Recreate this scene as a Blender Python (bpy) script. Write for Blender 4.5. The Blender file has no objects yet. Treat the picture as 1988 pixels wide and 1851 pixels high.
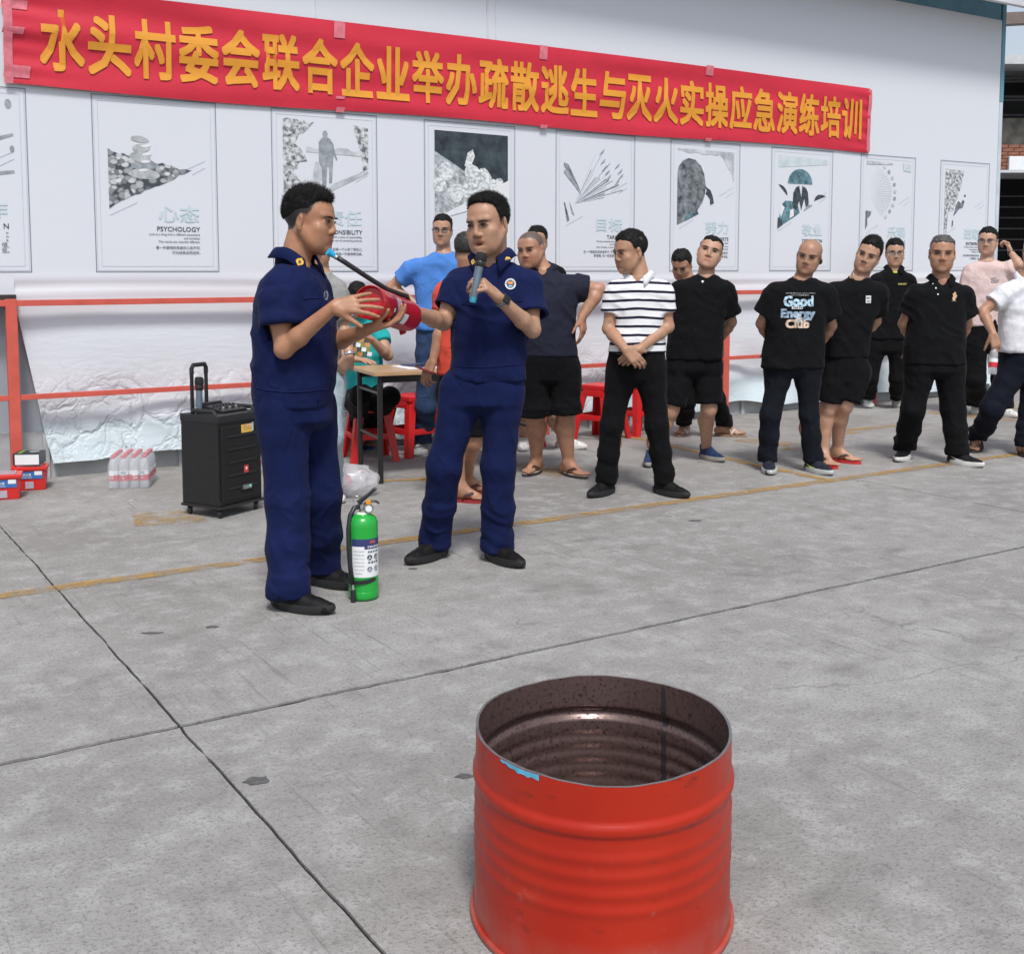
import bpy, bmesh, math, random
import numpy as np
from mathutils import Vector, Matrix, noise as mnoise
from mathutils.bvhtree import BVHTree
random.seed(7); RNG = np.random.default_rng(7)
R = math.radians; PI = math.pi
scene = bpy.context.scene; COL = scene.collection

# ------------------------------------------------------------------ camera, sky, sun, exposure
FOC, PX, PY, PITCH, YAW, CAMH = 2248.4, 994.0, 719.4, .08777, .5684, 1.42   # focal length and principal point for a 1988 x 1851 picture
cam_d = bpy.data.cameras.new('camera'); cam = bpy.data.objects.new('camera', cam_d); COL.objects.link(cam); scene.camera = cam
cam_d.sensor_fit = 'HORIZONTAL'; cam_d.sensor_width = 36; cam_d.lens = 36 * FOC / 1988
cam_d.shift_x = 0; cam_d.shift_y = -(1851 / 2 - PY) / 1988
cam_d.clip_start = .05; cam_d.clip_end = 3000
cam.location = (0, 0, CAMH); cam.rotation_euler = (PI / 2 - PITCH, 0, -YAW)
world = bpy.data.worlds.new('World'); scene.world = world; world.use_nodes = True
wn = world.node_tree.nodes; wl = world.node_tree.links
SUN_EL, SUN_AZ = R(57), R(205)          # azimuth clockwise from +Y
sky = wn.new('ShaderNodeTexSky'); sky.sky_type = 'NISHITA'; sky.sun_disc = False
sky.sun_elevation = SUN_EL; sky.sun_rotation = SUN_AZ; sky.air_density = 1.0; sky.dust_density = 2.0; sky.ozone_density = 1.0
bg = wn['Background']; bg.inputs[1].default_value = .128; hs_ = wn.new('ShaderNodeHueSaturation'); hs_.inputs['Saturation'].default_value = .55; wl.new(sky.outputs[0], hs_.inputs['Color']); wl.new(hs_.outputs[0], bg.inputs[0])   # thin cloud: the sky is milky
sun_d = bpy.data.lights.new('sun', 'SUN'); sun_d.energy = 2.4; sun_d.angle = R(11); sun_d.color = (1, .975, .945)
sun = bpy.data.objects.new('sun', sun_d); COL.objects.link(sun)
sdir = Vector((math.sin(SUN_AZ) * math.cos(SUN_EL), math.cos(SUN_AZ) * math.cos(SUN_EL), math.sin(SUN_EL)))
sun.rotation_euler = sdir.to_track_quat('Z', 'Y').to_euler(); sun.location = sdir * 40
vs = scene.view_settings; vs.view_transform = 'Standard'; vs.look = 'None'; vs.exposure = 0.23; vs.gamma = 1; vs.use_curve_mapping = False
scene.cycles.max_bounces = 4; scene.cycles.diffuse_bounces = 3; scene.cycles.glossy_bounces = 2; scene.cycles.transparent_max_bounces = 10; scene.cycles.caustics_reflective = False; scene.cycles.caustics_refractive = False

# ------------------------------------------------------------------ survey: where a sight line meets the ground or an upright plane
_fw = np.array([math.sin(YAW) * math.cos(PITCH), math.cos(YAW) * math.cos(PITCH), -math.sin(PITCH)])
_rt = np.array([math.cos(YAW), -math.sin(YAW), 0]); _up = np.cross(_rt, _fw); _c = np.array([0, 0, CAMH])
def ray(x, y): return _fw + _rt * (x - PX) / FOC - _up * (y - PY) / FOC
def ground(x, y, z=0.): d = ray(x, y); return _c + d * ((z - CAMH) / d[2])
def wallpt(x, y, Y): d = ray(x, y); return _c + d * (Y / d[1])

# ------------------------------------------------------------------ materials
def S(h):       # sRGB 0-255 to linear
    return tuple((c / 255 / 12.92) if c / 255 < .04045 else ((c / 255 + .055) / 1.055) ** 2.4 for c in h)
MATS = {}
def mat(name, col, rough=.6, var=.12, vs_=12, bump=0., bs=60, metal=0., spec=.5, coord='Object', detail=4, coat=0., sss=0.):
    if name in MATS: return MATS[name]
    m = bpy.data.materials.new(name); m.use_nodes = True; nt = m.node_tree; n = nt.nodes; l = nt.links
    b = n['Principled BSDF']; b.inputs['Roughness'].default_value = rough; b.inputs['Metallic'].default_value = metal
    b.inputs['Specular IOR Level'].default_value = spec; b.inputs['Coat Weight'].default_value = coat
    b.inputs['Base Color'].default_value = (*col, 1)
    if sss: b.inputs['Subsurface Weight'].default_value = sss; b.inputs['Subsurface Radius'].default_value = (.012, .005, .003); b.inputs['Subsurface Scale'].default_value = 1
    tc = n.new('ShaderNodeTexCoord'); out = tc.outputs[coord]
    if var:
        nz = n.new('ShaderNodeTexNoise'); nz.inputs['Scale'].default_value = vs_; nz.inputs['Detail'].default_value = detail; l.new(out, nz.inputs['Vector'])
        mr = n.new('ShaderNodeMapRange'); mr.inputs[1].default_value = .3; mr.inputs[2].default_value = .7; mr.inputs[3].default_value = 1 - var; mr.inputs[4].default_value = 1 + var
        l.new(nz.outputs[0], mr.inputs[0])
        vm = n.new('ShaderNodeVectorMath'); vm.operation = 'SCALE'; vm.inputs[0].default_value = col; l.new(mr.outputs[0], vm.inputs['Scale']); l.new(vm.outputs[0], b.inputs['Base Color'])
    if bump:
        nb = n.new('ShaderNodeTexNoise'); nb.inputs['Scale'].default_value = bs; nb.inputs['Detail'].default_value = 3; l.new(out, nb.inputs['Vector'])
        bp = n.new('ShaderNodeBump'); bp.inputs['Strength'].default_value = 1; bp.inputs['Distance'].default_value = bump; l.new(nb.outputs[0], bp.inputs['Height']); l.new(bp.outputs[0], b.inputs['Normal'])
    MATS[name] = m; return m
def nodes_of(m): return m.node_tree.nodes, m.node_tree.links, m.node_tree.nodes['Principled BSDF']
def mathn(n, l, op, a, b=None, clamp=False):
    x = n.new('ShaderNodeMath'); x.operation = op; x.use_clamp = clamp
    for i, v in enumerate((a, b)):
        if v is None: continue
        if isinstance(v, (int, float)): x.inputs[i].default_value = v
        else: l.new(v, x.inputs[i])
    return x.outputs[0]
def mixc(n, l, fac, a, b):
    x = n.new('ShaderNodeMix'); x.data_type = 'RGBA'
    for i, v in ((0, fac), (6, a), (7, b)):
        if isinstance(v, (int, float)): x.inputs[i].default_value = v
        elif isinstance(v, tuple): x.inputs[i].default_value = (*v, 1) if len(v) == 3 else v
        else: l.new(v, x.inputs[i])
    return x.outputs[2]
def noisen(n, l, vec, scale, detail=4, rough=.55):
    x = n.new('ShaderNodeTexNoise'); x.inputs['Scale'].default_value = scale; x.inputs['Detail'].default_value = detail; x.inputs['Roughness'].default_value = rough; l.new(vec, x.inputs['Vector']); return x.outputs[0]
def ramp(n, l, v, lo, hi, a=0., b=1.):
    x = n.new('ShaderNodeMapRange'); x.clamp = True
    for i, q in ((1, lo), (2, hi), (3, a), (4, b)): x.inputs[i].default_value = q
    l.new(v, x.inputs[0]); return x.outputs[0]
def mapn(n, l, vec, scale=(1, 1, 1), rot=(0, 0, 0), loc=(0, 0, 0)):
    x = n.new('ShaderNodeMapping'); x.inputs['Scale'].default_value = scale; x.inputs['Rotation'].default_value = rot; x.inputs['Location'].default_value = loc; l.new(vec, x.inputs['Vector']); return x.outputs[0]
def bumpn(n, l, h, dist, b, strength=1.):
    x = n.new('ShaderNodeBump'); x.inputs['Strength'].default_value = strength; x.inputs['Distance'].default_value = dist; l.new(h, x.inputs['Height']); l.new(x.outputs[0], b.inputs['Normal'])

# ------------------------------------------------------------------ mesh helpers
def tag(o, label=None, cat=None, group=None, kind=None):
    if label: o['label'] = label
    if cat: o['category'] = cat
    if group: o['group'] = group
    if kind: o['kind'] = kind
    return o
def empty(name, loc=(0, 0, 0), rz=0., label=None, cat=None, group=None):
    o = bpy.data.objects.new(name, None); o.empty_display_size = .1; COL.objects.link(o); o.location = loc; o.rotation_euler = (0, 0, rz)
    return tag(o, label, cat, group)
def link(name, me, parent=None, mats=None):
    o = bpy.data.objects.new(name, me); COL.objects.link(o)
    if parent: o.parent = parent
    if mats is not None and not me.materials:
        for m in (mats if isinstance(mats, (list, tuple)) else [mats]): me.materials.append(m)
    return o
def rotm(rx=0, ry=0, rz=0): return Matrix.Rotation(rz, 3, 'Z') @ Matrix.Rotation(ry, 3, 'Y') @ Matrix.Rotation(rx, 3, 'X')
class MB:
    def __init__(s): s.v = []; s.f = []; s.m = []; s.mi = 0
    def add(s, vs_, fs):
        o = len(s.v); s.v += [tuple(p) for p in vs_]
        for f in fs: s.f.append(tuple(i + o for i in f)); s.m.append(s.mi)
        return s
    def box(s, c, d, rot=None, taper=1.):
        x, y, z = d[0] / 2, d[1] / 2, d[2] / 2; P = []
        for sz, t in ((-1, 1), (1, taper)):
            for sx, sy in ((-1, -1), (1, -1), (1, 1), (-1, 1)):
                p = Vector((sx * x * t, sy * y * t, sz * z))
                if rot: p = rot @ p
                P.append(p + Vector(c))
        return s.add(P, [(3, 2, 1, 0), (4, 5, 6, 7), (0, 1, 5, 4), (1, 2, 6, 5), (2, 3, 7, 6), (3, 0, 4, 7)])
    def box2(s, a, b): return s.box([(p + q) / 2 for p, q in zip(a, b)], [abs(q - p) for p, q in zip(a, b)])
    def tube(s, path, r, n=10, cap=True, sq=None):
        P = [Vector(p) for p in path]; k = len(P); rr = r if isinstance(r, (list, tuple)) else [r] * k; V = []; up = None
        for i, p in enumerate(P):
            t = (P[min(i + 1, k - 1)] - P[max(i - 1, 0)]).normalized()
            if up is None: up = Vector((0, 0, 1)) if abs(t.z) < .9 else Vector((0, 1, 0))
            a = t.cross(up).normalized(); b = a.cross(t).normalized(); up = b
            for j in range(n):
                w = 2 * PI * j / n + (PI / 4 if n == 4 else 0); V.append(p + a * (math.cos(w) * rr[i]) + b * (math.sin(w) * rr[i] * (sq or 1)))
        F = [(i * n + j, i * n + (j + 1) % n, (i + 1) * n + (j + 1) % n, (i + 1) * n + j) for i in range(k - 1) for j in range(n)]
        if cap: F += [tuple(range(n - 1, -1, -1)), tuple((k - 1) * n + j for j in range(n))]
        return s.add(V, F)
    def lathe(s, prof, n=32, c=(0, 0, 0), sx=1., sy=1., cap=(False, False)):
        V = []; k = len(prof)
        for r, z in prof:
            for j in range(n): w = 2 * PI * j / n; V.append((c[0] + r * sx * math.cos(w), c[1] + r * sy * math.sin(w), c[2] + z))
        F = [(i * n + j, i * n + (j + 1) % n, (i + 1) * n + (j + 1) % n, (i + 1) * n + j) for i in range(k - 1) for j in range(n)]
        if cap[0]: F.append(tuple(range(n - 1, -1, -1)))
        if cap[1]: F.append(tuple((k - 1) * n + j for j in range(n)))
        return s.add(V, F)
    def ell(s, c, r, n=16, k=9, rot=None):
        V = []
        for i in range(k + 1):
            t = PI * i / k - PI / 2
            for j in range(n):
                w = 2 * PI * j / n; p = Vector((r[0] * math.cos(t) * math.cos(w), r[1] * math.cos(t) * math.sin(w), r[2] * math.sin(t)))
                if rot: p = rot @ p
                V.append(p + Vector(c))
        return s.add(V, [(i * n + j, i * n + (j + 1) % n, (i + 1) * n + (j + 1) % n, (i + 1) * n + j) for i in range(k) for j in range(n)])
    def poly(s, pts, y=0.):                       # flat polygon in the xz plane facing -y
        return s.add([(p[0], y, p[1]) for p in pts], [tuple(range(len(pts)))])
    def prism(s, pts, z0, z1):                    # outline in xy
        n = len(pts); V = [(p[0], p[1], z0) for p in pts] + [(p[0], p[1], z1) for p in pts]
        return s.add(V, [tuple(range(n - 1, -1, -1)), tuple(range(n, 2 * n))] + [(i, (i + 1) % n, n + (i + 1) % n, n + i) for i in range(n)])
    def mesh(s, name, mats=None, smooth=None, bevel=0., seg=2):
        me = bpy.data.meshes.new(name); me.from_pydata(s.v, [], s.f); me.polygons.foreach_set('material_index', s.m)
        if bevel or True:
            bm = bmesh.new(); bm.from_mesh(me)
            if bevel: bmesh.ops.bevel(bm, geom=list(bm.edges), offset=bevel, segments=seg, profile=.7, affect='EDGES', clamp_overlap=True)
            bmesh.ops.recalc_face_normals(bm, faces=bm.faces) if smooth != 'flat' else None
            bm.to_mesh(me); bm.free()
        if smooth not in (None, 'flat'):
            me.polygons.foreach_set('use_smooth', [True] * len(me.polygons))
            if smooth != True: me.set_sharp_from_angle(angle=R(smooth))
        if mats is not None:
            for m in (mats if isinstance(mats, (list, tuple)) else [mats]): me.materials.append(m)
        return me
    def build(s, name, mats, parent=None, smooth=None, bevel=0., seg=2, rev=False):
        return link(name, s.mesh(name, mats, smooth, bevel, seg), parent)
def text_geo(body, w=None, h=None, bold=0., align='LEFT', space=1.):
    """outline of printed writing as verts (x, z, layer depth) and faces, scaled to width w and height h; bold thickens the strokes"""
    c = bpy.data.curves.new('t', 'FONT'); c.body = body; c.align_x = 'LEFT'; c.space_character = space; c.resolution_u = 2
    o = bpy.data.objects.new('t', c); COL.objects.link(o); dg = bpy.context.evaluated_depsgraph_get()
    me = bpy.data.meshes.new_from_object(o.evaluated_get(dg)); v = np.array([p.co[:2] for p in me.vertices]).reshape(-1, 2); f = [tuple(p.vertices) for p in me.polygons]
    bpy.data.objects.remove(o); bpy.data.curves.remove(c); bpy.data.meshes.remove(me)
    if len(v) == 0: return np.zeros((0, 3)), f
    n0 = len(v); V = [np.column_stack([v, np.zeros(n0)])]; Fs = list(f)
    if bold:
        for k, q8 in enumerate(((1, 1), (1, -1), (-1, 1), (-1, -1), (1, 0), (-1, 0), (0, 1), (0, -1))):
            V.append(np.column_stack([v + bold * np.array(q8), np.full(n0, (k + 1) * .00012)])); Fs += [tuple(i + n0 * (k + 1) for i in q) for q in f]
    v = np.concatenate(V); x0, x1 = v[:, 0].min(), v[:, 0].max(); z0, z1 = v[:, 1].min(), v[:, 1].max()
    sx = w / (x1 - x0) if w else None; sz = h / max(z1 - z0, 1e-6) if h else None
    sx = sx or sz or 1.; sz = sz or sx
    if align == 'RIGHT': v[:, 0] -= x1
    elif align == 'CENTER': v[:, 0] -= (x0 + x1) / 2
    else: v[:, 0] -= x0
    v[:, 1] -= z0; v[:, 0] *= sx; v[:, 1] *= sz; return v, Fs
# the same smooth value noise for every displaced cloth
_H = RNG.random((64, 64, 64)).astype(np.float32)
def vnoise(p):
    i = np.floor(p).astype(int); f = p - i; f = f * f * (3 - 2 * f); i &= 63; j = (i + 1) & 63; r = 0
    for a in (0, 1):
        for b in (0, 1):
            for c in (0, 1):
                w = (f[:, 0] if a else 1 - f[:, 0]) * (f[:, 1] if b else 1 - f[:, 1]) * (f[:, 2] if c else 1 - f[:, 2])
                r = r + w * _H[(j if a else i)[:, 0], (j if b else i)[:, 1], (j if c else i)[:, 2]]
    return r * 2 - 1
def sheet(name, nx, nz, fn, mats, parent=None, smooth=True):
    """curved sheet from fn(u array, v array) -> xyz arrays"""
    u, v = np.meshgrid(np.linspace(0, 1, nx + 1), np.linspace(0, 1, nz + 1)); P = np.stack(fn(u.ravel(), v.ravel()), 1)
    F = [(j * (nx + 1) + i, j * (nx + 1) + i + 1, (j + 1) * (nx + 1) + i + 1, (j + 1) * (nx + 1) + i) for j in range(nz) for i in range(nx)]
    me = bpy.data.meshes.new(name); me.from_pydata(P.tolist(), [], F)
    if smooth: me.polygons.foreach_set('use_smooth', [True] * len(F))
    return link(name, me, parent, mats)
# ================================================================== THE YARD
WY = 8.25                      # plane of the hung sheet
def concrete():
    m = mat('concrete', (.30, .292, .285), .85, 0); n, l, b = nodes_of(m); tc = n.new('ShaderNodeTexCoord'); g = n.new('ShaderNodeNewGeometry'); v = g.outputs['Position']
    big = noisen(n, l, v, .6, 4); mid = noisen(n, l, v, 6.5, 5, .75); fine = noisen(n, l, v, 80, 3, .8); brush = noisen(n, l, mapn(n, l, v, (34, 1.3, 1), (0, 0, R(-52))), 1.5, 2, .5)
    c = mixc(n, l, ramp(n, l, big, .34, .66), (.262, .254, .240), (.355, .347, .333))
    c = mixc(n, l, ramp(n, l, mid, .50, .62, 0, .6), c, (.43, .422, .415)); c = mixc(n, l, ramp(n, l, mid, .45, .35, 0, .5), c, (.19, .184, .175))
    c = mixc(n, l, ramp(n, l, fine, .52, .64, 0, .6), c, (.13, .126, .122))
    bm_ = mathn(n, l, 'MULTIPLY', ramp(n, l, brush, .60, .70), ramp(n, l, noisen(n, l, mapn(n, l, v, (1, 1, 1), (0, 0, 0), (5, 2, 0)), 1.1, 3), .46, .64, .03, .42)); c = mixc(n, l, bm_, c, (.15, .147, .142))
    st = noisen(n, l, mapn(n, l, v, (1, 1.7, 1), (0, 0, .3), (3.1, 1.7, 0)), 1.35, 4, .6); c = mixc(n, l, ramp(n, l, st, .60, .72, 0, .5), c, (.13, .125, .118))
    yb = mathn(n, l, 'MULTIPLY', ramp(n, l, n_sep(n, l, v, 1), 5.6, 7.6), ramp(n, l, noisen(n, l, v, .9, 4), .42, .62)); c = mixc(n, l, mathn(n, l, 'MULTIPLY', yb, .55), c, (.18, .165, .145))
    chip = n.new('ShaderNodeTexVoronoi'); chip.inputs['Scale'].default_value = 9; l.new(v, chip.inputs['Vector']); c = mixc(n, l, ramp(n, l, chip.outputs['Distance'], .018, .03, .5, 0), c, (.62, .61, .6))
    cr = n.new('ShaderNodeTexVoronoi'); cr.feature = 'DISTANCE_TO_EDGE'; cr.inputs['Scale'].default_value = .62; wv = n.new('ShaderNodeVectorMath'); wv.operation = 'ADD'; nz3 = n.new('ShaderNodeTexNoise'); nz3.inputs['Scale'].default_value = 4; l.new(v, nz3.inputs['Vector']); sc = n.new('ShaderNodeVectorMath'); sc.operation = 'SCALE'; sc.inputs['Scale'].default_value = .35; l.new(nz3.outputs[1], sc.inputs[0]); l.new(v, wv.inputs[0]); l.new(sc.outputs[0], wv.inputs[1]); l.new(wv.outputs[0], cr.inputs['Vector'])
    ck = mathn(n, l, 'MULTIPLY', ramp(n, l, cr.outputs['Distance'], .0, .0035, .55, 0), ramp(n, l, big, .5, .6)); c = mixc(n, l, ck, c, (.1, .097, .092))
    l.new(c, b.inputs['Base Color'])
    h = mathn(n, l, 'SUBTRACT', fine, mathn(n, l, 'MULTIPLY', bm_, 1.2)); bumpn(n, l, h, .006, b, .9); l.new(ramp(n, l, mid, .3, .7, .78, .93), b.inputs['Roughness'])
    return m
def n_sep(n, l, v, i):
    x = n.new('ShaderNodeSeparateXYZ'); l.new(v, x.inputs[0]); return x.outputs[i]
M_CONC = concrete()
tag(MB().add([(-400, -400, -.007), (400, -400, -.007), (400, 400, -.007), (-400, 400, -.007)], [(0, 1, 2, 3)]).build('ground', mat('joint_dirt', (.020, .019, .018), .95, .3, 30, .001, 80)), kind='structure')
yard = empty('concrete_yard'); yard['kind'] = 'structure'
JX = [-4.11, 1.012, 6.128, 11.25, 16.4, 21.5]; JY = [-8.2, -2.3, 3.508, 9.4, 15.0, 21.0]; GAP, GAPY = .005, .011
for i in range(len(JX) - 1):
    for j in range(len(JY) - 1):
        x0, x1, y0, y1 = JX[i] + GAP, JX[i + 1] - GAP, JY[j] + GAPY, JY[j + 1] - GAPY
        P = []; N = 120                               # broken, slightly wandering slab edges
        for (a, b) in (((x0, y0), (x1, y0)), ((x1, y0), (x1, y1)), ((x1, y1), (x0, y1)), ((x0, y1), (x0, y0))):
            for k in range(N):
                t = k / N; x = a[0] + (b[0] - a[0]) * t; y = a[1] + (b[1] - a[1]) * t
                w = mnoise.noise((x * 2.3, y * 2.3, 3)) * .008 + mnoise.noise((x * 9, y * 9, 8)) * .005 + max(0, mnoise.noise((x * 21, y * 21, 5)) - .25) * .012 * (1 if (a[0] == b[0] and a[1] < b[1]) or (a[0] < b[0]) else -1) if k else 0
                P.append((x + (w if a[0] == b[0] else 0), y + (w if a[1] == b[1] else 0)))
        MB().prism(P, -.06, 0).build('slab', M_CONC, yard)
# worn yellow paint
def paint(nm='yellow_paint', lo=.64, hi=.98, a0=.80, a1=.03):
    m = mat(nm, (.46, .29, .09), .8, 0); n, l, b = nodes_of(m); g = n.new('ShaderNodeNewGeometry'); v = g.outputs['Position']
    c = mixc(n, l, noisen(n, l, v, 14, 5), (.36, .21, .055), (.54, .33, .085)); l.new(c, b.inputs['Base Color'])
    a = ramp(n, l, mathn(n, l, 'ADD', noisen(n, l, v, 11, 5, .62), mathn(n, l, 'MULTIPLY', noisen(n, l, v, 1.7, 3), .55)), lo, hi, a0, a1)
    l.new(a, b.inputs['Alpha']); return m
M_YEL = paint(); M_YEL2 = paint('faded_yellow_paint', .60, .90, .66, .02)
def stripe(pts, w, name='yellow_line', z=.004):
    mb = MB(); V = []; F = []
    P = [Vector((*p, 0)) for p in pts]; Q = []
    for a, b in zip(P, P[1:]):
        k = max(2, int((b - a).length / .12)); Q += [a.lerp(b, i / k) for i in range(k)]
    Q.append(P[-1])
    for i, p in enumerate(Q):
        t = (Q[min(i + 1, len(Q) - 1)] - Q[max(i - 1, 0)]).normalized(); s_ = Vector((-t.y, t.x, 0))
        for sg in (-1, 1): e = mnoise.noise((p.x * 6, p.y * 6, sg * 5)) * .007; q = p + s_ * sg * (w / 2 + e); V.append((q.x, q.y, z))
    F = [(2 * i, 2 * i + 1, 2 * i + 3, 2 * i + 2) for i in range(len(Q) - 1)]
    return mb.add(V, F).build(name, M_YEL, yard)
stripe([(-4, 5.375), (1, 5.36), (6, 5.335), (16, 5.33)], .095)
stripe([(5.95, 5.4), (5.96, 6.0), (6.1, 7.85)], .085)
stripe([(3.4, 6.93), (3.75, 6.83)], .08); stripe([(3.68, 6.85), (3.62, 6.55)], .08)
for p in (((1.67, 6.60), (2.05, 6.52), .36), ((4.45, 6.52), (4.75, 6.75), .2), ((4.42, 7.05), (4.65, 6.9), .18), ((6.75, 7.05), (6.9, 6.6), .25), ((6.7, 6.5), (6.85, 6.2), .2), ((7.3, 6.75), (7.95, 6.85), .14), ((7.95, 6.95), (8.6, 6.9), .12), ((9.6, 7.5), (9.9, 6.3), .2), ((10.6, 7.6), (10.75, 6.3), .2)): stripe([p[0], p[1]], p[2], 'worn_marking').data.materials[0] = M_YEL2
# loose bits on the concrete: dead leaves, tar spots, paper scraps
M_TAR = mat('tar_spot', (.10, .10, .10), .7, .3, 40, .002, 90); M_SCRAP = mat('paper_scrap', (.7, .69, .66), .8)
def blot(x, y, a, b_, m, name, rz=0., label=None):
    n = 13; P = []
    for k in range(n): w = 2 * PI * k / n; r = 1 + .3 * random.uniform(-1, 1); P.append((a * r * math.cos(w), b_ * r * math.sin(w)))
    o = MB().prism(P, .0015, .003).build(name, m); o.location = (x, y, 0); o.rotation_euler.z = rz
    o['label'] = label; o['category'] = 'spot' if m is M_TAR else 'scrap'; return o
for q, lb in (((498, 1516, 0.040, 0.029), 'dark tar blot on the concrete left of the red drum'), ((903, 1507, 0.025, 0.014), 'small dark tar blot close beside the drum rim'), ((295, 1229, 0.043, 0.011), 'long thin tar smear near the left edge'), ((412, 1217, .025, .012), 'tiny tar speck left of the bending firefighter shoe'), ((802, 1104, .02, .012), 'tiny dark speck by the black shoe of the speaking firefighter'), ((2085 * .647, 1562 * .647 + 0, .035, .012), 'dark speck in front of the yellow line')):
    g = ground(q[0], q[1]); blot(g[0], g[1], q[2], q[3], M_TAR, 'tar_spot', -.5, lb)
g = ground(397, 1203); g = ground(395, 1203)
for (x, y, s_, lb) in ((254, 972, .018, 'white crumpled scrap in front of the bottle pack'),):
    g = ground(x, y); blot(g[0], g[1], s_, s_ * .5, M_SCRAP, 'paper_scrap', .4, lb)

# ================================================================== THE WALL WITH ITS SHEET, RAILS AND EAVE
M_PANEL = mat('grey_cladding', (.33, .36, .40), .55, .08, 3, .002, 8)
wall = empty('white_building', (0, WY + .06, 0), 0, 'long white building wall behind the crowd with blue edge trim', 'building')
MB().box2((-6, .05, 0), (11.82, .35, 4.55)).build('wall', M_PANEL, wall)
M_BLUE = mat('blue_trim', (.15, .33, .43), .5, .1, 5)
MB().box2((11.81, -.065, 3.3), (11.875, .36, 4.56)).build('corner_trim', M_BLUE, wall, bevel=.004); MB().box2((11.81, -.062, 0), (11.872, .36, 3.298)).build('corner_trim', mat('pale_trim', (.55, .62, .68), .5, .1, 5), wall, bevel=.004)
MB().box2((-6, -.055, 4.185), (11.79, .05, 4.50)).build('top_trim', M_BLUE, wall, bevel=.004)
M_BASE = mat('base_panel', (.42, .44, .45), .7, .12, 6, .003, 20)
for k in range(24):                                   # cladding ribs of the plinth below the sheet
    x = 1.05 + k * .46
    MB().box2((x, -.035, 0), (x + .04, .05, .30)).build('plinth_rib', M_BASE, wall, bevel=.004)
MB().box2((-6, -.01, -.02), (11.8, .05, .32)).build('plinth', M_BASE, wall)
M_EAVE = mat('eave_white', (.62, .63, .65), .5, .06, 4)
ev = empty('eave', (0, 0, 0), 0, 'white sheet metal roof eave over the printed wall', 'roof')
MB().add([(-6, 7.85, 4.25), (14, 7.85, 4.25), (14, 8.60, 4.60), (-6, 8.60, 4.60), (-6, 7.85, 4.28), (14, 7.85, 4.28), (14, 8.60, 4.63), (-6, 8.60, 4.63)], [(0, 1, 2, 3), (7, 6, 5, 4), (0, 4, 5, 1), (2, 6, 7, 3), (1, 5, 6, 2), (3, 7, 4, 0)]).build('soffit', M_EAVE, ev); MB().box2((-6, 7.80, 4.235), (14, 7.86, 4.40)).build('fascia', M_EAVE, ev, bevel=.006); 

def tarp_mat():
    m = mat('printed_sheet', (.72, .74, .78), .5, 0, spec=.3); n, l, b = nodes_of(m); g = n.new('ShaderNodeNewGeometry'); v = g.outputs['Position']
    z = n_sep(n, l, v, 2); x = n_sep(n, l, v, 0)
    cy = ramp(n, l, mathn(n, l, 'ADD', z, mathn(n, l, 'MULTIPLY', noisen(n, l, v, .8, 2), .10)), .44, .40); c = mixc(n, l, mathn(n, l, 'MULTIPLY', cy, .85), (.705, .735, .785), (.58, .68, .715))
    dirt = mathn(n, l, 'MULTIPLY', ramp(n, l, noisen(n, l, v, 2.6, 6, .7), .58, .78, 0, .35), ramp(n, l, z, .8, .1)); c = mixc(n, l, dirt, c, (.40, .36, .30))
    dd = mathn(n, l, 'MULTIPLY', ramp(n, l, noisen(n, l, mapn(n, l, v, (.5, 1, 3)), 1.2, 4), .45, .8, 0, .10), ramp(n, l, z, 1.9, .7)); c = mixc(n, l, dd, c, (.55, .52, .47))
    vo = n.new('ShaderNodeTexVoronoi'); vo.feature = 'DISTANCE_TO_EDGE'; vo.inputs['Scale'].default_value = 3.4; wv = n.new('ShaderNodeVectorMath'); wv.operation = 'ADD'; nz = n.new('ShaderNodeTexNoise'); nz.inputs['Scale'].default_value = 3.; nz.inputs['Detail'].default_value = 5; l.new(v, nz.inputs['Vector']); sc = n.new('ShaderNodeVectorMath'); sc.operation = 'SCALE'; sc.inputs['Scale'].default_value = .5; l.new(nz.outputs[1], sc.inputs[0]); l.new(v, wv.inputs[0]); l.new(sc.outputs[0], wv.inputs[1]); l.new(wv.outputs[0], vo.inputs['Vector'])
    low = mathn(n, l, 'MULTIPLY', ramp(n, l, z, .80, .42), ramp(n, l, mathn(n, l, 'ADD', noisen(n, l, v, 1.1, 3), mathn(n, l, 'MULTIPLY', x, -.05)), .02, .36))
    crz = mathn(n, l, 'MULTIPLY', ramp(n, l, vo.outputs['Distance'], 0, .018, 1, 0), low)
    c = mixc(n, l, mathn(n, l, 'MULTIPLY', crz, mathn(n, l, 'MULTIPLY', ramp(n, l, noisen(n, l, v, 6, 3), .45, .7), .8)), c, (.22, .20, .18)); l.new(c, b.inputs['Base Color'])
    v2 = n.new('ShaderNodeTexVoronoi'); v2.feature = 'DISTANCE_TO_EDGE'; v2.inputs['Scale'].default_value = 6.; l.new(wv.outputs[0], v2.inputs['Vector'])
    cre = mathn(n, l, 'ADD', ramp(n, l, vo.outputs['Distance'], 0, .10, -1, .6), ramp(n, l, v2.outputs['Distance'], 0, .12, -.5, .3))
    cre = mathn(n, l, 'MULTIPLY', cre, low)
    weave = mathn(n, l, 'MULTIPLY', noisen(n, l, mapn(n, l, v, (1, 1, 5)), 5.5, 4, .6), ramp(n, l, z, 1.35, .9, .1, .55))
    bumpn(n, l, mathn(n, l, 'ADD', cre, weave), .0065, b, .8); return m
M_TARP = tarp_mat()
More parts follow.
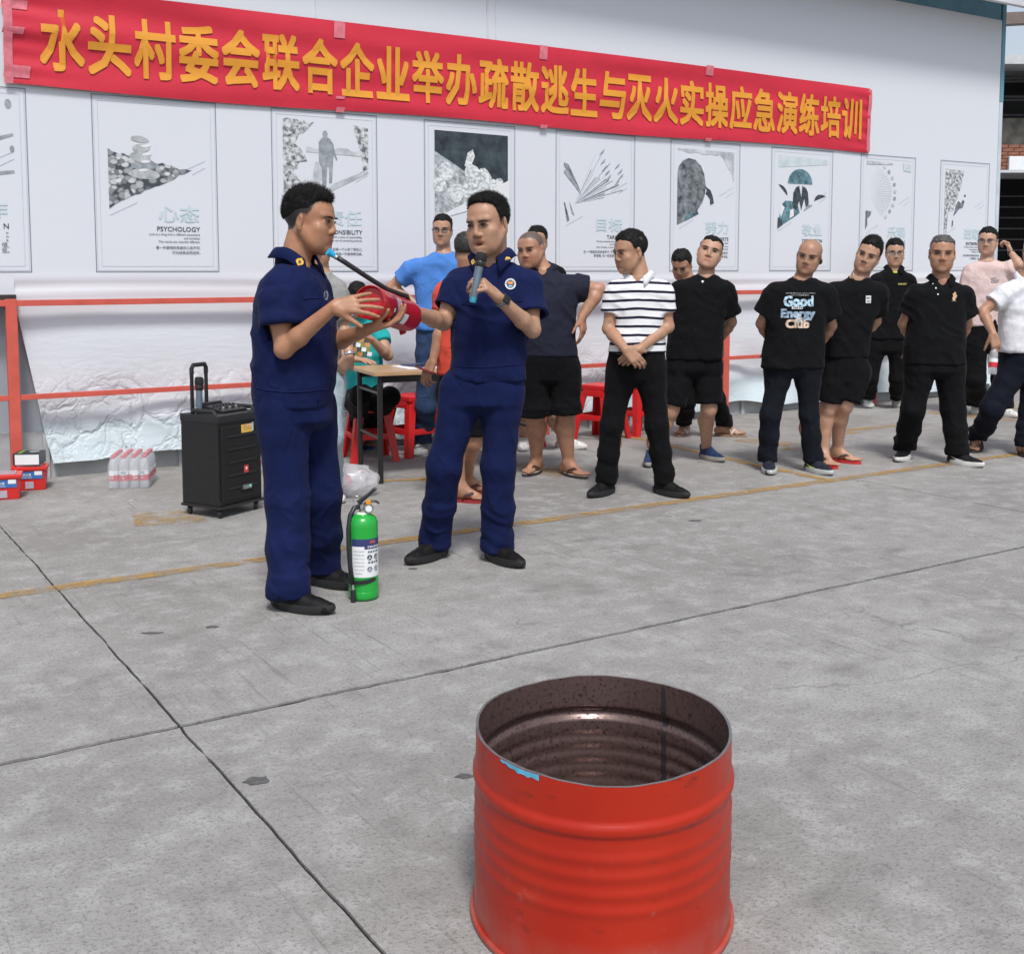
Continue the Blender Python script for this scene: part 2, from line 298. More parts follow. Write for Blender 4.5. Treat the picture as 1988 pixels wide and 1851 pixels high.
def tarp_y(x, z):
    p = np.stack([x * .9, z * 3.2, x * 0 + 5], 1); q = np.stack([x * .25, z * 9, x * 0 + 2], 1); s = np.stack([x * 2.2, z * 2.4, x * 0 + 9], 1); t = np.stack([x * 6, z * 5, x * 0 + 1], 1)
    low = np.clip((1.39 - z) / .2, 0, 1); mid = np.exp(-((z - 1.29) / .07) ** 2) * np.clip((1.395 - z) / .03, 0, 1); bot = np.clip((.75 - z) / .45, 0, 1)
    fold = np.abs(vnoise(np.stack([x * 1.5 + z * 1.6, z * 1.1 - x * .8, x * 0 + 4], 1)))
    return -low * (.006 * vnoise(p) + .006 * vnoise(s)) + mid * (.0075 * np.sin(z * 55 + 1.6 * vnoise(np.stack([x * .5, z * 0, z * 0], 1)))) + low * mid * .02 * vnoise(q) - bot * (.03 * vnoise(s) + .02 * vnoise(t) + .05 * (.25 - fold)) - .045 * np.clip((.3 - z) / .2, 0, 1)
def tarp_fn(u, v):
    z = .10 + v * (4.20 - .10) * 1.0; z = np.where(v < .5, .085 + (v / .5) * 1.4, 1.485 + ((v - .5) / .5) * 2.71)
    x0 = 1.36 + np.clip((1.2 - z) / 1.1, 0, 1) * .20; x = x0 + u * (11.80 - x0)
    z = z + np.clip((.5 - z) / .4, 0, 1) * .05 * vnoise(np.stack([x * 1.4, x * 0, x * 0], 1)) + (z < .2) * .02 * np.abs(np.sin(x * 3.4))
    return x, WY + tarp_y(x, z) - .004, z
tp = sheet('printed_sheet', 330, 110, tarp_fn, M_TARP); tag(tp, 'white printed vinyl sheet hung over the wall, crumpled along its lower edge', 'sheet')
# the sheet runs on to the left above the rail
sl = sheet('printed_sheet', 60, 40, lambda u, v: (-3 + u * 4.36, WY - .004 + u * 0, 1.21 + v * 2.99), M_TARP); tag(sl, 'smooth white vinyl sheet above the rail at the left picture edge', 'sheet')
# seams of the sheet
M_SEAM = mat('seam_tape', (.66, .67, .70), .6, .1)
sm = tag(MB().box2((5.02, WY - .010, 3.27), (5.035, WY - .004, 4.19)).build('sheet_seam', M_SEAM), 'thin vertical seam line of the sheet above the banner middle', 'seam')
tag(MB().box2((5.10, WY - .010, 3.27), (5.108, WY - .004, 4.19)).build('sheet_seam', M_SEAM), 'fainter second seam line beside the first, above the banner middle', 'seam')
tag(MB().box2((3.52, WY - .010, 3.27), (3.528, WY - .004, 4.19)).build('sheet_seam', M_SEAM), 'thin vertical seam above the left half of the banner', 'seam')
# red rails
M_RAIL = mat('rail_red', (.60, .105, .075), .5, .10, 9, .0006, 60)
rail = empty('red_rail_fence', (0, 8.165, 0), 0, 'red steel rail fence along the foot of the white wall', 'fence')
MB().box2((-3, -.02, 1.175), (12, .02, 1.215)).build('top_rail', M_RAIL, rail, bevel=.004)
MB().box2((-3, -.016, .555), (12, .016, .59)).build('middle_rail', M_RAIL, rail, bevel=.004)
for x in (1.32, 3.45, 5.55, 7.62, 9.72, 11.5): MB().box2((x - .035, -.024, 0), (x + .035, .024, 1.222)).build('post', M_RAIL, rail, bevel=.005)
cap = MB().box2((1.18, 8.19, 1.22), (1.36, 8.24, 1.25)).build('dark_clamp', mat('dark_rubber', (.03, .03, .032), .7)); tag(cap, 'dark strip lying on the rail at the left edge', 'strip')

# ------------------------------------------------------------------ the banner
M_BAN = mat('banner_cloth', (.62, .028, .055), .55, .06, 4, .0015, 30, spec=.35)
BX0, BX1 = 1.36, 9.62
def ban_y(x, z):
    t = (x - BX0) / (BX1 - BX0); zz = z - 2.9
    return WY - .028 - .010 * np.sin(zz * 24 + 2.2 * vnoise(np.stack([x * .55, z * 1.2, x * 0], 1))) * (.35 + .65 * np.exp(-((x - BX0) / 1.6) ** 2)) - .006 * vnoise(np.stack([x * 1.2, z * 9, x * 0 + 3], 1)) - .004 * np.sin(zz * 55 + x * 3) * np.exp(-(np.minimum(x - BX0, BX1 - x) / .35) ** 2)
def ban_top(x): return 3.262 + .02 * np.sin((x - BX0) / (BX1 - BX0) * PI) - np.clip((2.2 - x) / .84, 0, 1) * .06
def ban_bot(x): return 2.615 + .012 * np.sin(x * 1.7)
def ban_fn(u, v):
    x = BX0 + u * (BX1 - BX0); b, t = ban_bot(x), ban_top(x); z = b + v * (t - b); return x, ban_y(x, z), z
banner = empty('red_banner', (0, 0, 0), 0, 'long red cloth banner with yellow characters across the wall', 'banner')
sheet('cloth', 400, 44, ban_fn, M_BAN, banner)
M_YCH = mat('banner_yellow', (.78, .33, .03), .55, .05, 6)
BT = '水头村委会联合企业举办疏散逃生与灭火实操应急演练培训'
step = (9.50 - 1.555) / len(BT); lm = MB()
for i, ch in enumerate(BT):
    v, f = text_geo(ch, bold=.026); w = np.ptp(v[:, 0]); h = np.ptp(v[:, 1])
    v = v * (.285 / max(w, .8), .405 / max(h, .8), 1); v[:, 0] += 1.555 + step * (i + .5) - (v[:, 0].min() + v[:, 0].max()) / 2; v[:, 1] += 2.925 - (v[:, 1].min() + v[:, 1].max()) / 2 + (i / len(BT)) * .01
    y = ban_y(v[:, 0], v[:, 1]) - .0075 - v[:, 2]; lm.add(np.stack([v[:, 0], y, v[:, 1]], 1).tolist(), f)
lm.build('lettering', M_YCH, banner, 'flat')
M_TAPE = mat('clear_tape', (.66, .17, .21), .25, .15, 30, spec=.6)
def tape(x0, x1, z0, z1):
    sheet('tape', 4, 8, lambda u, v: (x0 + u * (x1 - x0) + .01 * (v - .5), np.minimum(ban_y(x0 + u * (x1 - x0), z0 + v * (z1 - z0)) - .006, WY - .012), z0 + v * (z1 - z0)), M_TAPE, banner)
for a in ((1.34, 1.50, 3.10, 3.16), (1.34, 1.47, 2.94, 2.985), (1.34, 1.50, 2.66, 2.74), (1.345, 1.40, 2.62, 3.17), (3.66, 3.75, 3.15, 3.275), (3.67, 3.74, 2.60, 2.64), (3.67, 3.74, 2.70, 2.72), (5.52, 5.60, 3.17, 3.285), (5.53, 5.60, 2.60, 2.63), (7.37, 7.46, 3.20, 3.29), (7.38, 7.45, 2.60, 2.63), (9.585, 9.635, 2.62, 3.25)): tape(*a)

# ------------------------------------------------------------------ posters printed on the sheet
M_INK = mat('ink_dark', (.055, .075, .09), .6, .15); M_LINE = mat('frame_grey', (.19, .23, .27), .6, .1); M_PALE = mat('frame_pale', (.47, .52, .56), .6, .1)
M_TTL = mat('title_blue', (.55, .67, .715), .6, .05); M_GREY = mat('text_grey', (.20, .22, .25), .6, .1); M_WHT = mat('print_white', (.78, .80, .82), .55, .04)
def print_mat(name, kind, a, b_, scale, lo=.35, hi=.65, edge=(.05, .065, .075)):
    m = mat(name, a, .6, 0); n, l, bs = nodes_of(m); tc = n.new('ShaderNodeTexCoord'); v = tc.outputs['Object']
    if kind == 'voronoi':
        x = n.new('ShaderNodeTexVoronoi'); x.inputs['Scale'].default_value = scale; x.inputs['Randomness'].default_value = 1; l.new(mapn(n, l, v, (1, 1, 1.5)), x.inputs['Vector'])
        c0 = mixc(n, l, n_sep(n, l, x.outputs['Color'], 0), a, b_); e = ramp(n, l, x.outputs['Distance'], .50, .78); c = mixc(n, l, e, c0, edge)
    else: c = mixc(n, l, ramp(n, l, noisen(n, l, v, scale, 6, .65), lo, hi), a, b_)
    l.new(c, bs.inputs['Base Color']); return m
P_STONE = print_mat('print_stones', 'voronoi', (.70, .72, .73), (.07, .09, .105), 24); P_LEAF = print_mat('print_leaves', 'noise', (.10, .12, .13), (.70, .72, .74), 26, .40, .58); P_DARK = print_mat('print_dark_cloth', 'noise', (.012, .02, .026), (.06, .085, .10), 9)
P_ROCK = print_mat('print_rock', 'noise', (.03, .04, .045), (.30, .34, .36), 14); P_GEM = print_mat('print_gem', 'voronoi', (.85, .87, .87), (.60, .66, .68), 34, edge=(.40, .45, .47)); P_TEAL = print_mat('print_teal', 'noise', (.02, .05, .06), (.20, .38, .44), 12); P_CLOUD = print_mat('print_cloud', 'noise', (.34, .38, .40), (.70, .72, .75), 6); P_MID = print_mat('print_mid', 'noise', (.20, .235, .26), (.42, .46, .49), 14); P_RAIN = print_mat('print_rain', 'noise', (.50, .60, .63), (.70, .75, .77), 9)
P_SAND = print_mat('print_sand', 'noise', (.16, .20, .22), (.66, .70, .71), 22); P_PEB = print_mat('print_pebble', 'noise', (.30, .33, .35), (.62, .65, .66), 12); P_SUIT = print_mat('print_suit', 'noise', (.015, .025, .03), (.07, .10, .11), 20)
PW, PT, PB = .862, 2.600, 1.395; H = PT - PB
def poster(i, x0, title, head, small, zh, label):
    """origin at the lower left corner; fy = fraction from the top"""
    t = empty('wall_poster', (x0, WY - .0056, PB), 0, label, 'poster', 'printed motivation posters on the sheet'); H = PT - PB
    def Z(fy): return H * (1 - fy)
    def part(name, m, k): return lambda mb: mb.build(name, m, t, 'flat')
    f = MB()
    for (a, w, m) in ((0, .006, 0), (.012, .0025, 1), (.040, .0025, 1)):
        f.mi = m
        for q in (((a, a), (PW - a, a + w)), ((a, H - a - w), (PW - a, H - a)), ((a, a + w), (a + w, H - a - w)), ((PW - a - w, a + w), (PW - a, H - a - w))):
            f.poly([q[0], (q[1][0], q[0][1]), q[1], (q[0][0], q[1][1])])
    f.build('printed_frame', [M_LINE, M_PALE], t, 'flat')
    for (xa, fa, xb, fb) in ((.105, .675, .29, .60), (.60, .415, .775, .345), (.68, .428, .775, .385)):
        d = Vector((xb - xa, Z(fb) - Z(fa))).normalized(); nn = Vector((-d.y, d.x)) * .0022; A = Vector((xa, Z(fa))); B = Vector((xb, Z(fb))); MB().poly([A - nn, B - nn, B + nn, A + nn]).build('diagonal_line', M_PALE, t, 'flat')
    def wr(name, s, m, xr, fy, h, w=None, bold=0., align='RIGHT'):
        if not s: return
        v, fc = text_geo(s, w=w, h=h, bold=bold, align=align); MB().add([(a[0] + xr, -.0006 - a[2], a[1] + Z(fy)) for a in v], fc).build(name, m, t, 'flat')
    wr('title', title, M_TTL, .725, .708, .118, min(.29, .145 * len(title)) if title else None, .018)
    wr('heading', head, M_INK, .728, .762, .034, None, .008)
    for k, s in enumerate(small): wr('caption', s, M_GREY, .726, .788 + .0215 * k, None, len(s) * .0082, .006)
    for k, s in enumerate(zh): wr('caption', s, M_GREY, .726, .866 + .028 * k, None, len(s) * .0225, .004)
    cnt = [0]
    def ly(lay): cnt[0] += 1; return -.0006 * lay - .00006 * cnt[0]
    def pc(name, m, pts, lay=1, fr=True): return MB().poly([(p[0], Z(p[1])) for p in pts], ly(lay)).build(name, m, t, 'flat')
    def disc(name, m, cx, cf, rx, rz, lay=2, n=18, rot=0., lo=0., hi=2 * PI, wob=0.):
        P = []
        for k in range(n + (hi - lo < 6)):
            w = lo + (hi - lo) * k / n; r = 1 + wob * math.sin(3 * w + cx * 9) + wob * .6 * math.sin(5 * w + 1); a, b_ = rx * r * math.cos(w), rz * r * math.sin(w); P.append((cx + a * math.cos(rot) - b_ * math.sin(rot), Z(cf) + a * math.sin(rot) + b_ * math.cos(rot)))
        return MB().poly(P, ly(lay)).build(name, m, t, 'flat')
    return t, pc, disc
def jag(x0, f0, x1, f1, n, amp):     # uneven printed edge
    return [(x0 + (x1 - x0) * k / n, f0 + (f1 - f0) * k / n + random.uniform(-amp, amp)) for k in range(n + 1)]
X1 = 1.886; DX = 1.2745
# leftmost, cut by the frame
t, pc, disc = poster(0, X1 - DX, '作', 'N', ['er', 'rk', 's.'], ['信,', '现。'], 'poster cut off by the left picture edge, pale pen drawing')
pc('picture', P_MID, [(.55, .30), (.775, .245), (.775, .26), (.55, .33)]); pc('picture', P_MID, [(.5, .47), (.775, .445), (.775, .46), (.5, .50)]); disc('picture', P_MID, .75, .09, .02, .03); disc('picture', P_MID, .765, .33, .014, .022)
# stones
t, pc, disc = poster(1, X1, '心态', 'PSYCHOLOGY', ['Look at a thing from a different perspective', 'and mentality,', 'The results are naturally different.'], ['看一件事物的角度和心态不同,', '行为结果自然迥异。'], 'poster with a stack of balanced grey pebbles')
pc('picture', P_STONE, [(.10, .64)] + [(.10, .30)] + jag(.13, .305, .35, .37, 9, .012) + jag(.37, .36, .66, .40, 12, .012) + [(.68, .40)] + jag(.62, .425, .14, .615, 14, .008))
for (cx, cf, rx, rz, ro, m) in ((.345, .435, .105, .036, -.05, P_PEB), (.345, .385, .095, .03, .04, P_MID), (.315, .338, .072, .034, -.08, P_PEB), (.325, .288, .06, .028, .06, P_PEB), (.318, .238, .062, .022, -.12, P_PEB)): disc('pebble', m, cx, cf, rx, rz, 2, 20, ro, wob=.04)
for (cx, cf) in ((.305, .40), (.32, .352), (.33, .31), (.325, .262)): disc('pebble_highlight', M_WHT, cx + .035, cf + .012, .035, .009, 3, 12, .1)
# father and child
t, pc, disc = poster(2, X1 + DX, '责任', 'RESPONSIBILITY', ['With a sense of responsibility,', 'you can do everything perfectly.'], ['如果一个人有了责任心,', '努力把每一件事做得完美。'], 'poster of a grown man and a child walking hand in hand')
pc('picture', P_LEAF, [(.09, .065)] + jag(.12, .065, .34, .075, 8, .012) + jag(.28, .13, .16, .19, 6, .02) + jag(.20, .22, .28, .30, 5, .02) + jag(.22, .33, .17, .38, 5, .015) + jag(.2, .42, .34, .52, 7, .015) + [(.09, .63)])
pc('picture', P_LEAF, [(.785, .085), (.785, .34)] + jag(.74, .345, .72, .22, 7, .02) + jag(.70, .17, .66, .085, 6, .015))
pc('picture', P_CLOUD, [(.27, .255)] + jag(.28, .225, .40, .235, 7, .006) + jag(.50, .225, .72, .23, 10, .012) + [(.72, .265)])
pc('picture', P_CLOUD, [(.34, .53), (.50, .44), (.70, .375), (.785, .355), (.785, .37), (.45, .50)])
pc('man_figure', P_MID, [(.40, .47), (.395, .35), (.375, .31), (.375, .19), (.40, .165), (.412, .155), (.405, .135), (.42, .118), (.437, .118), (.449, .135), (.444, .155), (.47, .168), (.495, .20), (.51, .255), (.525, .29), (.518, .30), (.495, .26), (.49, .31), (.482, .40), (.478, .44), (.456, .44), (.455, .34), (.442, .34), (.432, .47)], 2)
pc('child_figure', P_CLOUD, [(.345, .50), (.335, .43), (.325, .42), (.33, .36), (.342, .345), (.338, .325), (.352, .31), (.372, .312), (.378, .332), (.372, .346), (.39, .355), (.395, .42), (.38, .43), (.376, .48), (.386, .49), (.366, .495), (.358, .44), (.356, .50)], 2)
# gems on dark cloth
t, pc, disc = poster(3, X1 + 2 * DX, '', '', [], [], 'poster with round white gems lying on dark cloth')
pc('picture', P_DARK, [(.095, .062), (.79, .068), (.79, .375), (.095, .648)]); pc('picture', P_SAND, [(.095, .20), (.30, .29), (.62, .44), (.095, .648)], 2)
for k, (cx, cf, r) in enumerate(((.20, .33, .075), (.29, .47, .075), (.14, .42, .06), (.44, .33, .07), (.42, .45, .07), (.55, .36, .075), (.62, .42, .07), (.70, .40, .05), (.52, .43, .06))): disc('gem', P_GEM, cx, cf, r, r * 1.0, 3, 14, k, wob=.06)
pc('gem', P_GEM, [(.37, .29), (.40, .20), (.45, .175), (.47, .22), (.43, .29)], 3); pc('picture', M_WHT, [(.095, .655), (.095, .645), (.80, .37), (.80, .50)], 4)
# open book
t, pc, disc = poster(4, X1 + 3 * DX, '目标', 'TARGET', ['Working constantly with the support', 'of a higher goal,', 'even if slowly, is sure to succeed.'], ['在一个最高的目标支持下, 不停地工作,', '即便慢, 也一定会获得成功。'], 'poster with a fan of thin curved book pages')
for k in range(17):
    a = R(12 + 3.2 * k); ln = .33 + .22 * math.sin(k * 1.7) ** 2; x, z_ = .20, .515; ex, ez = x + ln * math.cos(a), z_ - ln * math.sin(a) / H; pc('page', P_MID if k % 3 else P_ROCK, [(x, z_), (ex, ez), (ex - .004, ez + .004 + .003 * (k % 4))], 1)
for k, (cx, cf) in enumerate(((.52, .245), (.55, .275), (.565, .31), (.66, .225), (.69, .265), (.70, .30), (.66, .34), (.49, .13), (.50, .20))): pc('page', P_MID, [(cx - .03, cf + .03), (cx - .005, cf + .005), (cx + .03, cf - .022), (cx + .02, cf + .002)], 2)
for k in range(4): pc('page', P_ROCK if k in (0, 2) else P_MID, [(.085, .225 + .05 * k), (.13, .235 + .045 * k), (.22, .36 + .03 * k), (.27, .44 + .015 * k), (.215, .37 + .03 * k), (.085, .245 + .05 * k)] if k < 2 else [(.085, .50 + .0 * k), (.10, .515), (.145, .63), (.12, .64)] if k == 2 else [(.14, .49), (.155, .52), (.20, .60), (.17, .58)], 2)
# boulder
t, pc, disc = poster(5, X1 + 4 * DX, '努力', 'EFFORTS', ["Don't give up halfway, effort", 'makes it work', 'in the end.'], ['不要轻易放弃,', '努力就有收获。'], 'poster of a hand pushing a large rough boulder')
pc('picture', P_CLOUD, [(.085, .065)] + [(.785, .07), (.785, .30)] + jag(.76, .24, .66, .13, 6, .015) + jag(.6, .10, .09, .085, 10, .01))
pc('boulder', P_ROCK, [(.085, .645), (.085, .25)] + [(.10, .20), (.15, .155), (.22, .135), (.30, .145), (.37, .19), (.41, .25), (.43, .33), (.425, .40), (.39, .47), (.33, .53), (.35, .555), (.22, .60)], 2)
pc('picture', P_TEAL, [(.18, .615), (.19, .57), (.31, .535), (.35, .555)], 3); pc('pushing_arm', P_SUIT, [(.41, .33), (.45, .355), (.49, .37), (.52, .42), (.535, .47), (.49, .485), (.485, .44), (.45, .41), (.43, .40), (.445, .375)], 3)
# umbrellas
t, pc, disc = poster(6, X1 + 5 * DX, '敬业', 'DEDICATION', ['also you may'], ['即使是平'], 'poster of men in dark suits under umbrellas')
pc('picture', P_RAIN, [(.10, .06), (.785, .075), (.785, .115), (.10, .16)])
def umb(cx, cf, r, m, lo=0., hi=PI): disc('umbrella', m, cx, cf, r, r * .85, 2, 16, 0, lo, hi)
umb(.40, .285, .172, P_TEAL); umb(.10, .385, .125, P_SUIT, 0, PI / 2); pc('umbrella', P_SUIT, [(.60, .42), (.62, .385), (.66, .365), (.71, .365), (.77, .375)], 2)
pc('suit_figure', P_SUIT, [(.30, .48), (.305, .36), (.34, .315), (.385, .30), (.42, .40), (.43, .30), (.48, .315), (.51, .35), (.525, .44), (.49, .48), (.46, .40), (.42, .50), (.39, .42), (.35, .50)], 3)
pc('suit_figure', P_TEAL, [(.10, .645), (.12, .55), (.16, .45), (.20, .425), (.36, .43), (.40, .52), (.24, .59)], 2); pc('suit_figure', M_WHT, [(.12, .52), (.15, .46), (.19, .48), (.14, .56)], 4); pc('suit_figure', M_WHT, [(.26, .57), (.265, .50), (.31, .49), (.32, .545)], 4); pc('suit_figure', P_SUIT, [(.095, .655), (.10, .56), (.15, .58), (.17, .62)], 3); pc('suit_figure', P_MID, [(.45, .50), (.52, .45), (.58, .455), (.47, .50)], 3)
# wheel
t, pc, disc = poster(7, X1 + 6 * DX, '乐观', 'OPTIMISTIC', ['The optimist sees', 'every chance'], ['乐观的人', '永远年轻'], 'poster of a faint large fairground wheel')
for k in range(22):
    a = R(-48 + 5.2 * k); cx, cf = .05, .32; r1, r2 = .06, .44; pc('wheel_spoke', P_CLOUD, [(cx + r1 * math.cos(a) + .05, cf - r1 * math.sin(a)), (max(.1, cx + r2 * math.cos(a)), cf - r2 * .6 * math.sin(a)), (max(.1, cx + r2 * math.cos(a)), cf - r2 * .6 * math.sin(a) + .004)], 1)
for k in range(9): a = R(-45 + 12 * k); disc('wheel_cabin', P_MID if k % 2 else P_CLOUD, .05 + .47 * math.cos(a) + .02, .32 - .29 * math.sin(a), .022, .02, 2, 9)
pc('picture', P_RAIN, [(.66, .055), (.785, .06), (.785, .13), (.67, .12)]); pc('picture', P_ROCK, [(.09, .48), (.18, .485), (.16, .52), (.11, .55), (.12, .60), (.09, .64)], 2); pc('picture', P_CLOUD, [(.09, .055), (.50, .06), (.49, .075), (.09, .085)], 1)
# cliff
t, pc, disc = poster(8, X1 + 7 * DX, '进取', 'ENTERPRISE', ['The dream of life is a new height,', 'keep going upward with', 'magnificent work.'], ['全有所成功总能能站立起来,', '一只鹰越过一天,'], 'poster of a small climber on a pale cliff near the right wall edge')
pc('picture', P_LEAF, [(.09, .075), (.42, .085)] + jag(.40, .11, .34, .27, 8, .02) + jag(.33, .28, .24, .44, 7, .015) + jag(.16, .45, .13, .66, 8, .012) + [(.085, .67)]); pc('climber_figure', P_ROCK, [(.28, .40), (.26, .46), (.24, .50), (.29, .47), (.34, .43), (.40, .42), (.43, .36), (.40, .345), (.37, .38), (.32, .36)], 2); disc('climber_figure', P_SUIT, .435, .31, .014, .014, 2); pc('picture', P_ROCK, [(.22, .55), (.24, .53), (.245, .58), (.22, .605)], 2)

# ------------------------------------------------------------------ beyond the wall's end: the shed, its brick wall and roofs
shed = empty('workshop_shed', (20.5, 14.2, 0), R(-32), 'dark open workshop shed with brick upper wall beyond the white wall', 'building')
M_BRICK = mat('brick_red', (.24, .10, .065), .85, .35, 6, .004, 40); M_DK = mat('dark_steel', (.025, .026, .028), .7, .2); M_TIN = mat('tin_roof', (.62, .64, .66), .4, .1, 8, metal=.3); M_MOSS = mat('mossy_render', (.10, .095, .08), .9, .4, 5); M_BEAM = mat('brown_beam', (.19, .15, .13), .7, .1)
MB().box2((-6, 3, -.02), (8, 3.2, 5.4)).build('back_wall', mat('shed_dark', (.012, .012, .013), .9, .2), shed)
MB().box2((-6, 1.0, 3.94), (8, 1.2, 4.48)).build('render_band', M_MOSS, shed)
brick_me = MB().box((0, 0, 0), (.222, .06, .062)).mesh('brick', M_BRICK)
for r_ in range(9):                                  # courses of the brick panel
    for k in range(26):
        x = -2.9 + k * .235 + (.117 if r_ % 2 else 0)
        if abs(x) > 2.6: continue
        link('brick', brick_me, shed).location = (x, .98 + random.uniform(-.004, .004), 3.335 + r_ * .072)
MB().box2((-6, 1.0, 3.28), (8, 1.2, 3.938)).build('brick_bed', mat('mortar_dark', (.16, .13, .11), .9, .2), shed)
MB().box2((-6, -.6, 3.25), (8, .98, 3.30)).build('awning', M_TIN, shed)
MB().box((-.9, .55, 3.86), (1.3, .7, .04), rotm(0, R(-11), 0)).build('awning', M_TIN, shed)
MB().tube([(-1.3, .9, 3.45), (-.5, .3, 3.84)], .02, 6).build('awning_strut', M_DK, shed)
MB().box2((-6, .2, 5.50), (8, 3.4, 5.57)).build('roof', M_TIN, shed); MB().box2((-6, .15, 5.42), (8, .2, 5.60)).build('gutter', M_TIN, shed)
for k in range(5): MB().tube([(-6, 1.4, 5.35 - k * .19), (8, 1.4, 5.35 - k * .19 + (k % 2) * .25)], .025, 6).build('truss_bar', mat('truss_grey', (.07, .07, .075), .6), shed)
MB().box2((-6, 2.6, 4.48), (8, 2.7, 5.49)).build('truss_shade', M_DK, shed)  # dark sheet added behind the bars; its colour stands in for roof shade
for x in (-2.4, -.4, 1.6): MB().box2((x, .7, 0), (x + .12, .82, 3.25)).build('shed_post', M_DK, shed)
for k in range(6): MB().tube([(-6, .95, 2.9 - k * .22), (8, .95, 2.9 - k * .22)], .018, 6).build('shutter_rail', mat('truss_grey', (.07, .07, .075), .6), shed)
MB().box((0, 0, 6.24), (14, .25, .22), rotm(0, R(-3), 0)).build('overhead_beam', M_BEAM, shed)
MB().box2((.5, .85, 3.42), (.9, .94, 3.7)).build('wall_unit', M_WHT, shed, bevel=.01)
# ================================================================== THINGS ON THE GROUND
M_BLK = mat('black_plastic', (.018, .018, .02), .45, .15, 20, .0006, 200); M_BLKM = mat('black_metal', (.02, .02, .022), .35, .1); M_CHROME = mat('chrome', (.72, .72, .72), .18, .1, metal=1.)
M_RED = mat('red_plastic', (.62, .018, .02), .38, .06, 8, .0004, 50, spec=.5); M_STEEL = mat('bare_steel', (.45, .45, .45), .35, .2, metal=.9)
# ------------------------------------------------------------------ the cut drum
def drum_out():
    m = mat('drum_paint', (.55, .045, .02), .34, 0, spec=.32); n, l, b = nodes_of(m); tc = n.new('ShaderNodeTexCoord'); v = tc.outputs['Object']
    c = mixc(n, l, ramp(n, l, noisen(n, l, mapn(n, l, v, (1, 1, .35)), 3, 5), .3, .7), (.36, .015, .006), (.44, .026, .008))
    sc = mathn(n, l, 'MULTIPLY', ramp(n, l, noisen(n, l, mapn(n, l, v, (2.2, 2.2, 1.6)), 9, 6, .72), .60, .72), ramp(n, l, noisen(n, l, v, 3.3, 2), .44, .60)); c = mixc(n, l, mathn(n, l, 'MULTIPLY', sc, .6), c, (.40, .12, .09))
    dk = ramp(n, l, noisen(n, l, mapn(n, l, v, (2, 2, 5), (0, 0, 0), (3, 1, 2)), 5, 5, .65), .62, .74, 0, .8); c = mixc(n, l, dk, c, (.12, .018, .012))
    z = n_sep(n, l, v, 2); dust = mathn(n, l, 'MULTIPLY', ramp(n, l, z, .10, .0), ramp(n, l, noisen(n, l, v, 9, 4), .4, .7, .1, .55)); c = mixc(n, l, dust, c, (.36, .22, .18))
    l.new(c, b.inputs['Base Color']); l.new(ramp(n, l, noisen(n, l, v, 6, 4), .3, .7, .27, .5), b.inputs['Roughness']); bumpn(n, l, noisen(n, l, v, 3.2, 3), .006, b, .5); return m
def drum_in():
    m = mat('drum_inside', (.10, .075, .075), .32, 0, metal=.45); n, l, b = nodes_of(m); tc = n.new('ShaderNodeTexCoord'); v = tc.outputs['Object']
    sp = ramp(n, l, noisen(n, l, v, 120, 3, .7), .52, .66); c = mixc(n, l, sp, (.17, .115, .105), (.035, .020, .018)); z = n_sep(n, l, v, 2)
    c = mixc(n, l, ramp(n, l, noisen(n, l, v, 4, 4), .45, .7, 0, .5), c, (.10, .06, .05)); l.new(c, b.inputs['Base Color']); l.new(ramp(n, l, sp, 0, 1, .27, .55), b.inputs['Roughness']); return m
M_DO, M_DI = drum_out(), drum_in(); c = ground(1166, 1757); DH = .421
drum = empty('cut_steel_drum', (c[0], c[1], 0), -YAW, 'red steel oil drum cut in half, standing open in the foreground', 'drum')
def drum_r(z, g=1.):
    r = 1.0; r += g * .022 * math.exp(-((z - .326) / .013) ** 4)
    for q in (.268, .232, .196, .160): r += g * .0085 * math.exp(-((z - q) / .011) ** 2)
    r += .010 * math.exp(-((z - .004) / .010) ** 2); return r
RX, RY = .283, .312
def drum_surf(off, z0, z1, nz=90, n=96, rag=0., g=1.):
    mb = MB(); V = []
    for i in range(nz + 1):
        for j in range(n):
            w = 2 * PI * j / n; t = i / nz; top = z1 + (.004 * math.sin(w * 2 + 1) + .0018 * math.sin(w * 5) + .0005 * math.sin(w * 23)) * rag; z = z0 + (top - z0) * t; k = drum_r(z, g); fl = 1 - .012 * t + .006 * math.sin(w * 3 + 2) * t
            V.append(((RX + off) * k * fl * math.cos(w), (RY + off) * k * fl * math.sin(w), z))
    mb.add(V, [(i * n + j, i * n + (j + 1) % n, (i + 1) * n + (j + 1) % n, (i + 1) * n + j) for i in range(nz) for j in range(n)]); return mb
drum_surf(0, 0.004, DH, rag=1).build('shell', M_DO, drum, 'flat').data.polygons.foreach_set('use_smooth', [True] * (90 * 96))
ins = drum_surf(-.006, 0.004, DH, rag=1, g=1.8); ins.f = [f[::-1] for f in ins.f]; o = ins.build('lining', M_DI, drum, 'flat'); o.data.polygons.foreach_set('use_smooth', [True] * (90 * 96))
n = 96; rim = MB(); V = []
for off in (0, -.006):
    for j in range(n): w = 2 * PI * j / n; z = DH + (.004 * math.sin(w * 2 + 1) + .0018 * math.sin(w * 5) + .0005 * math.sin(w * 23)); fl = 1 - .012 + .006 * math.sin(w * 3 + 2); k = drum_r(z); V.append(((RX + off) * k * fl * math.cos(w), (RY + off) * k * fl * math.sin(w), z + .0003))
rim.add(V, [(j, (j + 1) % n, n + (j + 1) % n, n + j) for j in range(n)]).build('cut_edge', M_STEEL, drum)
MB().lathe([(0.0, .012), (RX * .985, .012)], 48, sy=RY / RX).build('floor', M_DI, drum)
ch = [(RX + .0035 + .0065 * math.cos(a), .0085 + .0085 * math.sin(a)) for a in np.linspace(-PI, PI, 11)]
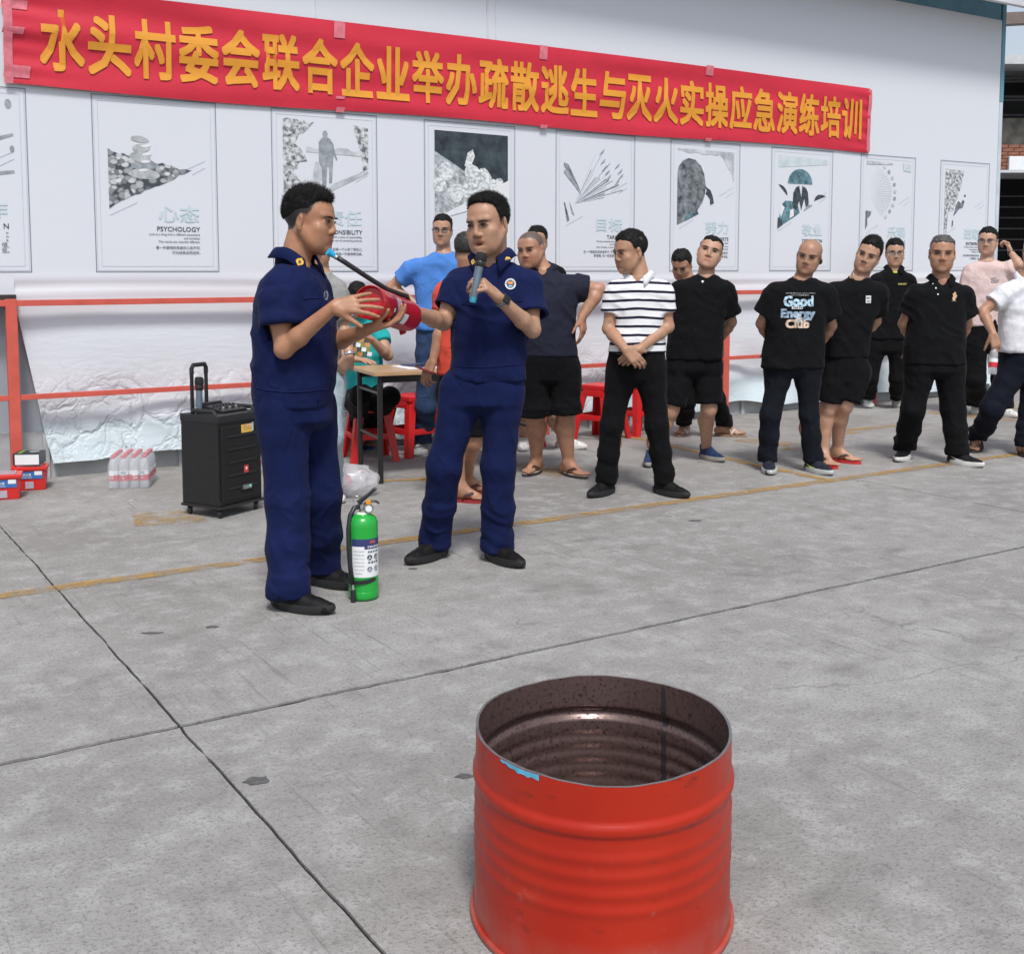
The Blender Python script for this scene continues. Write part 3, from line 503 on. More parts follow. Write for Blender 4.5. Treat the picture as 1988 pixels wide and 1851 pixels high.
MB().lathe(ch, 96, sy=RY / RX).build('chime', M_DO, drum, True)
sw = R(52)                                           # weld seam inside
ws = MB(); V = []
for z in np.linspace(.02, DH - .004, 40):
    for d_ in (-.026, .026): V.append(((RX - .0078) * drum_r(z, 1.8) * (1 - .012 * z / DH) * math.cos(sw + d_), (RY - .0078) * drum_r(z, 1.8) * (1 - .012 * z / DH) * math.sin(sw + d_), z))
ws.add(V, [(2 * i, 2 * i + 1, 2 * i + 3, 2 * i + 2) for i in range(39)]).build('weld_seam', mat('weld_dark', (.03, .026, .026), .5), drum, True)
tp_ = MB(); V = []
for j in range(13):
    w = R(-142 + 21 * j / 12); fl = 1 - .012 + .006 * math.sin(w * 3 + 2); top = DH + (.004 * math.sin(w * 2 + 1) + .0018 * math.sin(w * 5) + .0005 * math.sin(w * 23)) - .0005; lo = top - .004 - .007 * min(1, j / 6) - .002 * math.sin(j * 2.3)
    for z in (top, lo): V.append(((RX + .0012) * drum_r(z) * fl * math.cos(w), (RY + .0012) * drum_r(z) * fl * math.sin(w), z))
tp_.add(V, [(2 * j, 2 * j + 1, 2 * j + 3, 2 * j + 2) for j in range(12)]).build('blue_paint_remnant', mat('old_blue_paint', (.10, .42, .62), .45, .25, 40), drum, True)

# ------------------------------------------------------------------ fire extinguishers
def ext_label(name):
    m = mat(name, (.72, .74, .76), .4, 0); return m
def extinguisher(name, loc, rz, body_m, label, h=.372, r=.0655):
    e = empty(name, loc, rz, label, 'extinguisher')
    MB().lathe([(0, .004), (r * .9, .004), (r * .985, .010), (r, .02), (r, h * .10), (r * .985, h * .103), (r * .985, h * .86), (r * .97, h * .90), (r * .86, h * .955), (r * .6, h * .99), (.024, h)], 40).build('cylinder', body_m, e, 40)
    return e
g = ground(706, 1160); ge = extinguisher('fire_extinguisher', (g[0], g[1], 0), R(-32), mat('extinguisher_green', (.015, .36, .045), .28, .06, 6, spec=.6), 'green fire extinguisher standing on the concrete beside the firefighter')
h, r = .372, .0655
MB().lathe([(.030, h - .004), (.026, h + .006), (.018, h + .008)], 24).build('neck_ring', mat('pale_green', (.55, .74, .55), .4), ge, True)
MB().lathe([(.015, h), (.015, h + .018), (.019, h + .022), (.019, h + .040), (.012, h + .046), (0, h + .046)], 20).build('valve', M_CHROME, ge, 40)
mb = MB(); mb.tube([(-.018, 0, h + .046), (.0, 0, h + .060), (.026, 0, h + .080), (.050, 0, h + .104), (.060, 0, h + .108)], [.013, .012, .010, .010, .007], 8, sq=.8); mb.build('squeeze_lever', M_BLKM, ge, 40)
MB().tube([(.0, 0, h + .034), (.03, 0, h + .052), (.058, 0, h + .052), (.072, 0, h + .042)], [.010, .010, .009, .006], 8, sq=.6).build('carry_handle', M_BLKM, ge, 40)
MB().tube([(-.026 + .014 * math.cos(a), -.004, h + .058 + .017 * math.sin(a)) for a in np.linspace(0, 2 * PI, 15)], .0016, 6).build('safety_ring', M_CHROME, ge, True)
MB().box((.026, -.008, h + .050), (.020, .012, .020)).build('safety_clip', mat('orange_clip', (.80, .32, .02), .4), ge, bevel=.003)
gd = MB().lathe([(0, 0), (.017, 0), (.019, .004), (.017, .010), (0, .010)], 20).build('pressure_gauge', M_CHROME, ge, 40); gd.location = (.030, -.020, h + .026); gd.rotation_euler = (R(90), 0, 0)
gf = MB().lathe([(0, 0), (.014, 0)], 16).build('gauge_face', M_WHT, gd); gf.location.z = .0106
hs = [(-.012, -.006, h + .030), (-.034, -.014, h + .026), (-.050, -.030, h - .004), (-.056, -.046, h - .06), (-.054, -.056, h - .14), (-.048, -.062, h - .22), (-.040, -.064, h - .295)]
MB().tube(hs, .0105, 10).build('hose', mat('rubber_black', (.016, .017, .02), .4, .1, 30, .0004, 150), ge, True)
MB().tube([(-.040, -.064, h - .295), (-.038, -.064, h - .318)], .0095, 10).build('hose_ferrule', M_CHROME, ge, 40)
MB().tube([(-.038, -.064, h - .318), (-.036, -.066, h - .345), (-.036, -.0665, h - .398)], [.011, .0125, .011], 10).build('nozzle', M_BLKM, ge, 40)
MB().lathe([(r + .002, .082), (r + .003, .085), (r + .003, .097), (r + .002, .100)], 40).build('rubber_strap', M_BLKM, ge, 40).rotation_euler = (R(3), R(-4), 0)
def wrap_label(e, r, z0, z1, a0, a1, name, m, off=.0008, nseg=20):
    mb = MB(); V = []
    for k in range(nseg + 1):
        a = a0 + (a1 - a0) * k / nseg
        for z in (z0, z1): V.append(((r + off) * math.cos(a), (r + off) * math.sin(a), z))
    mb.add(V, [(2 * k, 2 * k + 2, 2 * k + 3, 2 * k + 1) for k in range(nseg)]); return mb.build(name, m, e, True)
A0, A1 = R(-128), R(18); rl = r * .985
wrap_label(ge, rl, .106, .240, A0, A1, 'label', M_WHT); wrap_label(ge, rl, .240, .272, A0, A1, 'label_header', mat('label_navy', (.035, .045, .16), .4))
def wrap_text(e, s, r, amid, z, hgt, m, off=.0016, bold=.0, w=None, name='label_print'):
    v, f = text_geo(s, w=w, h=hgt if not w else None, bold=bold, align='CENTER')
    a = amid + v[:, 0] / r; q = r + off + v[:, 2]; MB().add(np.stack([q * np.cos(a), q * np.sin(a), z + v[:, 1]], 1).tolist(), f).build(name, m, e, 'flat')
wrap_text(ge, '手提式灭火器', rl, R(-40), .2335, .012, M_WHT, .0024, .01, w=.062); wrap_label(ge, rl, .229, .247, R(-78), R(0), 'label_band', MATS['label_navy'], .0018)
wrap_text(ge, '消防', rl, R(-46), .252, .014, mat('label_orange', (.75, .16, .08), .4), .0016, .01)
for k in range(7): wrap_text(ge, ['使用方法及注意事项', '适用范围灭火级别', '每月检查一次压力表', '指针在绿区为正常', '避免日晒雨淋受潮', '一经开启必须再充装', '有效期五年'][k], rl, R(-100), .217 - .0160 * k, None, M_GREY, .0016, w=.046 if k < 6 else .03)
for k, (s, zz) in enumerate((('提 起 灭 火 器', .213), ('对 准 火 源', .166))): wrap_text(ge, s, rl, R(-42), zz, None, M_INK, .0016, .02, w=.052)
for a in (-58, -28):
    for z, in ((.192,), (.141,)):
        P = [(k2 * 2 * PI / 14) for k2 in range(14)]; aa = [R(a) + .012 * math.cos(w) / rl for w in P]; MB().add([((rl + .0016) * math.cos(q), (rl + .0016) * math.sin(q), z + .012 * math.sin(w)) for q, w in zip(aa, P)], [tuple(range(14))]).build('label_pictogram', M_INK if z > .17 else M_GREY, ge, 'flat')
        wrap_text(ge, '人', rl, R(a), z - .008, .016, M_WHT, .0024, .02)

# ------------------------------------------------------------------ rolling loudspeaker
g0 = ground(426, 1008); sp = empty('rolling_loudspeaker', (g0[0], g0[1], 0), R(27), 'black rolling loudspeaker with pulled out handle by the wall', 'loudspeaker')
W_, D_, Z0, Z1 = .352, .29, .065, .575
M_CAB = mat('cabinet_black', (.011, .011, .012), .5, .2, 30, .0008, 260); M_GRL = mat('grille_black', (.006, .006, .0065), .75, .3, 300, .001, 500)
MB().box2((0, 0, Z0), (W_, D_, Z1)).build('cabinet', M_CAB, sp, bevel=.012)
gr = MB().box2((.018, -.016, Z0 + .03), (W_ - .018, .004, Z1 - .05)).build('front_grille', M_GRL, sp, bevel=.008)
for k in range(5): MB().box2((.06, -.020, .16 + k * .075), (W_ - .06, -.0155, .172 + k * .075)).build('grille_rib', M_BLKM, sp, bevel=.002)
MB().box2((-.006, -.012, Z0 - .012), (W_ + .006, D_ + .006, Z0 + .004)).build('base_plate', M_BLKM, sp, bevel=.004)
MB().box2((-.004, -.008, Z1 - .03), (W_ + .004, D_ + .004, Z1 + .016)).build('top_frame', M_BLK, sp, bevel=.012)
pn = MB().box((.20, .13, Z1 + .030), (.20, .15, .026), rotm(R(10), 0, 0)).build('control_panel', M_BLK, sp, bevel=.006)
for k in range(7):
    for j in range(2): MB().lathe([(.0075, 0), (.0065, .012), (0, .012)], 10, (.125 + k * .026, .10 + j * .05, Z1 + .038 + j * .008)).build('knob', M_CHROME if j == 0 and k % 2 else M_BLKM, sp, 40)
for s_ in (0, 1): MB().tube([(.02 + s_ * (W_ - .04), .03, Z1 + .01), (.02 + s_ * (W_ - .04), .05, Z1 + .035), (.02 + s_ * (W_ - .04), .20, Z1 + .035), (.02 + s_ * (W_ - .04), .22, Z1 + .01)], .013, 8).build('side_handle', M_BLK, sp, 40)
MB().tube([(.09, D_ - .07, Z1 + .012), (.11, D_ - .07, Z1 + .058), (.25, D_ - .07, Z1 + .058), (.27, D_ - .07, Z1 + .012)], .013, 8).build('top_grip', M_BLK, sp, 40)
for x in (.012, .125): MB().box2((x + .055, D_ - .028, Z1), (x + .072, D_ - .012, Z1 + .245)).build('handle_tube', M_BLKM, sp, bevel=.003)
MB().tube([(.076, D_ - .02, Z1 + .235), (.076, D_ - .02, Z1 + .268), (.09, D_ - .02, Z1 + .288), (.18, D_ - .02, Z1 + .288), (.189, D_ - .02, Z1 + .268), (.189, D_ - .02, Z1 + .235)], .013, 8).build('handle_grip', M_BLK, sp, 40)
for (x, y) in ((.03, .02), (W_ - .03, .02), (.03, D_ - .03), (W_ - .03, D_ - .03)):
    c_ = MB().lathe([(0, -.012), (.022, -.012), (.026, -.008), (.026, .008), (.022, .012), (0, .012)], 18).build('caster', M_BLKM, sp, 40); c_.location = (x, y, .0265); c_.rotation_euler = (R(90), 0, R(35))
    MB().box((0, 0, 0), (.012, .034, .026)).build('caster_fork', M_BLK, c_).location = (0, .020, 0)
    MB().lathe([(0, .0), (.006, .0)], 10).build('caster_bolt', M_CHROME, c_).location = (0, 0, .0135)
MB().box((.215, -.0185, .50), (.088, .002, .048)).build('paper_sticker', mat('sticker_yellow', (.72, .45, .10), .5, .25, 30), sp, bevel=.0008)
MB().box((.235, -.0205, .512), (.034, .002, .022)).build('sticker_print', mat('sticker_peach', (.75, .42, .30), .5, .2, 60), sp); MB().box((.262, -.0207, .505), (.012, .002, .05)).build('sticker_print', mat('sticker_mint', (.45, .62, .55), .5, .3, 90), sp)
MB().box((.205, -.0185, .262), (.034, .003, .046)).build('brand_badge', mat('badge_red', (.66, .05, .05), .45), sp, bevel=.001); MB().lathe([(0, 0), (.009, 0)], 6).build('badge_emblem', M_WHT, sp).matrix_local = Matrix.Translation((.205, -.0206, .268)) @ Matrix.Rotation(R(90), 4, 'X')
MB().box((.205, -.0185, .160), (.098, .012, .036)).build('display_bezel', M_BLK, sp, bevel=.004)
MB().box((.205, -.0255, .160), (.066, .003, .022)).build('display', mat('display_grey', (.22, .25, .26), .3, .4, 80), sp)
mled = mat('led_green', (.1, .8, .5), .4); mled.node_tree.nodes['Principled BSDF'].inputs['Emission Color'].default_value = (.1, .9, .5, 1); mled.node_tree.nodes['Principled BSDF'].inputs['Emission Strength'].default_value = 1.0
v, f = text_geo('88', h=.010); MB().add([(a[0] + .222, -.0275, a[1] + .158) for a in v], f).build('display_digits', mled, sp, 'flat')
# microphones
M_MICB = mat('mic_body', (.16, .21, .26), .35, .1, metal=.4); M_MICH = mat('mic_foam', (.012, .012, .013), .8, .2, 60, .002, 300)
def microphone(a, b, label, blue=False):
    a, b = Vector(a), Vector(b); L = (b - a).length; e = empty('wireless_microphone', tuple(a), 0, label, 'microphone'); e.rotation_euler = (b - a).to_track_quat('Z', 'Y').to_euler()
    MB().lathe([(0, 0), (.015, 0), (.0165, .006), (.018, L * .4), (.0185, L * .68)], 20).build('barrel', M_MICB, e, 40)
    MB().lathe([(.0185, L * .68), (.023, L * .70), (.0245, L * .74), (.0245, L * .78), (.023, L * .80)], 20).build('collar', M_BLKM, e, 40)
    MB().lathe([(.023, L * .80), (.0262, L * .84), (.0262, L * .93), (.022, L * .985), (.012, L), (0, L)], 20).build('head', M_MICH, e, 40)
    MB().lathe([(0, -.022 if blue else -.01), (.014, -.022 if blue else -.01), (.0158, -.012 if blue else -.006), (.0158, .002)], 18).build('end_cap', mat('cap_blue', (.03, .28, .40), .4) if blue else M_BLKM, e, 40); return e
mw = sp.matrix_basis
microphone(mw @ Vector((.05, D_ - .10, Z1 - .02)), mw @ Vector((.066, D_ - .09, Z1 + .225)), 'spare microphone stuck upright in the rolling loudspeaker')

# ------------------------------------------------------------------ bottles
def glassy(name, col, alpha, rough=.12):
    m = mat(name, col, rough, 0, spec=.6); n, l, b = nodes_of(m); b.inputs['Alpha'].default_value = alpha; return m
M_PET = glassy('clear_bottle', (.74, .77, .82), .38, .08); M_WATER = glassy('bottle_water', (.70, .73, .78), .30, .05); M_FILM = glassy('shrink_film', (.80, .81, .86), .22, .12); M_CAP = mat('cap_red', (.66, .05, .07), .4, .1)
M_LBR = mat('label_red', (.60, .03, .05), .4, .15, 20); M_LBP = print_mat('label_picture', 'noise', (.08, .17, .18), (.55, .66, .68), 30)
bottle_prof = [(0, .002), (.028, .002), (.0315, .008), (.0315, .042), (.030, .048), (.0315, .054), (.0315, .120), (.030, .132), (.0315, .142), (.028, .168), (.018, .188), (.0125, .196), (.0125, .204)]
ME_B = MB().lathe(bottle_prof, 18).mesh('bottle', M_PET, True); ME_C = MB().lathe([(.0145, .199), (.0150, .203), (.0148, .216), (.0125, .218), (0, .218)], 14).mesh('cap', M_CAP, 40)
_l = MB(); _l.lathe([(.0321, .054), (.0321, .092)], 18); _l.mi = 1; _l.lathe([(.0321, .092), (.0321, .120)], 18); ME_L = _l.mesh('label', [M_LBR, M_WHT], True)
def bottle(parent=None, loc=(0, 0, 0), label=None, group=None):
    if parent is None: e = empty('water_bottle', loc, 0, label, 'bottle', group)
    else: e = empty('bottle', loc); e.parent = parent
    link('shell', ME_B, e); link('cap', ME_C, e); link('label', ME_L, e); return e
def water_pack(g, rz, nx, ny, label):
    e = empty('water_bottle_pack', (g[0], g[1], 0), rz, label, 'bottle pack', 'shrink wrapped packs of water'); s_ = .064
    for i in range(nx):
        for j in range(ny):
            b = link('bottle', ME_B, e); b.location = (s_ * (i + .5), s_ * (j + .5), 0)
            for nm, me in (('cap', ME_C), ('label', ME_L)): link(nm, me, b)
            b.rotation_euler.z = random.uniform(-1, 1)
            if j == 0:
                MB().box((0, 0, 0), (.030, .001, .030)).build('label_picture', M_LBP if (i % 2) else M_WHT, b).location = (0, -.0328, .102); b.rotation_euler.z = (i % 3 - 1) * .3
                v, f = text_geo('百岁' if i % 2 == 0 else '山', h=.014, bold=.02, align='CENTER'); MB().add([(a[0], -.0330 - a[2], a[1] + .066) for a in v], f).build('label_print', M_WHT, b, 'flat')
    fm = MB(); X, Y = nx * s_, ny * s_; q = .012
    for (z, i_) in ((.004, 0), (.15, 0), (.185, .012), (.222, .018)):
        P = []
        for cx, cy, a0 in ((X - q, Y - q, 0), (q, Y - q, 90), (q, q, 180), (X - q, q, 270)):
            for a in (0, 30, 60, 90): w = R(a0 + a); P.append((cx + (q + .003 - i_) * math.cos(w), cy + (q + .003 - i_) * math.sin(w), z))
        fm.v += P
    n_ = 16; fm.f = [(i * n_ + j, i * n_ + (j + 1) % n_, (i + 1) * n_ + (j + 1) % n_, (i + 1) * n_ + j) for i in range(3) for j in range(n_)] + [tuple(3 * n_ + j for j in range(n_))]; fm.m = [0] * len(fm.f)
    fm.build('shrink_film', M_FILM, e, 35); return e
water_pack(ground(210, 950), R(-24), 4, 5, 'shrink wrapped pack of red capped water bottles by the wall')
water_pack(ground(496, 918), R(-15), 4, 4, 'water bottle pack half hidden behind the tall firefighter and the loudspeaker')
# plastic bag with empties
g = ground(682, 962); bag = empty('plastic_bag', (g[0], g[1], 0), -YAW, 'thin clear plastic bag with empty bottles lying behind the extinguisher', 'bag')
bm_ = bmesh.new(); bmesh.ops.create_icosphere(bm_, subdivisions=4, radius=1)
for v in bm_.verts:
    p = v.co.copy(); k = 1 + .16 * mnoise.noise(p * 2.2) + .10 * mnoise.noise(p * 5) + .05 * abs(mnoise.noise(p * 11)); v.co = Vector((p.x * .165 * k, p.y * .12 * k, max(.002, .095 + p.z * .105 * k + (.04 * max(0, -p.x) if p.z > 0 else 0))))
me = bpy.data.meshes.new('film'); bm_.to_mesh(me); bm_.free(); me.polygons.foreach_set('use_smooth', [True] * len(me.polygons)); me.materials.append(glassy('bag_film', (.80, .79, .84), .42, .18)); link('film', me, bag)
for k, (x, y, z, ry, rz, lb) in enumerate(((-.09, -.02, .075, 60, 20, 'crushed water bottle inside the plastic bag, upper one'), (.06, -.03, .05, -75, -30, 'empty bottle with red label inside the plastic bag'), (-.02, -.07, .04, 85, 100, 'empty bottle lying lowest inside the plastic bag'))):
    b = bottle(None, bag.matrix_basis @ Vector((x * .6, y, z)), lb, 'bottles in the bag'); b.rotation_euler = (0, R(ry), R(rz) - YAW); b.scale = (.9, .9, .72)
# boxes of masks and tissues
M_CBX = mat('box_red', (.58, .022, .018), .35, .08, 6); M_CBL = mat('box_lid', (.66, .03, .02), .3, .1)
M_LBB = mat('label_blue', (.04, .15, .42), .4, .1)
def red_box(g, rz, label):
    e = empty('red_plastic_box', (g[0], g[1], 0), rz, label, 'box', 'red lidded boxes')
    MB().box((0, 0, .065), (.185, .135, .13), None, 1.08).build('body', M_CBX, e, bevel=.006); MB().box((0, 0, .142), (.218, .165, .022)).build('lid', M_CBL, e, bevel=.006); MB().box((0, 0, .157), (.15, .10, .012)).build('lid_window', glassy('window_film', (.55, .5, .6), .7), e, bevel=.004)
    MB().box((0, -.0735, .100), (.165, .002, .048)).build('label', M_LBB, e); MB().box((.055, -.0755, .112), (.045, .002, .026)).build('label_print', M_WHT, e)
    v, f = text_geo('灭火毯', h=.016, bold=.02, align='CENTER'); MB().add([(a[0] - .012, -.0758 - a[2], a[1] + .095) for a in v], f).build('label_print', M_WHT, e, 'flat'); v, f = text_geo('家庭应急用品', h=.009, align='CENTER'); MB().add([(a[0] - .012, -.0758, a[1] + .081) for a in v], f).build('label_print', M_WHT, e, 'flat')
    MB().box((0, -.071, .035), (.05, .002, .045)).build('window', MATS['window_film'], e); return e
red_box(ground(8, 966), R(-14), 'red lidded box cut by the left picture edge'); rb = red_box(ground(60, 948), R(-16), 'red lidded box with a dark carton on top of it')
cb = empty('dark_carton', (rb.location.x, rb.location.y + .01, .1635), R(-26), 'dark carton with green stripe lying on the red box', 'carton')
MB().box((0, 0, .038), (.165, .15, .076)).build('carton', mat('carton_dark', (.03, .034, .045), .4, .1), cb, bevel=.003); MB().box((.006, -.0765, .036), (.148, .003, .064)).build('end_panel', M_WHT, cb); MB().box((-.045, 0, .0765), (.018, .14, .002)).build('stripe', mat('stripe_green', (.16, .48, .08), .4), cb); MB().box((.03, .01, .0765), (.06, .05, .002), rotm(0, 0, .5)).build('printed_picture', P_MID, cb)
v, f = text_geo('KN', h=.028, bold=.02); MB().add([(-.0845 - a[2], -a[0] + .0, a[1] + .02) for a in v], f).build('lettering', M_WHT, cb, 'flat')
# ------------------------------------------------------------------ folding table, papers, stools
tb = empty('folding_table', (3.30, 6.84, 0), R(-9), 'wooden topped folding table with black legs behind the firefighters', 'table')
def wood():
    m = mat('table_wood', (.55, .36, .20), .28, 0); n, l, b = nodes_of(m); tc = n.new('ShaderNodeTexCoord'); v = mapn(n, l, tc.outputs['Object'], (1.2, 14, 8)); c = mixc(n, l, ramp(n, l, noisen(n, l, v, 3, 5, .6), .3, .7), (.42, .25, .12), (.58, .385, .215)); l.new(c, b.inputs['Base Color']); return m
TW, TD, TH = 1.25, .56, .745
MB().box2((0, 0, TH - .022), (TW, TD, TH)).build('table_top', wood(), tb, bevel=.004); MB().box2((-.003, -.003, TH - .026), (TW + .003, TD + .003, TH - .008)).build('edge_band', mat('edge_band', (.46, .30, .17), .4), tb, bevel=.002)
MB().box2((.06, .04, TH - .075), (TW - .06, .07, TH - .028)).build('apron', M_BLKM, tb); MB().box2((.06, TD - .07, TH - .075), (TW - .06, TD - .04, TH - .028)).build('apron', M_BLKM, tb)
for x in (.05, TW - .05):
    for y in (.04, TD - .04): MB().tube([(x, y, 0), (x, y, TH - .03)], .0185, 10).build('leg', M_BLKM, tb, 40)
    for z in (.30, .60): MB().tube([(x, .04, z), (x, TD - .04, z)], .011, 8).build('crossbar', M_BLKM, tb, 40)
    MB().tube([(x, TD / 2, .60), (x + (.22 if x < .5 else -.22), TD / 2, TH - .03)], .008, 6).build('brace', M_BLKM, tb, 40)
pw = tb.matrix_basis
pp = empty('paper_stack', pw @ Vector((.36, .26, TH + .001)), R(-4), 'white papers lying on the folding table', 'paper'); MB().box((0, 0, .002), (.21, .29, .004)).build('sheets', M_WHT, pp); MB().box((.13, .05, .003), (.21, .29, .006), rotm(0, 0, .25)).build('sheets', M_WHT, pp)
cl = empty('clipboard', pw @ Vector((.48, .33, TH + .008)), R(12), 'dark blue folder lying on the papers on the table', 'folder'); MB().box((0, 0, .004), (.30, .22, .007)).build('cover', mat('folder_blue', (.03, .045, .10), .4), cl, bevel=.002); MB().tube([(-.16, -.07, .012), (-.05, -.10, .012)], .0045, 8).build('pen', M_BLKM, cl, 40)
def stool_mesh():
    H_ = .46; parts = {}
    s_ = MB(); s_.box((0, 0, H_ - .02), (.27, .27, .04)); parts['seat'] = s_.mesh('seat', M_RED, 40, .012)
    lg = MB(); V = []
    for (t, z) in ((0., 0.), (.35, .16), (.7, .32), (1., H_ - .03)):
        o_ = .185 - (.185 - .118) * t; w_ = .052 + .012 * t
        V += [(o_, o_, z), (o_ - w_, o_, z), (o_ - w_, o_ - .014, z), (o_ - .014, o_ - .014, z), (o_ - .014, o_ - w_, z), (o_, o_ - w_, z)]
    F = [(i * 6 + j, i * 6 + (j + 1) % 6, (i + 1) * 6 + (j + 1) % 6, (i + 1) * 6 + j) for i in range(3) for j in range(6)] + [tuple(range(5, -1, -1)), tuple(range(18, 24))]
    parts['leg'] = lg.add(V, F).mesh('leg', M_RED, 40); b = MB(); b.box((0, .149, .19), (.27, .012, .045)); parts['rung'] = b.mesh('rung', M_RED, 40, .004)
    a = MB(); a.box((0, .126, H_ - .065), (.20, .012, .06)); parts['apron'] = a.mesh('apron', M_RED, 40, .004); return parts
SP = stool_mesh()
def stool(x, y, rz, label):
    e = empty('red_stool', (x, y, 0), rz, label, 'stool', 'red plastic stools by the wall'); link('seat', SP['seat'], e)
    for k in range(4):
        for nm in ('leg', 'rung', 'apron'): link(nm, SP[nm], e).rotation_euler.z = k * PI / 2
    return e
stool(3.72, 7.80, R(-12), 'red plastic stool under the seated person in teal'); stool(4.12, 7.86, R(8), 'red plastic stool right of the table leg by the jeans'); stool(5.82, 7.72, R(20), 'red plastic stool between the navy polo and striped polo men'); stool(6.27, 7.80, R(5), 'red plastic stool mostly hidden behind the striped polo man'); stool(5.02, 7.80, R(-8), 'red plastic stool behind the bare legs of the navy polo man')
# ================================================================== PEOPLE: bodies grown as one smooth surface from a skeleton
class SDF:
    """signed distance on a grid; limbs are blended together and meshed as a single skin"""
    def __init__(s, lo, hi, h):
        s.h = h; s.lo = np.array(lo, float) - 3 * h; s.n = np.ceil((np.array(hi, float) + 3 * h - s.lo) / h).astype(int) + 1; s.D = np.full(s.n, 1., np.float32)
    def op(s, lo, hi, fn, k, mode='add'):
        pad = k + 2.5 * s.h; a = np.maximum(np.floor((np.array(lo) - pad - s.lo) / s.h).astype(int), 0); b = np.minimum(np.ceil((np.array(hi) + pad - s.lo) / s.h).astype(int) + 1, s.n)
        if (b <= a).any(): return s
        X = (s.lo[0] + s.h * np.arange(a[0], b[0], dtype=np.float32))[:, None, None]; Y = (s.lo[1] + s.h * np.arange(a[1], b[1], dtype=np.float32))[None, :, None]; Z = (s.lo[2] + s.h * np.arange(a[2], b[2], dtype=np.float32))[None, None, :]
        X = X.astype(np.float32); Y = Y.astype(np.float32); Z = Z.astype(np.float32)
        d = fn(X, Y, Z).astype(np.float32); sl = s.D[a[0]:b[0], a[1]:b[1], a[2]:b[2]]; k = max(k, 1e-4)
        if mode == 'sub': A = -sl; B = d
        else: A = sl; B = d
        t = np.clip(.5 + .5 * (A - B) / k, 0, 1); r = A * (1 - t) + B * t - k * t * (1 - t); sl[...] = -r if mode == 'sub' else r
        return s
    def cone(s, a, b, ra, rb, k=.02, mode='add', flat=None):
        a, b = np.array(a, float), np.array(b, float); ab = b - a; L2 = max(ab @ ab, 1e-9); m = max(ra, rb)
        def fn(X, Y, Z):
            x, y, z = X - a[0], Y - a[1], Z - a[2]; t = np.clip((x * ab[0] + y * ab[1] + z * ab[2]) / L2, 0, 1)
            return np.sqrt((x - t * ab[0]) ** 2 + (y - t * ab[1]) ** 2 + (z - t * ab[2]) ** 2) - (ra + (rb - ra) * t)
        return s.op(np.minimum(a, b) - m, np.maximum(a, b) + m, fn, k, mode)
    def chain(s, pts, rs, k=.02, mode='add'):
        for a, b, ra, rb in zip(pts, pts[1:], rs, rs[1:]): s.cone(a, b, ra, rb, k, mode)
        return s
    def cyl(s, a, b, ra, rb, k=.01, mode='add', cap=.006):       # flat ended cone, for sleeves and trouser legs
        a, b = np.array(a, float), np.array(b, float); ab = b - a; L = math.sqrt(ab @ ab); ab = ab / L; m = max(ra, rb)
        def fn(X, Y, Z):
            x, y, z = X - a[0], Y - a[1], Z - a[2]; t = x * ab[0] + y * ab[1] + z * ab[2]; rad = np.sqrt(np.maximum(x * x + y * y + z * z - t * t, 0)); u = np.clip(t / L, 0, 1)
            return np.maximum(rad - (ra + (rb - ra) * u), np.maximum(-t, t - L))
        return s.op(np.minimum(a, b) - m, np.maximum(a, b) + m, fn, k, mode)
    def ell(s, c, M, r, k=.01, mode='add'):
        c = np.array(c, float); M = np.array(M, float); r = np.array(r, float); m = r.max()
        def fn(X, Y, Z):
            x, y, z = X - c[0], Y - c[1], Z - c[2]; p = [(x * M[0, i] + y * M[1, i] + z * M[2, i]) / r[i] for i in range(3)]
            k0 = np.sqrt(p[0] ** 2 + p[1] ** 2 + p[2] ** 2) + 1e-6; k1 = np.sqrt((p[0] / r[0]) ** 2 + (p[1] / r[1]) ** 2 + (p[2] / r[2]) ** 2) + 1e-6; return k0 * (k0 - 1) / k1
        return s.op(c - m, c + m, fn, k, mode)
    def loft(s, secs, k=.02, mode='add', p=2.3, grow=0.):         # secs: (z, cx, cy, half width, half depth)
        Q = np.array(sorted(secs), float); z0, z1 = Q[0, 0], Q[-1, 0]; A = Q[:, 3] + grow; B = Q[:, 4] + grow
        zz = np.linspace(z0, z1, 200); ker = np.hanning(15); ker /= ker.sum()
        def sm(v): w = np.interp(zz, Q[:, 0], v); return np.convolve(np.pad(w, 7, 'edge'), ker, 'valid')
        cx, cy, a_, b_ = sm(Q[:, 1]), sm(Q[:, 2]), sm(A), sm(B)
        def fn(X, Y, Z):
            zf = Z.ravel(); x = X - np.interp(zf, zz, cx)[None, None, :]; y = Y - np.interp(zf, zz, cy)[None, None, :]; a = np.interp(zf, zz, a_)[None, None, :]; b = np.interp(zf, zz, b_)[None, None, :]
            q = (np.abs(x / a) ** p + np.abs(y / b) ** p) ** (1 / p); d = (q - 1) * np.minimum(a, b); return np.maximum(d, np.maximum(Z - z1, z0 - Z))
        lo = (min(Q[:, 1] - A), min(Q[:, 2] - B), z0); hi = (max(Q[:, 1] + A), max(Q[:, 2] + B), z1); return s.op(lo, hi, fn, k, mode)
    def cut(s, fn): return s.op(s.lo, s.lo + s.n * s.h, fn, .004, 'sub')
    def mesh(s):
        D = s.D; S_ = D < 0; c = np.zeros(np.array(D.shape) - 1, np.uint8)
        for i in (0, 1):
            for j in (0, 1):
                for k in (0, 1): c += S_[i:D.shape[0] - 1 + i, j:D.shape[1] - 1 + j, k:D.shape[2] - 1 + k]
        act = (c > 0) & (c < 8); idx = np.argwhere(act); n = len(idx); num = np.full(act.shape, -1, np.int32); num[act] = np.arange(n)
        acc = np.zeros((n, 3), np.float32); cnt = np.zeros(n, np.float32); cor = [(i, j, k) for i in (0, 1) for j in (0, 1) for k in (0, 1)]
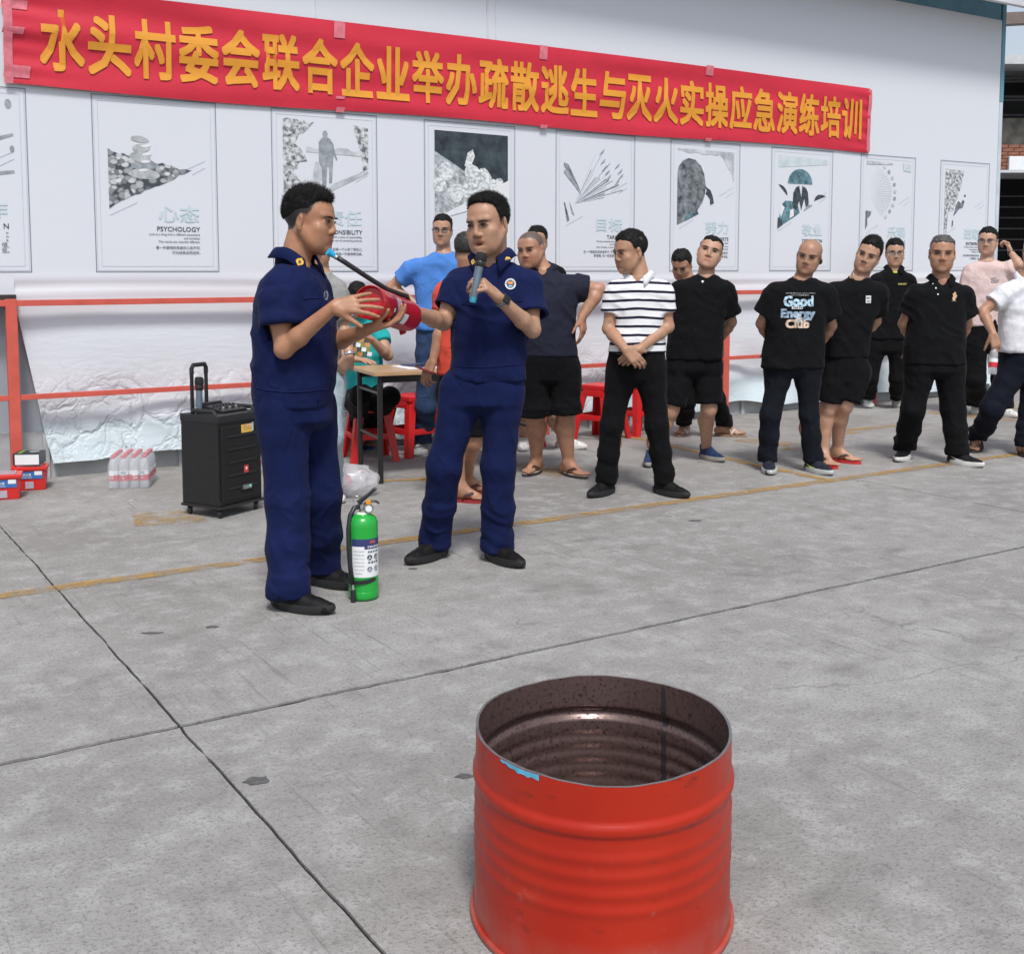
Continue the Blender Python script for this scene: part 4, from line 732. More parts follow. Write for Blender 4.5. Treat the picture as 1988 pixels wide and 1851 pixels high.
        val = {q: D[idx[:, 0] + q[0], idx[:, 1] + q[1], idx[:, 2] + q[2]] for q in cor}
        for q in cor:
            for ax in range(3):
                if q[ax]: continue
                w = list(q); w[ax] = 1; a, b = val[q], val[tuple(w)]; m = (a < 0) != (b < 0); t = np.where(m, a / np.where(m, a - b, 1), 0)
                P = np.repeat(np.array(q, np.float32)[None], n, 0); P[:, ax] = t; acc[m] += P[m]; cnt[m] += 1
        V = s.lo + s.h * (idx + acc / cnt[:, None]); F = []
        for ax in range(3):
            u, v = (ax + 1) % 3, (ax + 2) % 3; sl0 = [slice(None)] * 3; sl1 = [slice(None)] * 3; sl0[ax] = slice(0, -1); sl1[ax] = slice(1, None)
            e = np.argwhere(S_[tuple(sl0)] != S_[tuple(sl1)]); ok = (e[:, u] > 0) & (e[:, v] > 0) & (e[:, u] < act.shape[u]) & (e[:, v] < act.shape[v]); e = e[ok]; neg = S_[e[:, 0], e[:, 1], e[:, 2]]
            def cell(du, dv): w = e.copy(); w[:, u] -= du; w[:, v] -= dv; return num[w[:, 0], w[:, 1], w[:, 2]]
            q = np.stack([cell(1, 1), cell(0, 1), cell(0, 0), cell(1, 0)], 1); q[~neg] = q[~neg][:, ::-1]; F.append(q)
        return V, np.concatenate(F)
def mesh_np(name, V, F, mats, smooth=True):
    me = bpy.data.meshes.new(name); me.vertices.add(len(V)); me.vertices.foreach_set('co', np.asarray(V, np.float32).ravel()); k = F.shape[1]
    me.loops.add(F.size); me.loops.foreach_set('vertex_index', F.astype(np.int32).ravel()); me.polygons.add(len(F)); me.polygons.foreach_set('loop_start', np.arange(0, F.size, k, dtype=np.int32))
    me.polygons.foreach_set('use_smooth', [smooth] * len(F)); me.update(calc_edges=True); me.validate()
    for m in (mats if isinstance(mats, (list, tuple)) else [mats]): me.materials.append(m)
    return me
def vnormals(me):
    n = np.zeros(len(me.vertices) * 3, np.float32); me.vertex_normals.foreach_get('vector', n); return n.reshape(-1, 3)
def displace(me, fn):
    n = len(me.vertices); co = np.zeros(n * 3, np.float32); me.vertices.foreach_get('co', co); co = co.reshape(-1, 3); nr = vnormals(me); co = co + nr * fn(co)[:, None]; me.vertices.foreach_set('co', co.astype(np.float32).ravel()); me.update()
def folds(seed, amp=.006, sx=9., sz=16., extra=None):
    """drapery: broad soft creases that wander, ridged like cloth, plus small rumples"""
    def fn(p):
        q = p + seed * 3.7; w = vnoise(np.stack([q[:, 0] * 4, q[:, 1] * 4, q[:, 2] * 4], 1)); w2 = vnoise(q * 2.3 + 7)
        a = 1 - 2.4 * np.abs(vnoise(np.stack([q[:, 0] * sx * .8 + w * 1.5, q[:, 1] * sx * .8, q[:, 2] * sz * .30 + q[:, 0] * 4 + w], 1))); b = 1 - 2.4 * np.abs(vnoise(np.stack([q[:, 0] * 3 - q[:, 2] * 5 + w2 * 2, q[:, 1] * 4, q[:, 2] * sz * .7 + q[:, 0] * 9 + w * 1.5], 1)))
        d = amp * (.75 * a * (.5 + .5 * w2) + .75 * b * (.5 - .5 * w2)) + amp * .7 * vnoise(q * 6) + amp * .3 * vnoise(q * 24)
        return d + (extra(p) if extra else 0)
    return fn
# ------------------------------------------------------------------ skin and cloth
def skin(name, col, sc_=(.030, .026, .024)):
    m = mat('skin_' + name, col, .44, 0, sss=.10, spec=.4)
    if m.get('done'): return m
    m['done'] = 1; n, l, b = nodes_of(m); tc = n.new('ShaderNodeTexCoord'); v = tc.outputs['Object']
    c = mixc(n, l, ramp(n, l, noisen(n, l, v, 22, 4), .3, .7), tuple(x * .86 for x in col), tuple(min(1, x * 1.12) for x in col))
    c = mixc(n, l, ramp(n, l, noisen(n, l, v, 9, 2), .5, .75, 0, .35), c, (col[0] * 1.02, col[1] * .78, col[2] * .72))
    for at, cc, w in (('lip', (col[0] * .82, col[1] * .48, col[2] * .48), .62), ('scalp', sc_, 1.0), ('nail', (min(1, col[0] * 1.25), col[1] * 1.15, col[2] * 1.15), .8)):
        a = n.new('ShaderNodeAttribute'); a.attribute_name = at; c = mixc(n, l, mathn(n, l, 'MULTIPLY', a.outputs['Fac'], w), c, cc)
    l.new(c, b.inputs['Base Color']); bumpn(n, l, noisen(n, l, v, 130, 3), .0012, b, .5); return m
def cloth(name, col, rough=.85, var=.10, bump=.0012):
    m = mat('cloth_' + name, col, rough, 0, spec=.25)
    if m.get('done'): return m
    m['done'] = 1; n, l, b = nodes_of(m); tc = n.new('ShaderNodeTexCoord'); v = tc.outputs['Object']; b.inputs['Sheen Weight'].default_value = .02; b.inputs['Specular IOR Level'].default_value = .15
    c = mixc(n, l, ramp(n, l, noisen(n, l, v, 7, 5), .3, .7), tuple(x * (1 - var) for x in col), tuple(x * (1 + var) for x in col)); l.new(c, b.inputs['Base Color'])
    wr = noisen(n, l, v, 3.5, 2); wv = n.new('ShaderNodeVectorMath'); wv.operation = 'ADD'; l.new(mapn(n, l, v, (7, 7, 3.2), (.3, .2, 0)), wv.inputs[0]); sc = n.new('ShaderNodeVectorMath'); sc.operation = 'SCALE'; sc.inputs[0].default_value = (1.5, 1, 2); l.new(wr, sc.inputs['Scale']); l.new(sc.outputs[0], wv.inputs[1])
    cr = mathn(n, l, 'ABSOLUTE', mathn(n, l, 'SUBTRACT', noisen(n, l, wv.outputs[0], 1, 2, .45), .5)); cr = ramp(n, l, cr, 0, .16, 1, 0)
    bumpn(n, l, mathn(n, l, 'ADD', mathn(n, l, 'MULTIPLY', cr, 1.6), mathn(n, l, 'MULTIPLY', noisen(n, l, v, 300, 2), .12)), .0075, b, .55); return m
def striped():
    m = mat('cloth_striped', (.8, .8, .82), .85, 0, spec=.25); n, l, b = nodes_of(m); tc = n.new('ShaderNodeTexCoord'); v = tc.outputs['Object']; z = n_sep(n, l, v, 2); x = n_sep(n, l, v, 0)
    s_ = mathn(n, l, 'ADD', mathn(n, l, 'ADD', z, mathn(n, l, 'MULTIPLY', noisen(n, l, v, 5, 2), .016)), mathn(n, l, 'MULTIPLY', mathn(n, l, 'ABSOLUTE', x), .05))
    f = mathn(n, l, 'FRACT', mathn(n, l, 'DIVIDE', s_, .0535)); k = mathn(n, l, 'LESS_THAN', f, .30)
    c = mixc(n, l, k, (.78, .79, .81), (.012, .014, .035)); l.new(c, b.inputs['Base Color']); bumpn(n, l, noisen(n, l, v, 30, 3), .003, b, .7); return m
HAIRM = {}
def hairm(grey=0.):
    if grey not in HAIRM: HAIRM[grey] = mat('hair_%d' % (grey * 100), tuple(.0065 + grey * x for x in (.30, .29, .28)), .6, .3, 60, .002, 300, spec=.22)
    return HAIRM[grey]
M_EYE = mat('eyeball', (.55, .52, .49), .25, 0); _n, _l, _b = nodes_of(M_EYE); _tc = _n.new('ShaderNodeTexCoord'); _x = _n.new('ShaderNodeVectorMath'); _x.operation = 'LENGTH'; _l.new(mapn(_n, _l, _tc.outputs['Object'], (1, 0, 1)), _x.inputs[0]); _l.new(mixc(_n, _l, ramp(_n, _l, _x.outputs['Value'], .0066, .0078), (.012, .008, .006), (.27, .24, .22)), _b.inputs['Base Color'])
M_LASH = mat('lash', (.012, .010, .009), .6, 0); M_MOUTH = mat('mouth_dark', (.10, .03, .028), .5, 0)
# ------------------------------------------------------------------ head, in its own frame: x right, y forward, z up, about 0.235 tall
I3 = np.eye(3)
def head_sdf(s, c, M, sc, jaw=1., mouth=0.):
    """adds a head; c centre, M columns are right/forward/up, sc three scales"""
    c = np.array(c); A = np.array(M) * np.array(sc)[None, :]; g = float(np.mean(sc))
    P = lambda *p: c + A @ np.array(p, float); RR = lambda r: np.array(r) * np.array(sc)
    E = lambda p, r, k=.012, mode='add', N=None: s.ell(P(*p), M if N is None else np.array(M) @ N, RR(r), k * g, mode)
    K = lambda a, b, ra, rb, k=.01, mode='add': s.cone(P(*a), P(*b), ra * g, rb * g, k * g, mode)
    E((0, -.012, .040), (.0765, .094, .078)); E((0, .030, .035), (.068, .062, .068), .02); E((0, .024, -.035), (.064 * jaw, .064, .075), .03)
    E((0, .038, -.082), (.048 * jaw, .044, .034), .03); E((0, .070, -.101), (.026, .019, .017), .022)
    for q in (-1, 1):
        K((q * .057 * jaw, -.006, -.035), (q * .038 * jaw, .050, -.088), .018, .017, .025); E((q * .043, .060, -.022), (.024, .020, .020), .02); E((q * .034 * jaw, .053, -.052), (.026, .027, .032), .03); K((q * .014, .088, .026), (q * .048, .072, .026), .0078, .0078, .014)
        E((q * .034, .098, .003), (.0165, .011, .0095), .012, 'sub'); E((q * .0335, .0765, .0025), (.0165, .0125, .0105), .004)
        E((q * .0135, .0935, -.0355), (.0085, .0095, .0080), .006)
    K((0, .087, .020), (0, .1005, -.028), .0078, .0105, .010); E((0, .0965, -.0315), (.0112, .0098, .0088), .006)
    if mouth:
        K((-.023, .082, -.0570), (.023, .082, -.0570), .0078, .0078, .008); K((-.019, .080, -.0845), (.019, .080, -.0845), .0090, .0090, .008); E((0, .094, -.0715), (.0220, .014, .0075), .004, 'sub')
    else:
        K((-.024, .0800, -.0605), (0, .0835, -.0590), .0060, .0075, .008); K((.024, .0800, -.0605), (0, .0835, -.0590), .0060, .0075, .008); K((-.019, .0815, -.0715), (.019, .0815, -.0715), .0080, .0080, .007)
    for q in (-1, 1):
        N = np.array(rotm(R(-12), 0, R(q * -22))); E((q * .0770, -.008, -.004), (.0068, .0175, .029), .005, 'add', N); E((q * .0855, -.003, -.001), (.0055, .0095, .016), .003, 'sub', N); E((q * .0745, -.004, -.029), (.008, .009, .011), .006)
    return P
def face_regions(loc):
    """lip and scalp weights from head-frame coordinates"""
    x, y, z = loc[:, 0], loc[:, 1], loc[:, 2]; lip = (np.abs(x) < .029) * (y > .068) * np.clip(1 - np.abs((z + .0660) / .0145), 0, 1) * np.clip(1.8 - np.abs(x) / .0175, 0, 1); return np.clip(lip * 1.7, 0, 1)
def hairline(y, style):
    f = {'short': ((-.13, -.060), (-.06, -.055), (-.03, -.03), (-.005, .020), (.018, .012), (.032, .030), (.044, .062), (.09, .080), (.13, .09)), 'recede': ((-.13, -.060), (-.06, -.055), (-.03, -.03), (-.005, .020), (.020, -.005), (.034, .032), (.044, .074), (.072, .094), (.13, .11)),
         'buzz': ((-.13, -.055), (-.06, -.05), (-.03, -.02), (-.005, .028), (.018, .018), (.030, .040), (.044, .078), (.075, .098), (.13, .11)), 'full': ((-.13, -.062), (-.06, -.058), (-.03, -.03), (-.005, .016), (.018, .008), (.034, .030), (.048, .060), (.09, .078), (.13, .085)), 'fade': ((-.13, -.005), (-.06, .012), (-.02, .040), (.02, .046), (.044, .068), (.09, .082), (.13, .09))}[style]
    return np.interp(y, [q[0] for q in f], [q[1] for q in f])
HAIR = {}
def hair_mesh(style, seed, lift=.012, side=.004, spike=.012, nst=1500, grey=0.):
    key = (style, seed, grey)
    if key in HAIR: return HAIR[key]
    side -= .0008; s = SDF((-.11, -.14, -.10), (.11, .14, .18), .0045)
    s.ell((0, -.012, .040), I3, (.0765 + side, .094 + side + .002, .078 + side), .004); s.ell((0, .030, .036), I3, (.066 + side, .062 + side, .068 + side), .02); s.ell((0, -.004, .062), I3, (.066 + side * .6, .086 + side, .056 + lift + side), .02)
    s.op(s.lo, s.lo + s.n * s.h, lambda X, Y, Z: (Z - hairline(Y, style) - .007 * np.sin(X * 95 + seed) - .004 * np.sin(X * 210) + .10 * np.abs(X) * (Y > .03)) * .8 + 0 * X * Y, .003, 'keep') if False else None
    X = (s.lo[0] + s.h * np.arange(s.n[0]))[:, None, None]; Y = (s.lo[1] + s.h * np.arange(s.n[1]))[None, :, None]; Z = (s.lo[2] + s.h * np.arange(s.n[2]))[None, None, :]
    s.D = np.maximum(s.D, ((hairline(Y, style) - Z) + (.004 * np.sin(X * 95 + seed) + .003 * np.sin(X * 230 + 2 * seed)) * (Y > .03) + .16 * np.abs(X) * (Y > .035)) * .8).astype(np.float32)
    V, F = s.mesh(); me = mesh_np('hair', V, F, hairm(grey)); displace(me, lambda p: (.0012 + np.clip((p[:, 2] - .03) / .05, 0, 1) * .004) * (vnoise(p * 60 + seed) + .8 * vnoise(p * 25 + seed)))
    co = np.zeros(len(V) * 3, np.float32); me.vertices.foreach_get('co', co); co = co.reshape(-1, 3); nr = vnormals(me); rg = np.random.default_rng(seed)
    pick = rg.choice(len(co), min(nst, len(co)), False); pick = pick[(co[pick][:, 2] > hairline(co[pick][:, 1], style) + .002)]
    up = np.clip((co[pick, 2] - .02) / .08, 0, 1); d = nr[pick] + rg.normal(0, .28, (len(pick), 3)) + np.array([0, .15, .35])[None]; d /= np.linalg.norm(d, axis=1)[:, None]; ln = spike * (.28 + .72 * up ** 1.5) * rg.uniform(.5, 1.2, len(pick))
    a = np.cross(d, [0.3, .5, .8]); a /= np.linalg.norm(a, axis=1)[:, None]; b = np.cross(d, a); r = .0016; B = co[pick] - d * .003; SV = []; 
    for k in range(3): w = 2 * PI * k / 3; SV.append(B + r * (math.cos(w) * a + math.sin(w) * b))
    SV.append(B + d * (ln + .003)[:, None]); m = len(pick); SV = np.concatenate(SV); o = np.arange(m); T = np.concatenate([np.stack([o, o + m, o + 3 * m], 1), np.stack([o + m, o + 2 * m, o + 3 * m], 1), np.stack([o + 2 * m, o, o + 3 * m], 1)]) + len(co)
    Ft = np.concatenate([F[:, [0, 1, 2]], F[:, [0, 2, 3]]]); me2 = mesh_np('hair', np.concatenate([co, SV]), np.concatenate([Ft, T]), hairm(grey)); bpy.data.meshes.remove(me); HAIR[key] = me2; return me2
ME_EYE = MB().ell((0, 0, 0), (.0136, .0060, .0025), 18, 10).mesh('eye', M_EYE, True)
ME_LASH = MB().tube([(-.0155, -.002, -.0015), (-.009, .0025, .0035), (0, .0040, .0052), (.009, .0025, .0040), (.0155, -.003, .0005)], [.0010, .0021, .0025, .0022, .0010], 6).mesh('eyelid_line', M_LASH, True)
ME_LINE = MB().tube([(-.026, -.0105, -.0022), (-.013, -.0020, .0004), (0, .0010, -.0004), (.013, -.0020, .0004), (.026, -.0105, -.0022)], [.0009, .0015, .0017, .0015, .0009], 6).mesh('mouth_line', mat('lip_line', (.09, .032, .028), .6, 0), True)
ME_NOST = MB().ell((0, 0, 0), (.0036, .0034, .0020), 10, 6).mesh('nostril', mat('nostril_dark', (.05, .02, .018), .6, 0), True)
def brow_mesh(q): return MB().tube([(-q * .019, .003, -.002), (-q * .008, .004, .0010), (q * .006, .001, .0026), (q * .021, -.008, -.0008)], [.0040, .0062, .0054, .0020], 8, sq=.5).mesh('eyebrow', M_LASH, True)
ME_BROW = {q: brow_mesh(q) for q in (-1, 1)}
ME_MOUTH = MB().ell((0, 0, 0), (.020, .006, .0070), 14, 8).mesh('mouth', M_MOUTH, True)
M_GLF = mat('glasses_frame', (.02, .018, .018), .35, 0); M_GLS = glassy('glasses_lens', (.55, .57, .60), .16, .05)
def glasses_mesh(big=1., thin=.0014):
    f = MB(); f2 = MB()
    for q in (-1, 1):
        P = [(q * .034 + .0215 * big * math.copysign(abs(math.cos(a)) ** .7, math.cos(a)), .104 - .006 * abs(math.cos(a)), .000 + .0150 * big * math.copysign(abs(math.sin(a)) ** .8, math.sin(a))) for a in np.linspace(0, 2 * PI, 25)]
        f.tube(P, thin, 6, False); f.tube([(q * .055 * (.5 + big / 2), .098, .006), (q * .078, .075, .008), (q * .084, .0, .006), (q * .080, -.03, -.004)], thin, 6)
        f2.add([(p[0], p[1], p[2]) for p in P[:-1]], [tuple(range(24))])
    f.tube([(-.013, .104, .004), (0, .108, .006), (.013, .104, .004)], thin, 6); return f.mesh('glasses_frame', M_GLF, True), f2.mesh('lens', M_GLS)
# ------------------------------------------------------------------ hands and feet
def hand_sdf(s, w, D, N, T, curl=(.5, .5, .5, .5), spread=.06, thumb=(.5, .3), sc=1.):
    """w wrist, D finger direction, N palm normal, T thumb side; curl = bend of index..little in radians per joint"""
    w = np.array(w); D, N, T = (np.array(v, float) for v in (D, N, T)); D /= np.linalg.norm(D); N = N - D * (N @ D); N /= np.linalg.norm(N); T = T - D * (T @ D) - N * (T @ N); T /= np.linalg.norm(T); tips = []
    ln = ((.046, .027, .021), (.050, .031, .023), (.046, .029, .022), (.036, .021, .019)); off = (.030, .010, -.011, -.030); base = (.090, .094, .089, .080)
    for i in range(4):
        kn = w + sc * (D * base[i] + T * off[i] - N * -.0); s.cone(w + sc * (T * off[i] * .55 + D * .012), kn, .0165 * sc, .0118 * sc, .012 * sc); a = 0.; p = kn; c = curl[i]; c = c if hasattr(c, '__len__') else (c * .8, c, c * .7)
        for j in range(3):
            a += c[j]; d = D * math.cos(a) + N * math.sin(a) + T * (spread * (1.5 - i)); d /= np.linalg.norm(d); q = p + d * ln[i][j] * sc; s.cone(p, q, (.0098, .0089, .0080)[j] * sc, (.0089, .0081, .0070)[j] * sc, .003 * sc); p = q
        tips.append(p)
    a0, a1 = thumb; t0 = w + sc * (D * .022 + T * .022 + N * .006); d = D * math.cos(.75) + T * math.sin(.75) * math.cos(a0) + N * math.sin(.75) * math.sin(a0); p1 = t0 + d * .045 * sc; d2 = D * math.cos(.75 - a1 * .7) + T * math.sin(.75 - a1 * .7) * math.cos(a0) + N * (math.sin(.6) * math.sin(a0) + a1 * .5); d2 /= np.linalg.norm(d2); p2 = p1 + d2 * .034 * sc; p3 = p2 + d2 * .026 * sc
    s.cone(t0, p1, .019 * sc, .0128 * sc, .014 * sc); s.cone(p1, p2, .0118 * sc, .0102 * sc, .004 * sc); s.cone(p2, p3, .0102 * sc, .0080 * sc, .004 * sc); tips.append(p3); return tips
def bare_foot(s, g, a, ank, z0=.020, sc=1.):
    d = np.array([math.sin(a), -math.cos(a), 0]); t = np.array([d[1], -d[0], 0]); g = np.array([g[0], g[1], z0])
    heel = g - d * .045 * sc; s.cone(heel + [0, 0, .030], ank, .031, .036, .03); s.cone(heel + [0, 0, .028], g + d * .02 + [0, 0, .028], .030, .027, .02)
    s.cone(ank, g + d * .10 * sc + [0, 0, .024], .036, .020, .03); s.cone(g + d * .02 - t * .0 + [0, 0, .030], g + d * .115 * sc + [0, 0, .018], .030, .019, .025)
    for i in range(5): o = (-.033, -.015, .003, .020, .034)[i]; L = (.178, .180, .170, .158, .140)[i]; s.cone(g + d * .095 * sc + t * o * .9 + [0, 0, .014], g + d * L * sc + t * o * 1.05 + [0, 0, .011], .0135, (.0125, .0098, .0092, .0086, .008)[i], .008)
SHOES = {}
def foot_outline(L=.285, w=.048, n=40, toe=.0):
    P = []
    for k in range(n):
        a = 2 * PI * k / n; y = math.cos(a); x = math.sin(a); yy = -.072 + L * (.5 + .5 * y); u = .5 + .5 * y; P.append((x * w * (.78 + .30 * math.sin(min(1, u * 1.05) * PI * .72)) + .006 * u * (1 if True else 0), yy))
    return P
def shoe(kind):
    """canonical right shoe: ankle over the origin, toe towards +y"""
    if kind in SHOES: return SHOES[kind]
    out = []
    if kind in ('black', 'blackwhite', 'white', 'grey', 'blue', 'nike', 'boot'):
        cu = {'black': (.005, .005, .0055), 'boot': (.0045, .0045, .005), 'blackwhite': (.006, .006, .007), 'white': (.66, .66, .63), 'grey': (.42, .45, .46), 'blue': (.016, .036, .095), 'nike': (.018, .022, .035)}[kind]; cs = {'black': (.014, .014, .015), 'boot': (.012, .012, .013), 'blackwhite': (.66, .66, .63), 'white': (.72, .71, .68), 'grey': (.70, .70, .68), 'blue': (.33, .31, .27), 'nike': (.50, .53, .52)}[kind]
        s = SDF((-.07, -.09, 0), (.07, .24, .13), .005); hgt = .105
        s.loft([(.012, .003, .068, .046, .138), (.035, .003, .066, .045, .132), (.055, .002, .045, .041, .105), (.072, .001, .020, .038, .082), (.092, 0, -.008, .036, .056), (hgt, 0, -.012, .036, .052)], .004, p=2.2); s.cone((.004, .15, .030), (.004, .185, .026), .030, .026, .02)
        V, F = s.mesh(); m = mesh_np('upper', V, F, mat('shoe_' + kind, cu, .6, .25, 40, .0012, 160, spec=.25)); out.append(('upper', m))
        so = MB(); P = foot_outline(.292, .049); V = []; nn = len(P)
        for z, gr in ((0., .97), (.006, 1.02), (.024, 1.05), (.036, 1.01)):
            for p in P: fl = .010 * max(0, (p[1] - .14) / .08) + .006 * max(0, (-.04 - p[1]) / .04); V.append((p[0] * gr + .002, (p[1] - .07) * gr + .07, z + fl * (1 if z < .02 else .4)))
        so.add(V, [(i * nn + j, (i * nn + (j + 1) % nn), (i + 1) * nn + (j + 1) % nn, (i + 1) * nn + j) for i in range(3) for j in range(nn)] + [tuple(range(nn)), tuple(3 * nn + j for j in range(nn - 1, -1, -1))]); out.append(('sole', so.mesh('sole', mat('sole_' + kind, cs, .6, .12, 30, .001, 60), 50)))
        for k in range(4): lm_ = MB().tube([(-.022, .055 + k * .022, .083 - k * .011), (.002, .060 + k * .022, .091 - k * .012), (.026, .055 + k * .022, .083 - k * .011)], .0028, 6); out.append(('lace', lm_.mesh('lace', mat('lace_' + kind, tuple(min(.7, c * 1.6 + .01) for c in cu), .8, 0), True)))
        if kind in ('nike', 'blackwhite'):
            sw_ = MB()
            for q in (-1, 1): V = [(q * .048, .10, .040), (q * .050, .04, .036), (q * .047, -.01, .058), (q * .050, .045, .046)]; sw_.add([(v[0] * 1.02, v[1], v[2]) for v in V], [(0, 1, 2, 3)])
            out.append(('side_mark', sw_.mesh('side_mark', mat('mark_' + kind, (.55, .75, .05) if kind == 'nike' else (.7, .7, .7), .5, 0))))
    else:
        cs = {'flip_red': (.50, .025, .03), 'flip_black': (.03, .028, .028), 'flip_blue': (.02, .10, .40), 'sandal': (.30, .20, .14), 'sandal_brown': (.05, .035, .03), 'flip_dred': (.30, .02, .025)}[kind]; ct = {'flip_red': (.04, .035, .035), 'flip_black': (.05, .025, .022), 'flip_blue': (.03, .03, .10), 'sandal': (.66, .60, .50), 'sandal_brown': (.055, .04, .035), 'flip_dred': (.05, .015, .02)}[kind]
        P = foot_outline(.268, .046); so = MB(); so.prism(P, 0, .019); out.append(('sole', so.mesh('sole', mat('sole_' + kind, cs, .65, .1, 30), 50, .0)))
        if kind in ('flip_black',): out.append(('footbed', MB().prism([(p[0] * .95, (p[1] - .06) * .97 + .06) for p in P], .019, .0205).mesh('footbed', mat('footbed_cream', (.45, .36, .28), .8, .15))))
        if kind.startswith('flip'):
            st = []
            for q in (-1, 1): st.append(MB().tube([(.006, .135, .020), (.010, .125, .048), (q * .028, .085, .062), (q * .044, .045, .045), (q * .046, .030, .018)], [.005, .007, .009, .008, .006], 8, sq=.5).mesh('strap', mat('strap_' + kind, ct, .5, .1), True))
            out += [('strap', m) for m in st]
        else:
            for (y0, y1, x0, h0) in ((.035, .065, .0, .072), (.075, .12, .0, .056), (.12, .08, 0, .054)) if kind == 'sandal' else ((.02, .05, 0, .085), (.07, .10, 0, .062), (.105, .135, 0, .048)):
                out.append(('strap', MB().tube([(-.047, y0, .016), (-.040, y0, h0 * .7), (-.012, (y0 + y1) / 2, h0), (.018, (y0 + y1) / 2, h0), (.044, y1, h0 * .7), (.049, y1, .016)], .012, 8, sq=.28).mesh('strap', mat('strap_' + kind, ct, .6, .12), True)))
    SHOES[kind] = out; return out
# ------------------------------------------------------------------ one person
HF = np.array([math.sin(YAW), math.cos(YAW), 0.]); COUNT = [0]
def unit(v): v = np.array(v, float); return v / np.linalg.norm(v)
def person(base, label, head, neck, arms, legs, secs, pants, skin_c=(.40, .215, .135), hair=('short', .012, .004, .012, 0.), shirt=None, pants_c=None, jaw=1., glasses=None, mouth=0., h=.0065, trunk_dy=0., sleeve_r=(.075, .078), group='people in the crowd', look='plain', sit=False, body_d=0., foldamp=.0095, scalp=0., scalp_c=None, scalp_l='buzz', brow_dz=0., tyaw=0.):
    """measurements are sighted in the photograph, with metres of depth before or behind the person's own plane (dy)"""
    COUNT[0] += 1; seed = COUNT[0]; O = ground(*base); dist = O @ HF; mpp = dist / FOC * math.cos(PITCH)
    def L(x, y, dy=0.): d = ray(x, y); P = _c + d * ((dist + dy) / (d @ HF)); q = P - O; return np.array([q @ _rt, q @ HF, P[2]])
    def GL(x, y): q = ground(x, y) - O; return np.array([q @ _rt, q @ HF, 0.])
    root = empty('person', (O[0], O[1], 0), -YAW, label, 'person', group); SK = skin('%02d%02d%02d%s' % (*tuple(int(c * 100) for c in skin_c), 'g' if scalp_c else ''), skin_c, scalp_c or (.030, .026, .024)); out = {'root': root, 'L': L, 'mpp': mpp}
    if hair and not scalp: scalp, scalp_l = .95, ('short' if hair[0] == 'fade' else hair[0])
    # --- head frame
    hx, hy, hpx, yaw, pit, rol = head[:6]; hdy = head[6] if len(head) > 6 else 0.; sc1 = hpx * mpp / .236; wx = head[7] if len(head) > 7 else 1.; sc = (sc1 * wx, sc1, sc1)
    f = unit([math.sin(R(yaw)) * math.cos(R(pit)), -math.cos(R(yaw)) * math.cos(R(pit)), math.sin(R(pit))]); rt = unit(np.cross(f, [0, 0, 1])); up = np.cross(rt, f); ro = R(rol) ; rt, up = rt * math.cos(ro) + up * math.sin(ro), up * math.cos(ro) - rt * math.sin(ro); HM = np.stack([rt, f, up], 1); hc = L(hx, hy, hdy)
    HX = Matrix(np.block([[HM * np.array(sc)[None, :], hc[:, None]], [np.zeros((1, 3)), np.ones((1, 1))]]).tolist())
    nb = L(*neck); S_ = [(L(0, y)[2], *(lambda a, b: ((a + b) / 2, (b - a) / 2))(L(xl, y)[0], L(xr, y)[0]), b_, dy_) for (y, xl, xr, b_, dy_) in [q if len(q) == 5 else (*q, trunk_dy) for q in secs]]
    S_ = sorted([(z, cx, dy_, a, b_) for (z, cx, a, b_, dy_) in S_]); tz = S_[-1]; S_[-1] = (tz[0] - .022, tz[1], tz[2], tz[3] * .85, tz[4]); t2 = S_[-2]; S_[-2] = (t2[0] - .030, t2[1], t2[2], t2[3] * .97, t2[4])
    # --- skeleton
    AR = []
    for a in arms:
        if a is None: continue
        sh, el, wr = (L(*a[k]) for k in ('sh', 'el', 'wr')); sh = sh - [0, 0, .020]; AR.append((sh, el, wr, a))
    LG = []
    for g in legs:
        hp, kn = L(*g['hip']), L(*g['knee']); ft = GL(*g['foot']) if not g.get('air') else L(*g['air']); an = ft + np.array([0, 0, .085]) if not g.get('air') else ft + np.array([0, 0, .03]); fr = R(g['yaw']); LG.append((hp, kn, an, ft, g, fr))
    allp = [hc + [0, 0, .16], hc - [.14, .14, .1], hc + [.14, .14, 0], nb] + [p for a in AR for p in a[:3]] + [a[2] + .12 * np.array([i, j, k]) for a in AR for i in (-1, 1) for j in (-1, 1) for k in (-1, 1)] + [p for g in LG for p in g[:4]] + [g[3] + .2 * np.array([math.sin(g[5]), -math.cos(g[5]), 0]) for g in LG]
    lo = np.min(allp, 0) - .09; hi = np.max(allp, 0) + .09; lo = np.minimum(lo, [min(q[1] - q[3] for q in S_), min(q[2] - q[4] for q in S_), 0]); hi = np.maximum(hi, [max(q[1] + q[3] for q in S_), max(q[2] + q[4] for q in S_), 0]); lo[2] = max(lo[2], -.02) if not sit else lo[2]
    s = SDF(lo, hi, h); head_sdf(s, hc, HM, sc, jaw, mouth); g1 = sc1
    skb = hc + HM @ (np.array([0, -.028, -.045]) * g1); s.cone(skb, nb + np.array([0, .0, -.01]), .052 * g1, .060 * g1, .02)
    S2 = [(z, cx, cy, max(a - .03, .05), max(b_ - .03, .05)) for (z, cx, cy, a, b_) in S_]; s.loft(S2, .03)
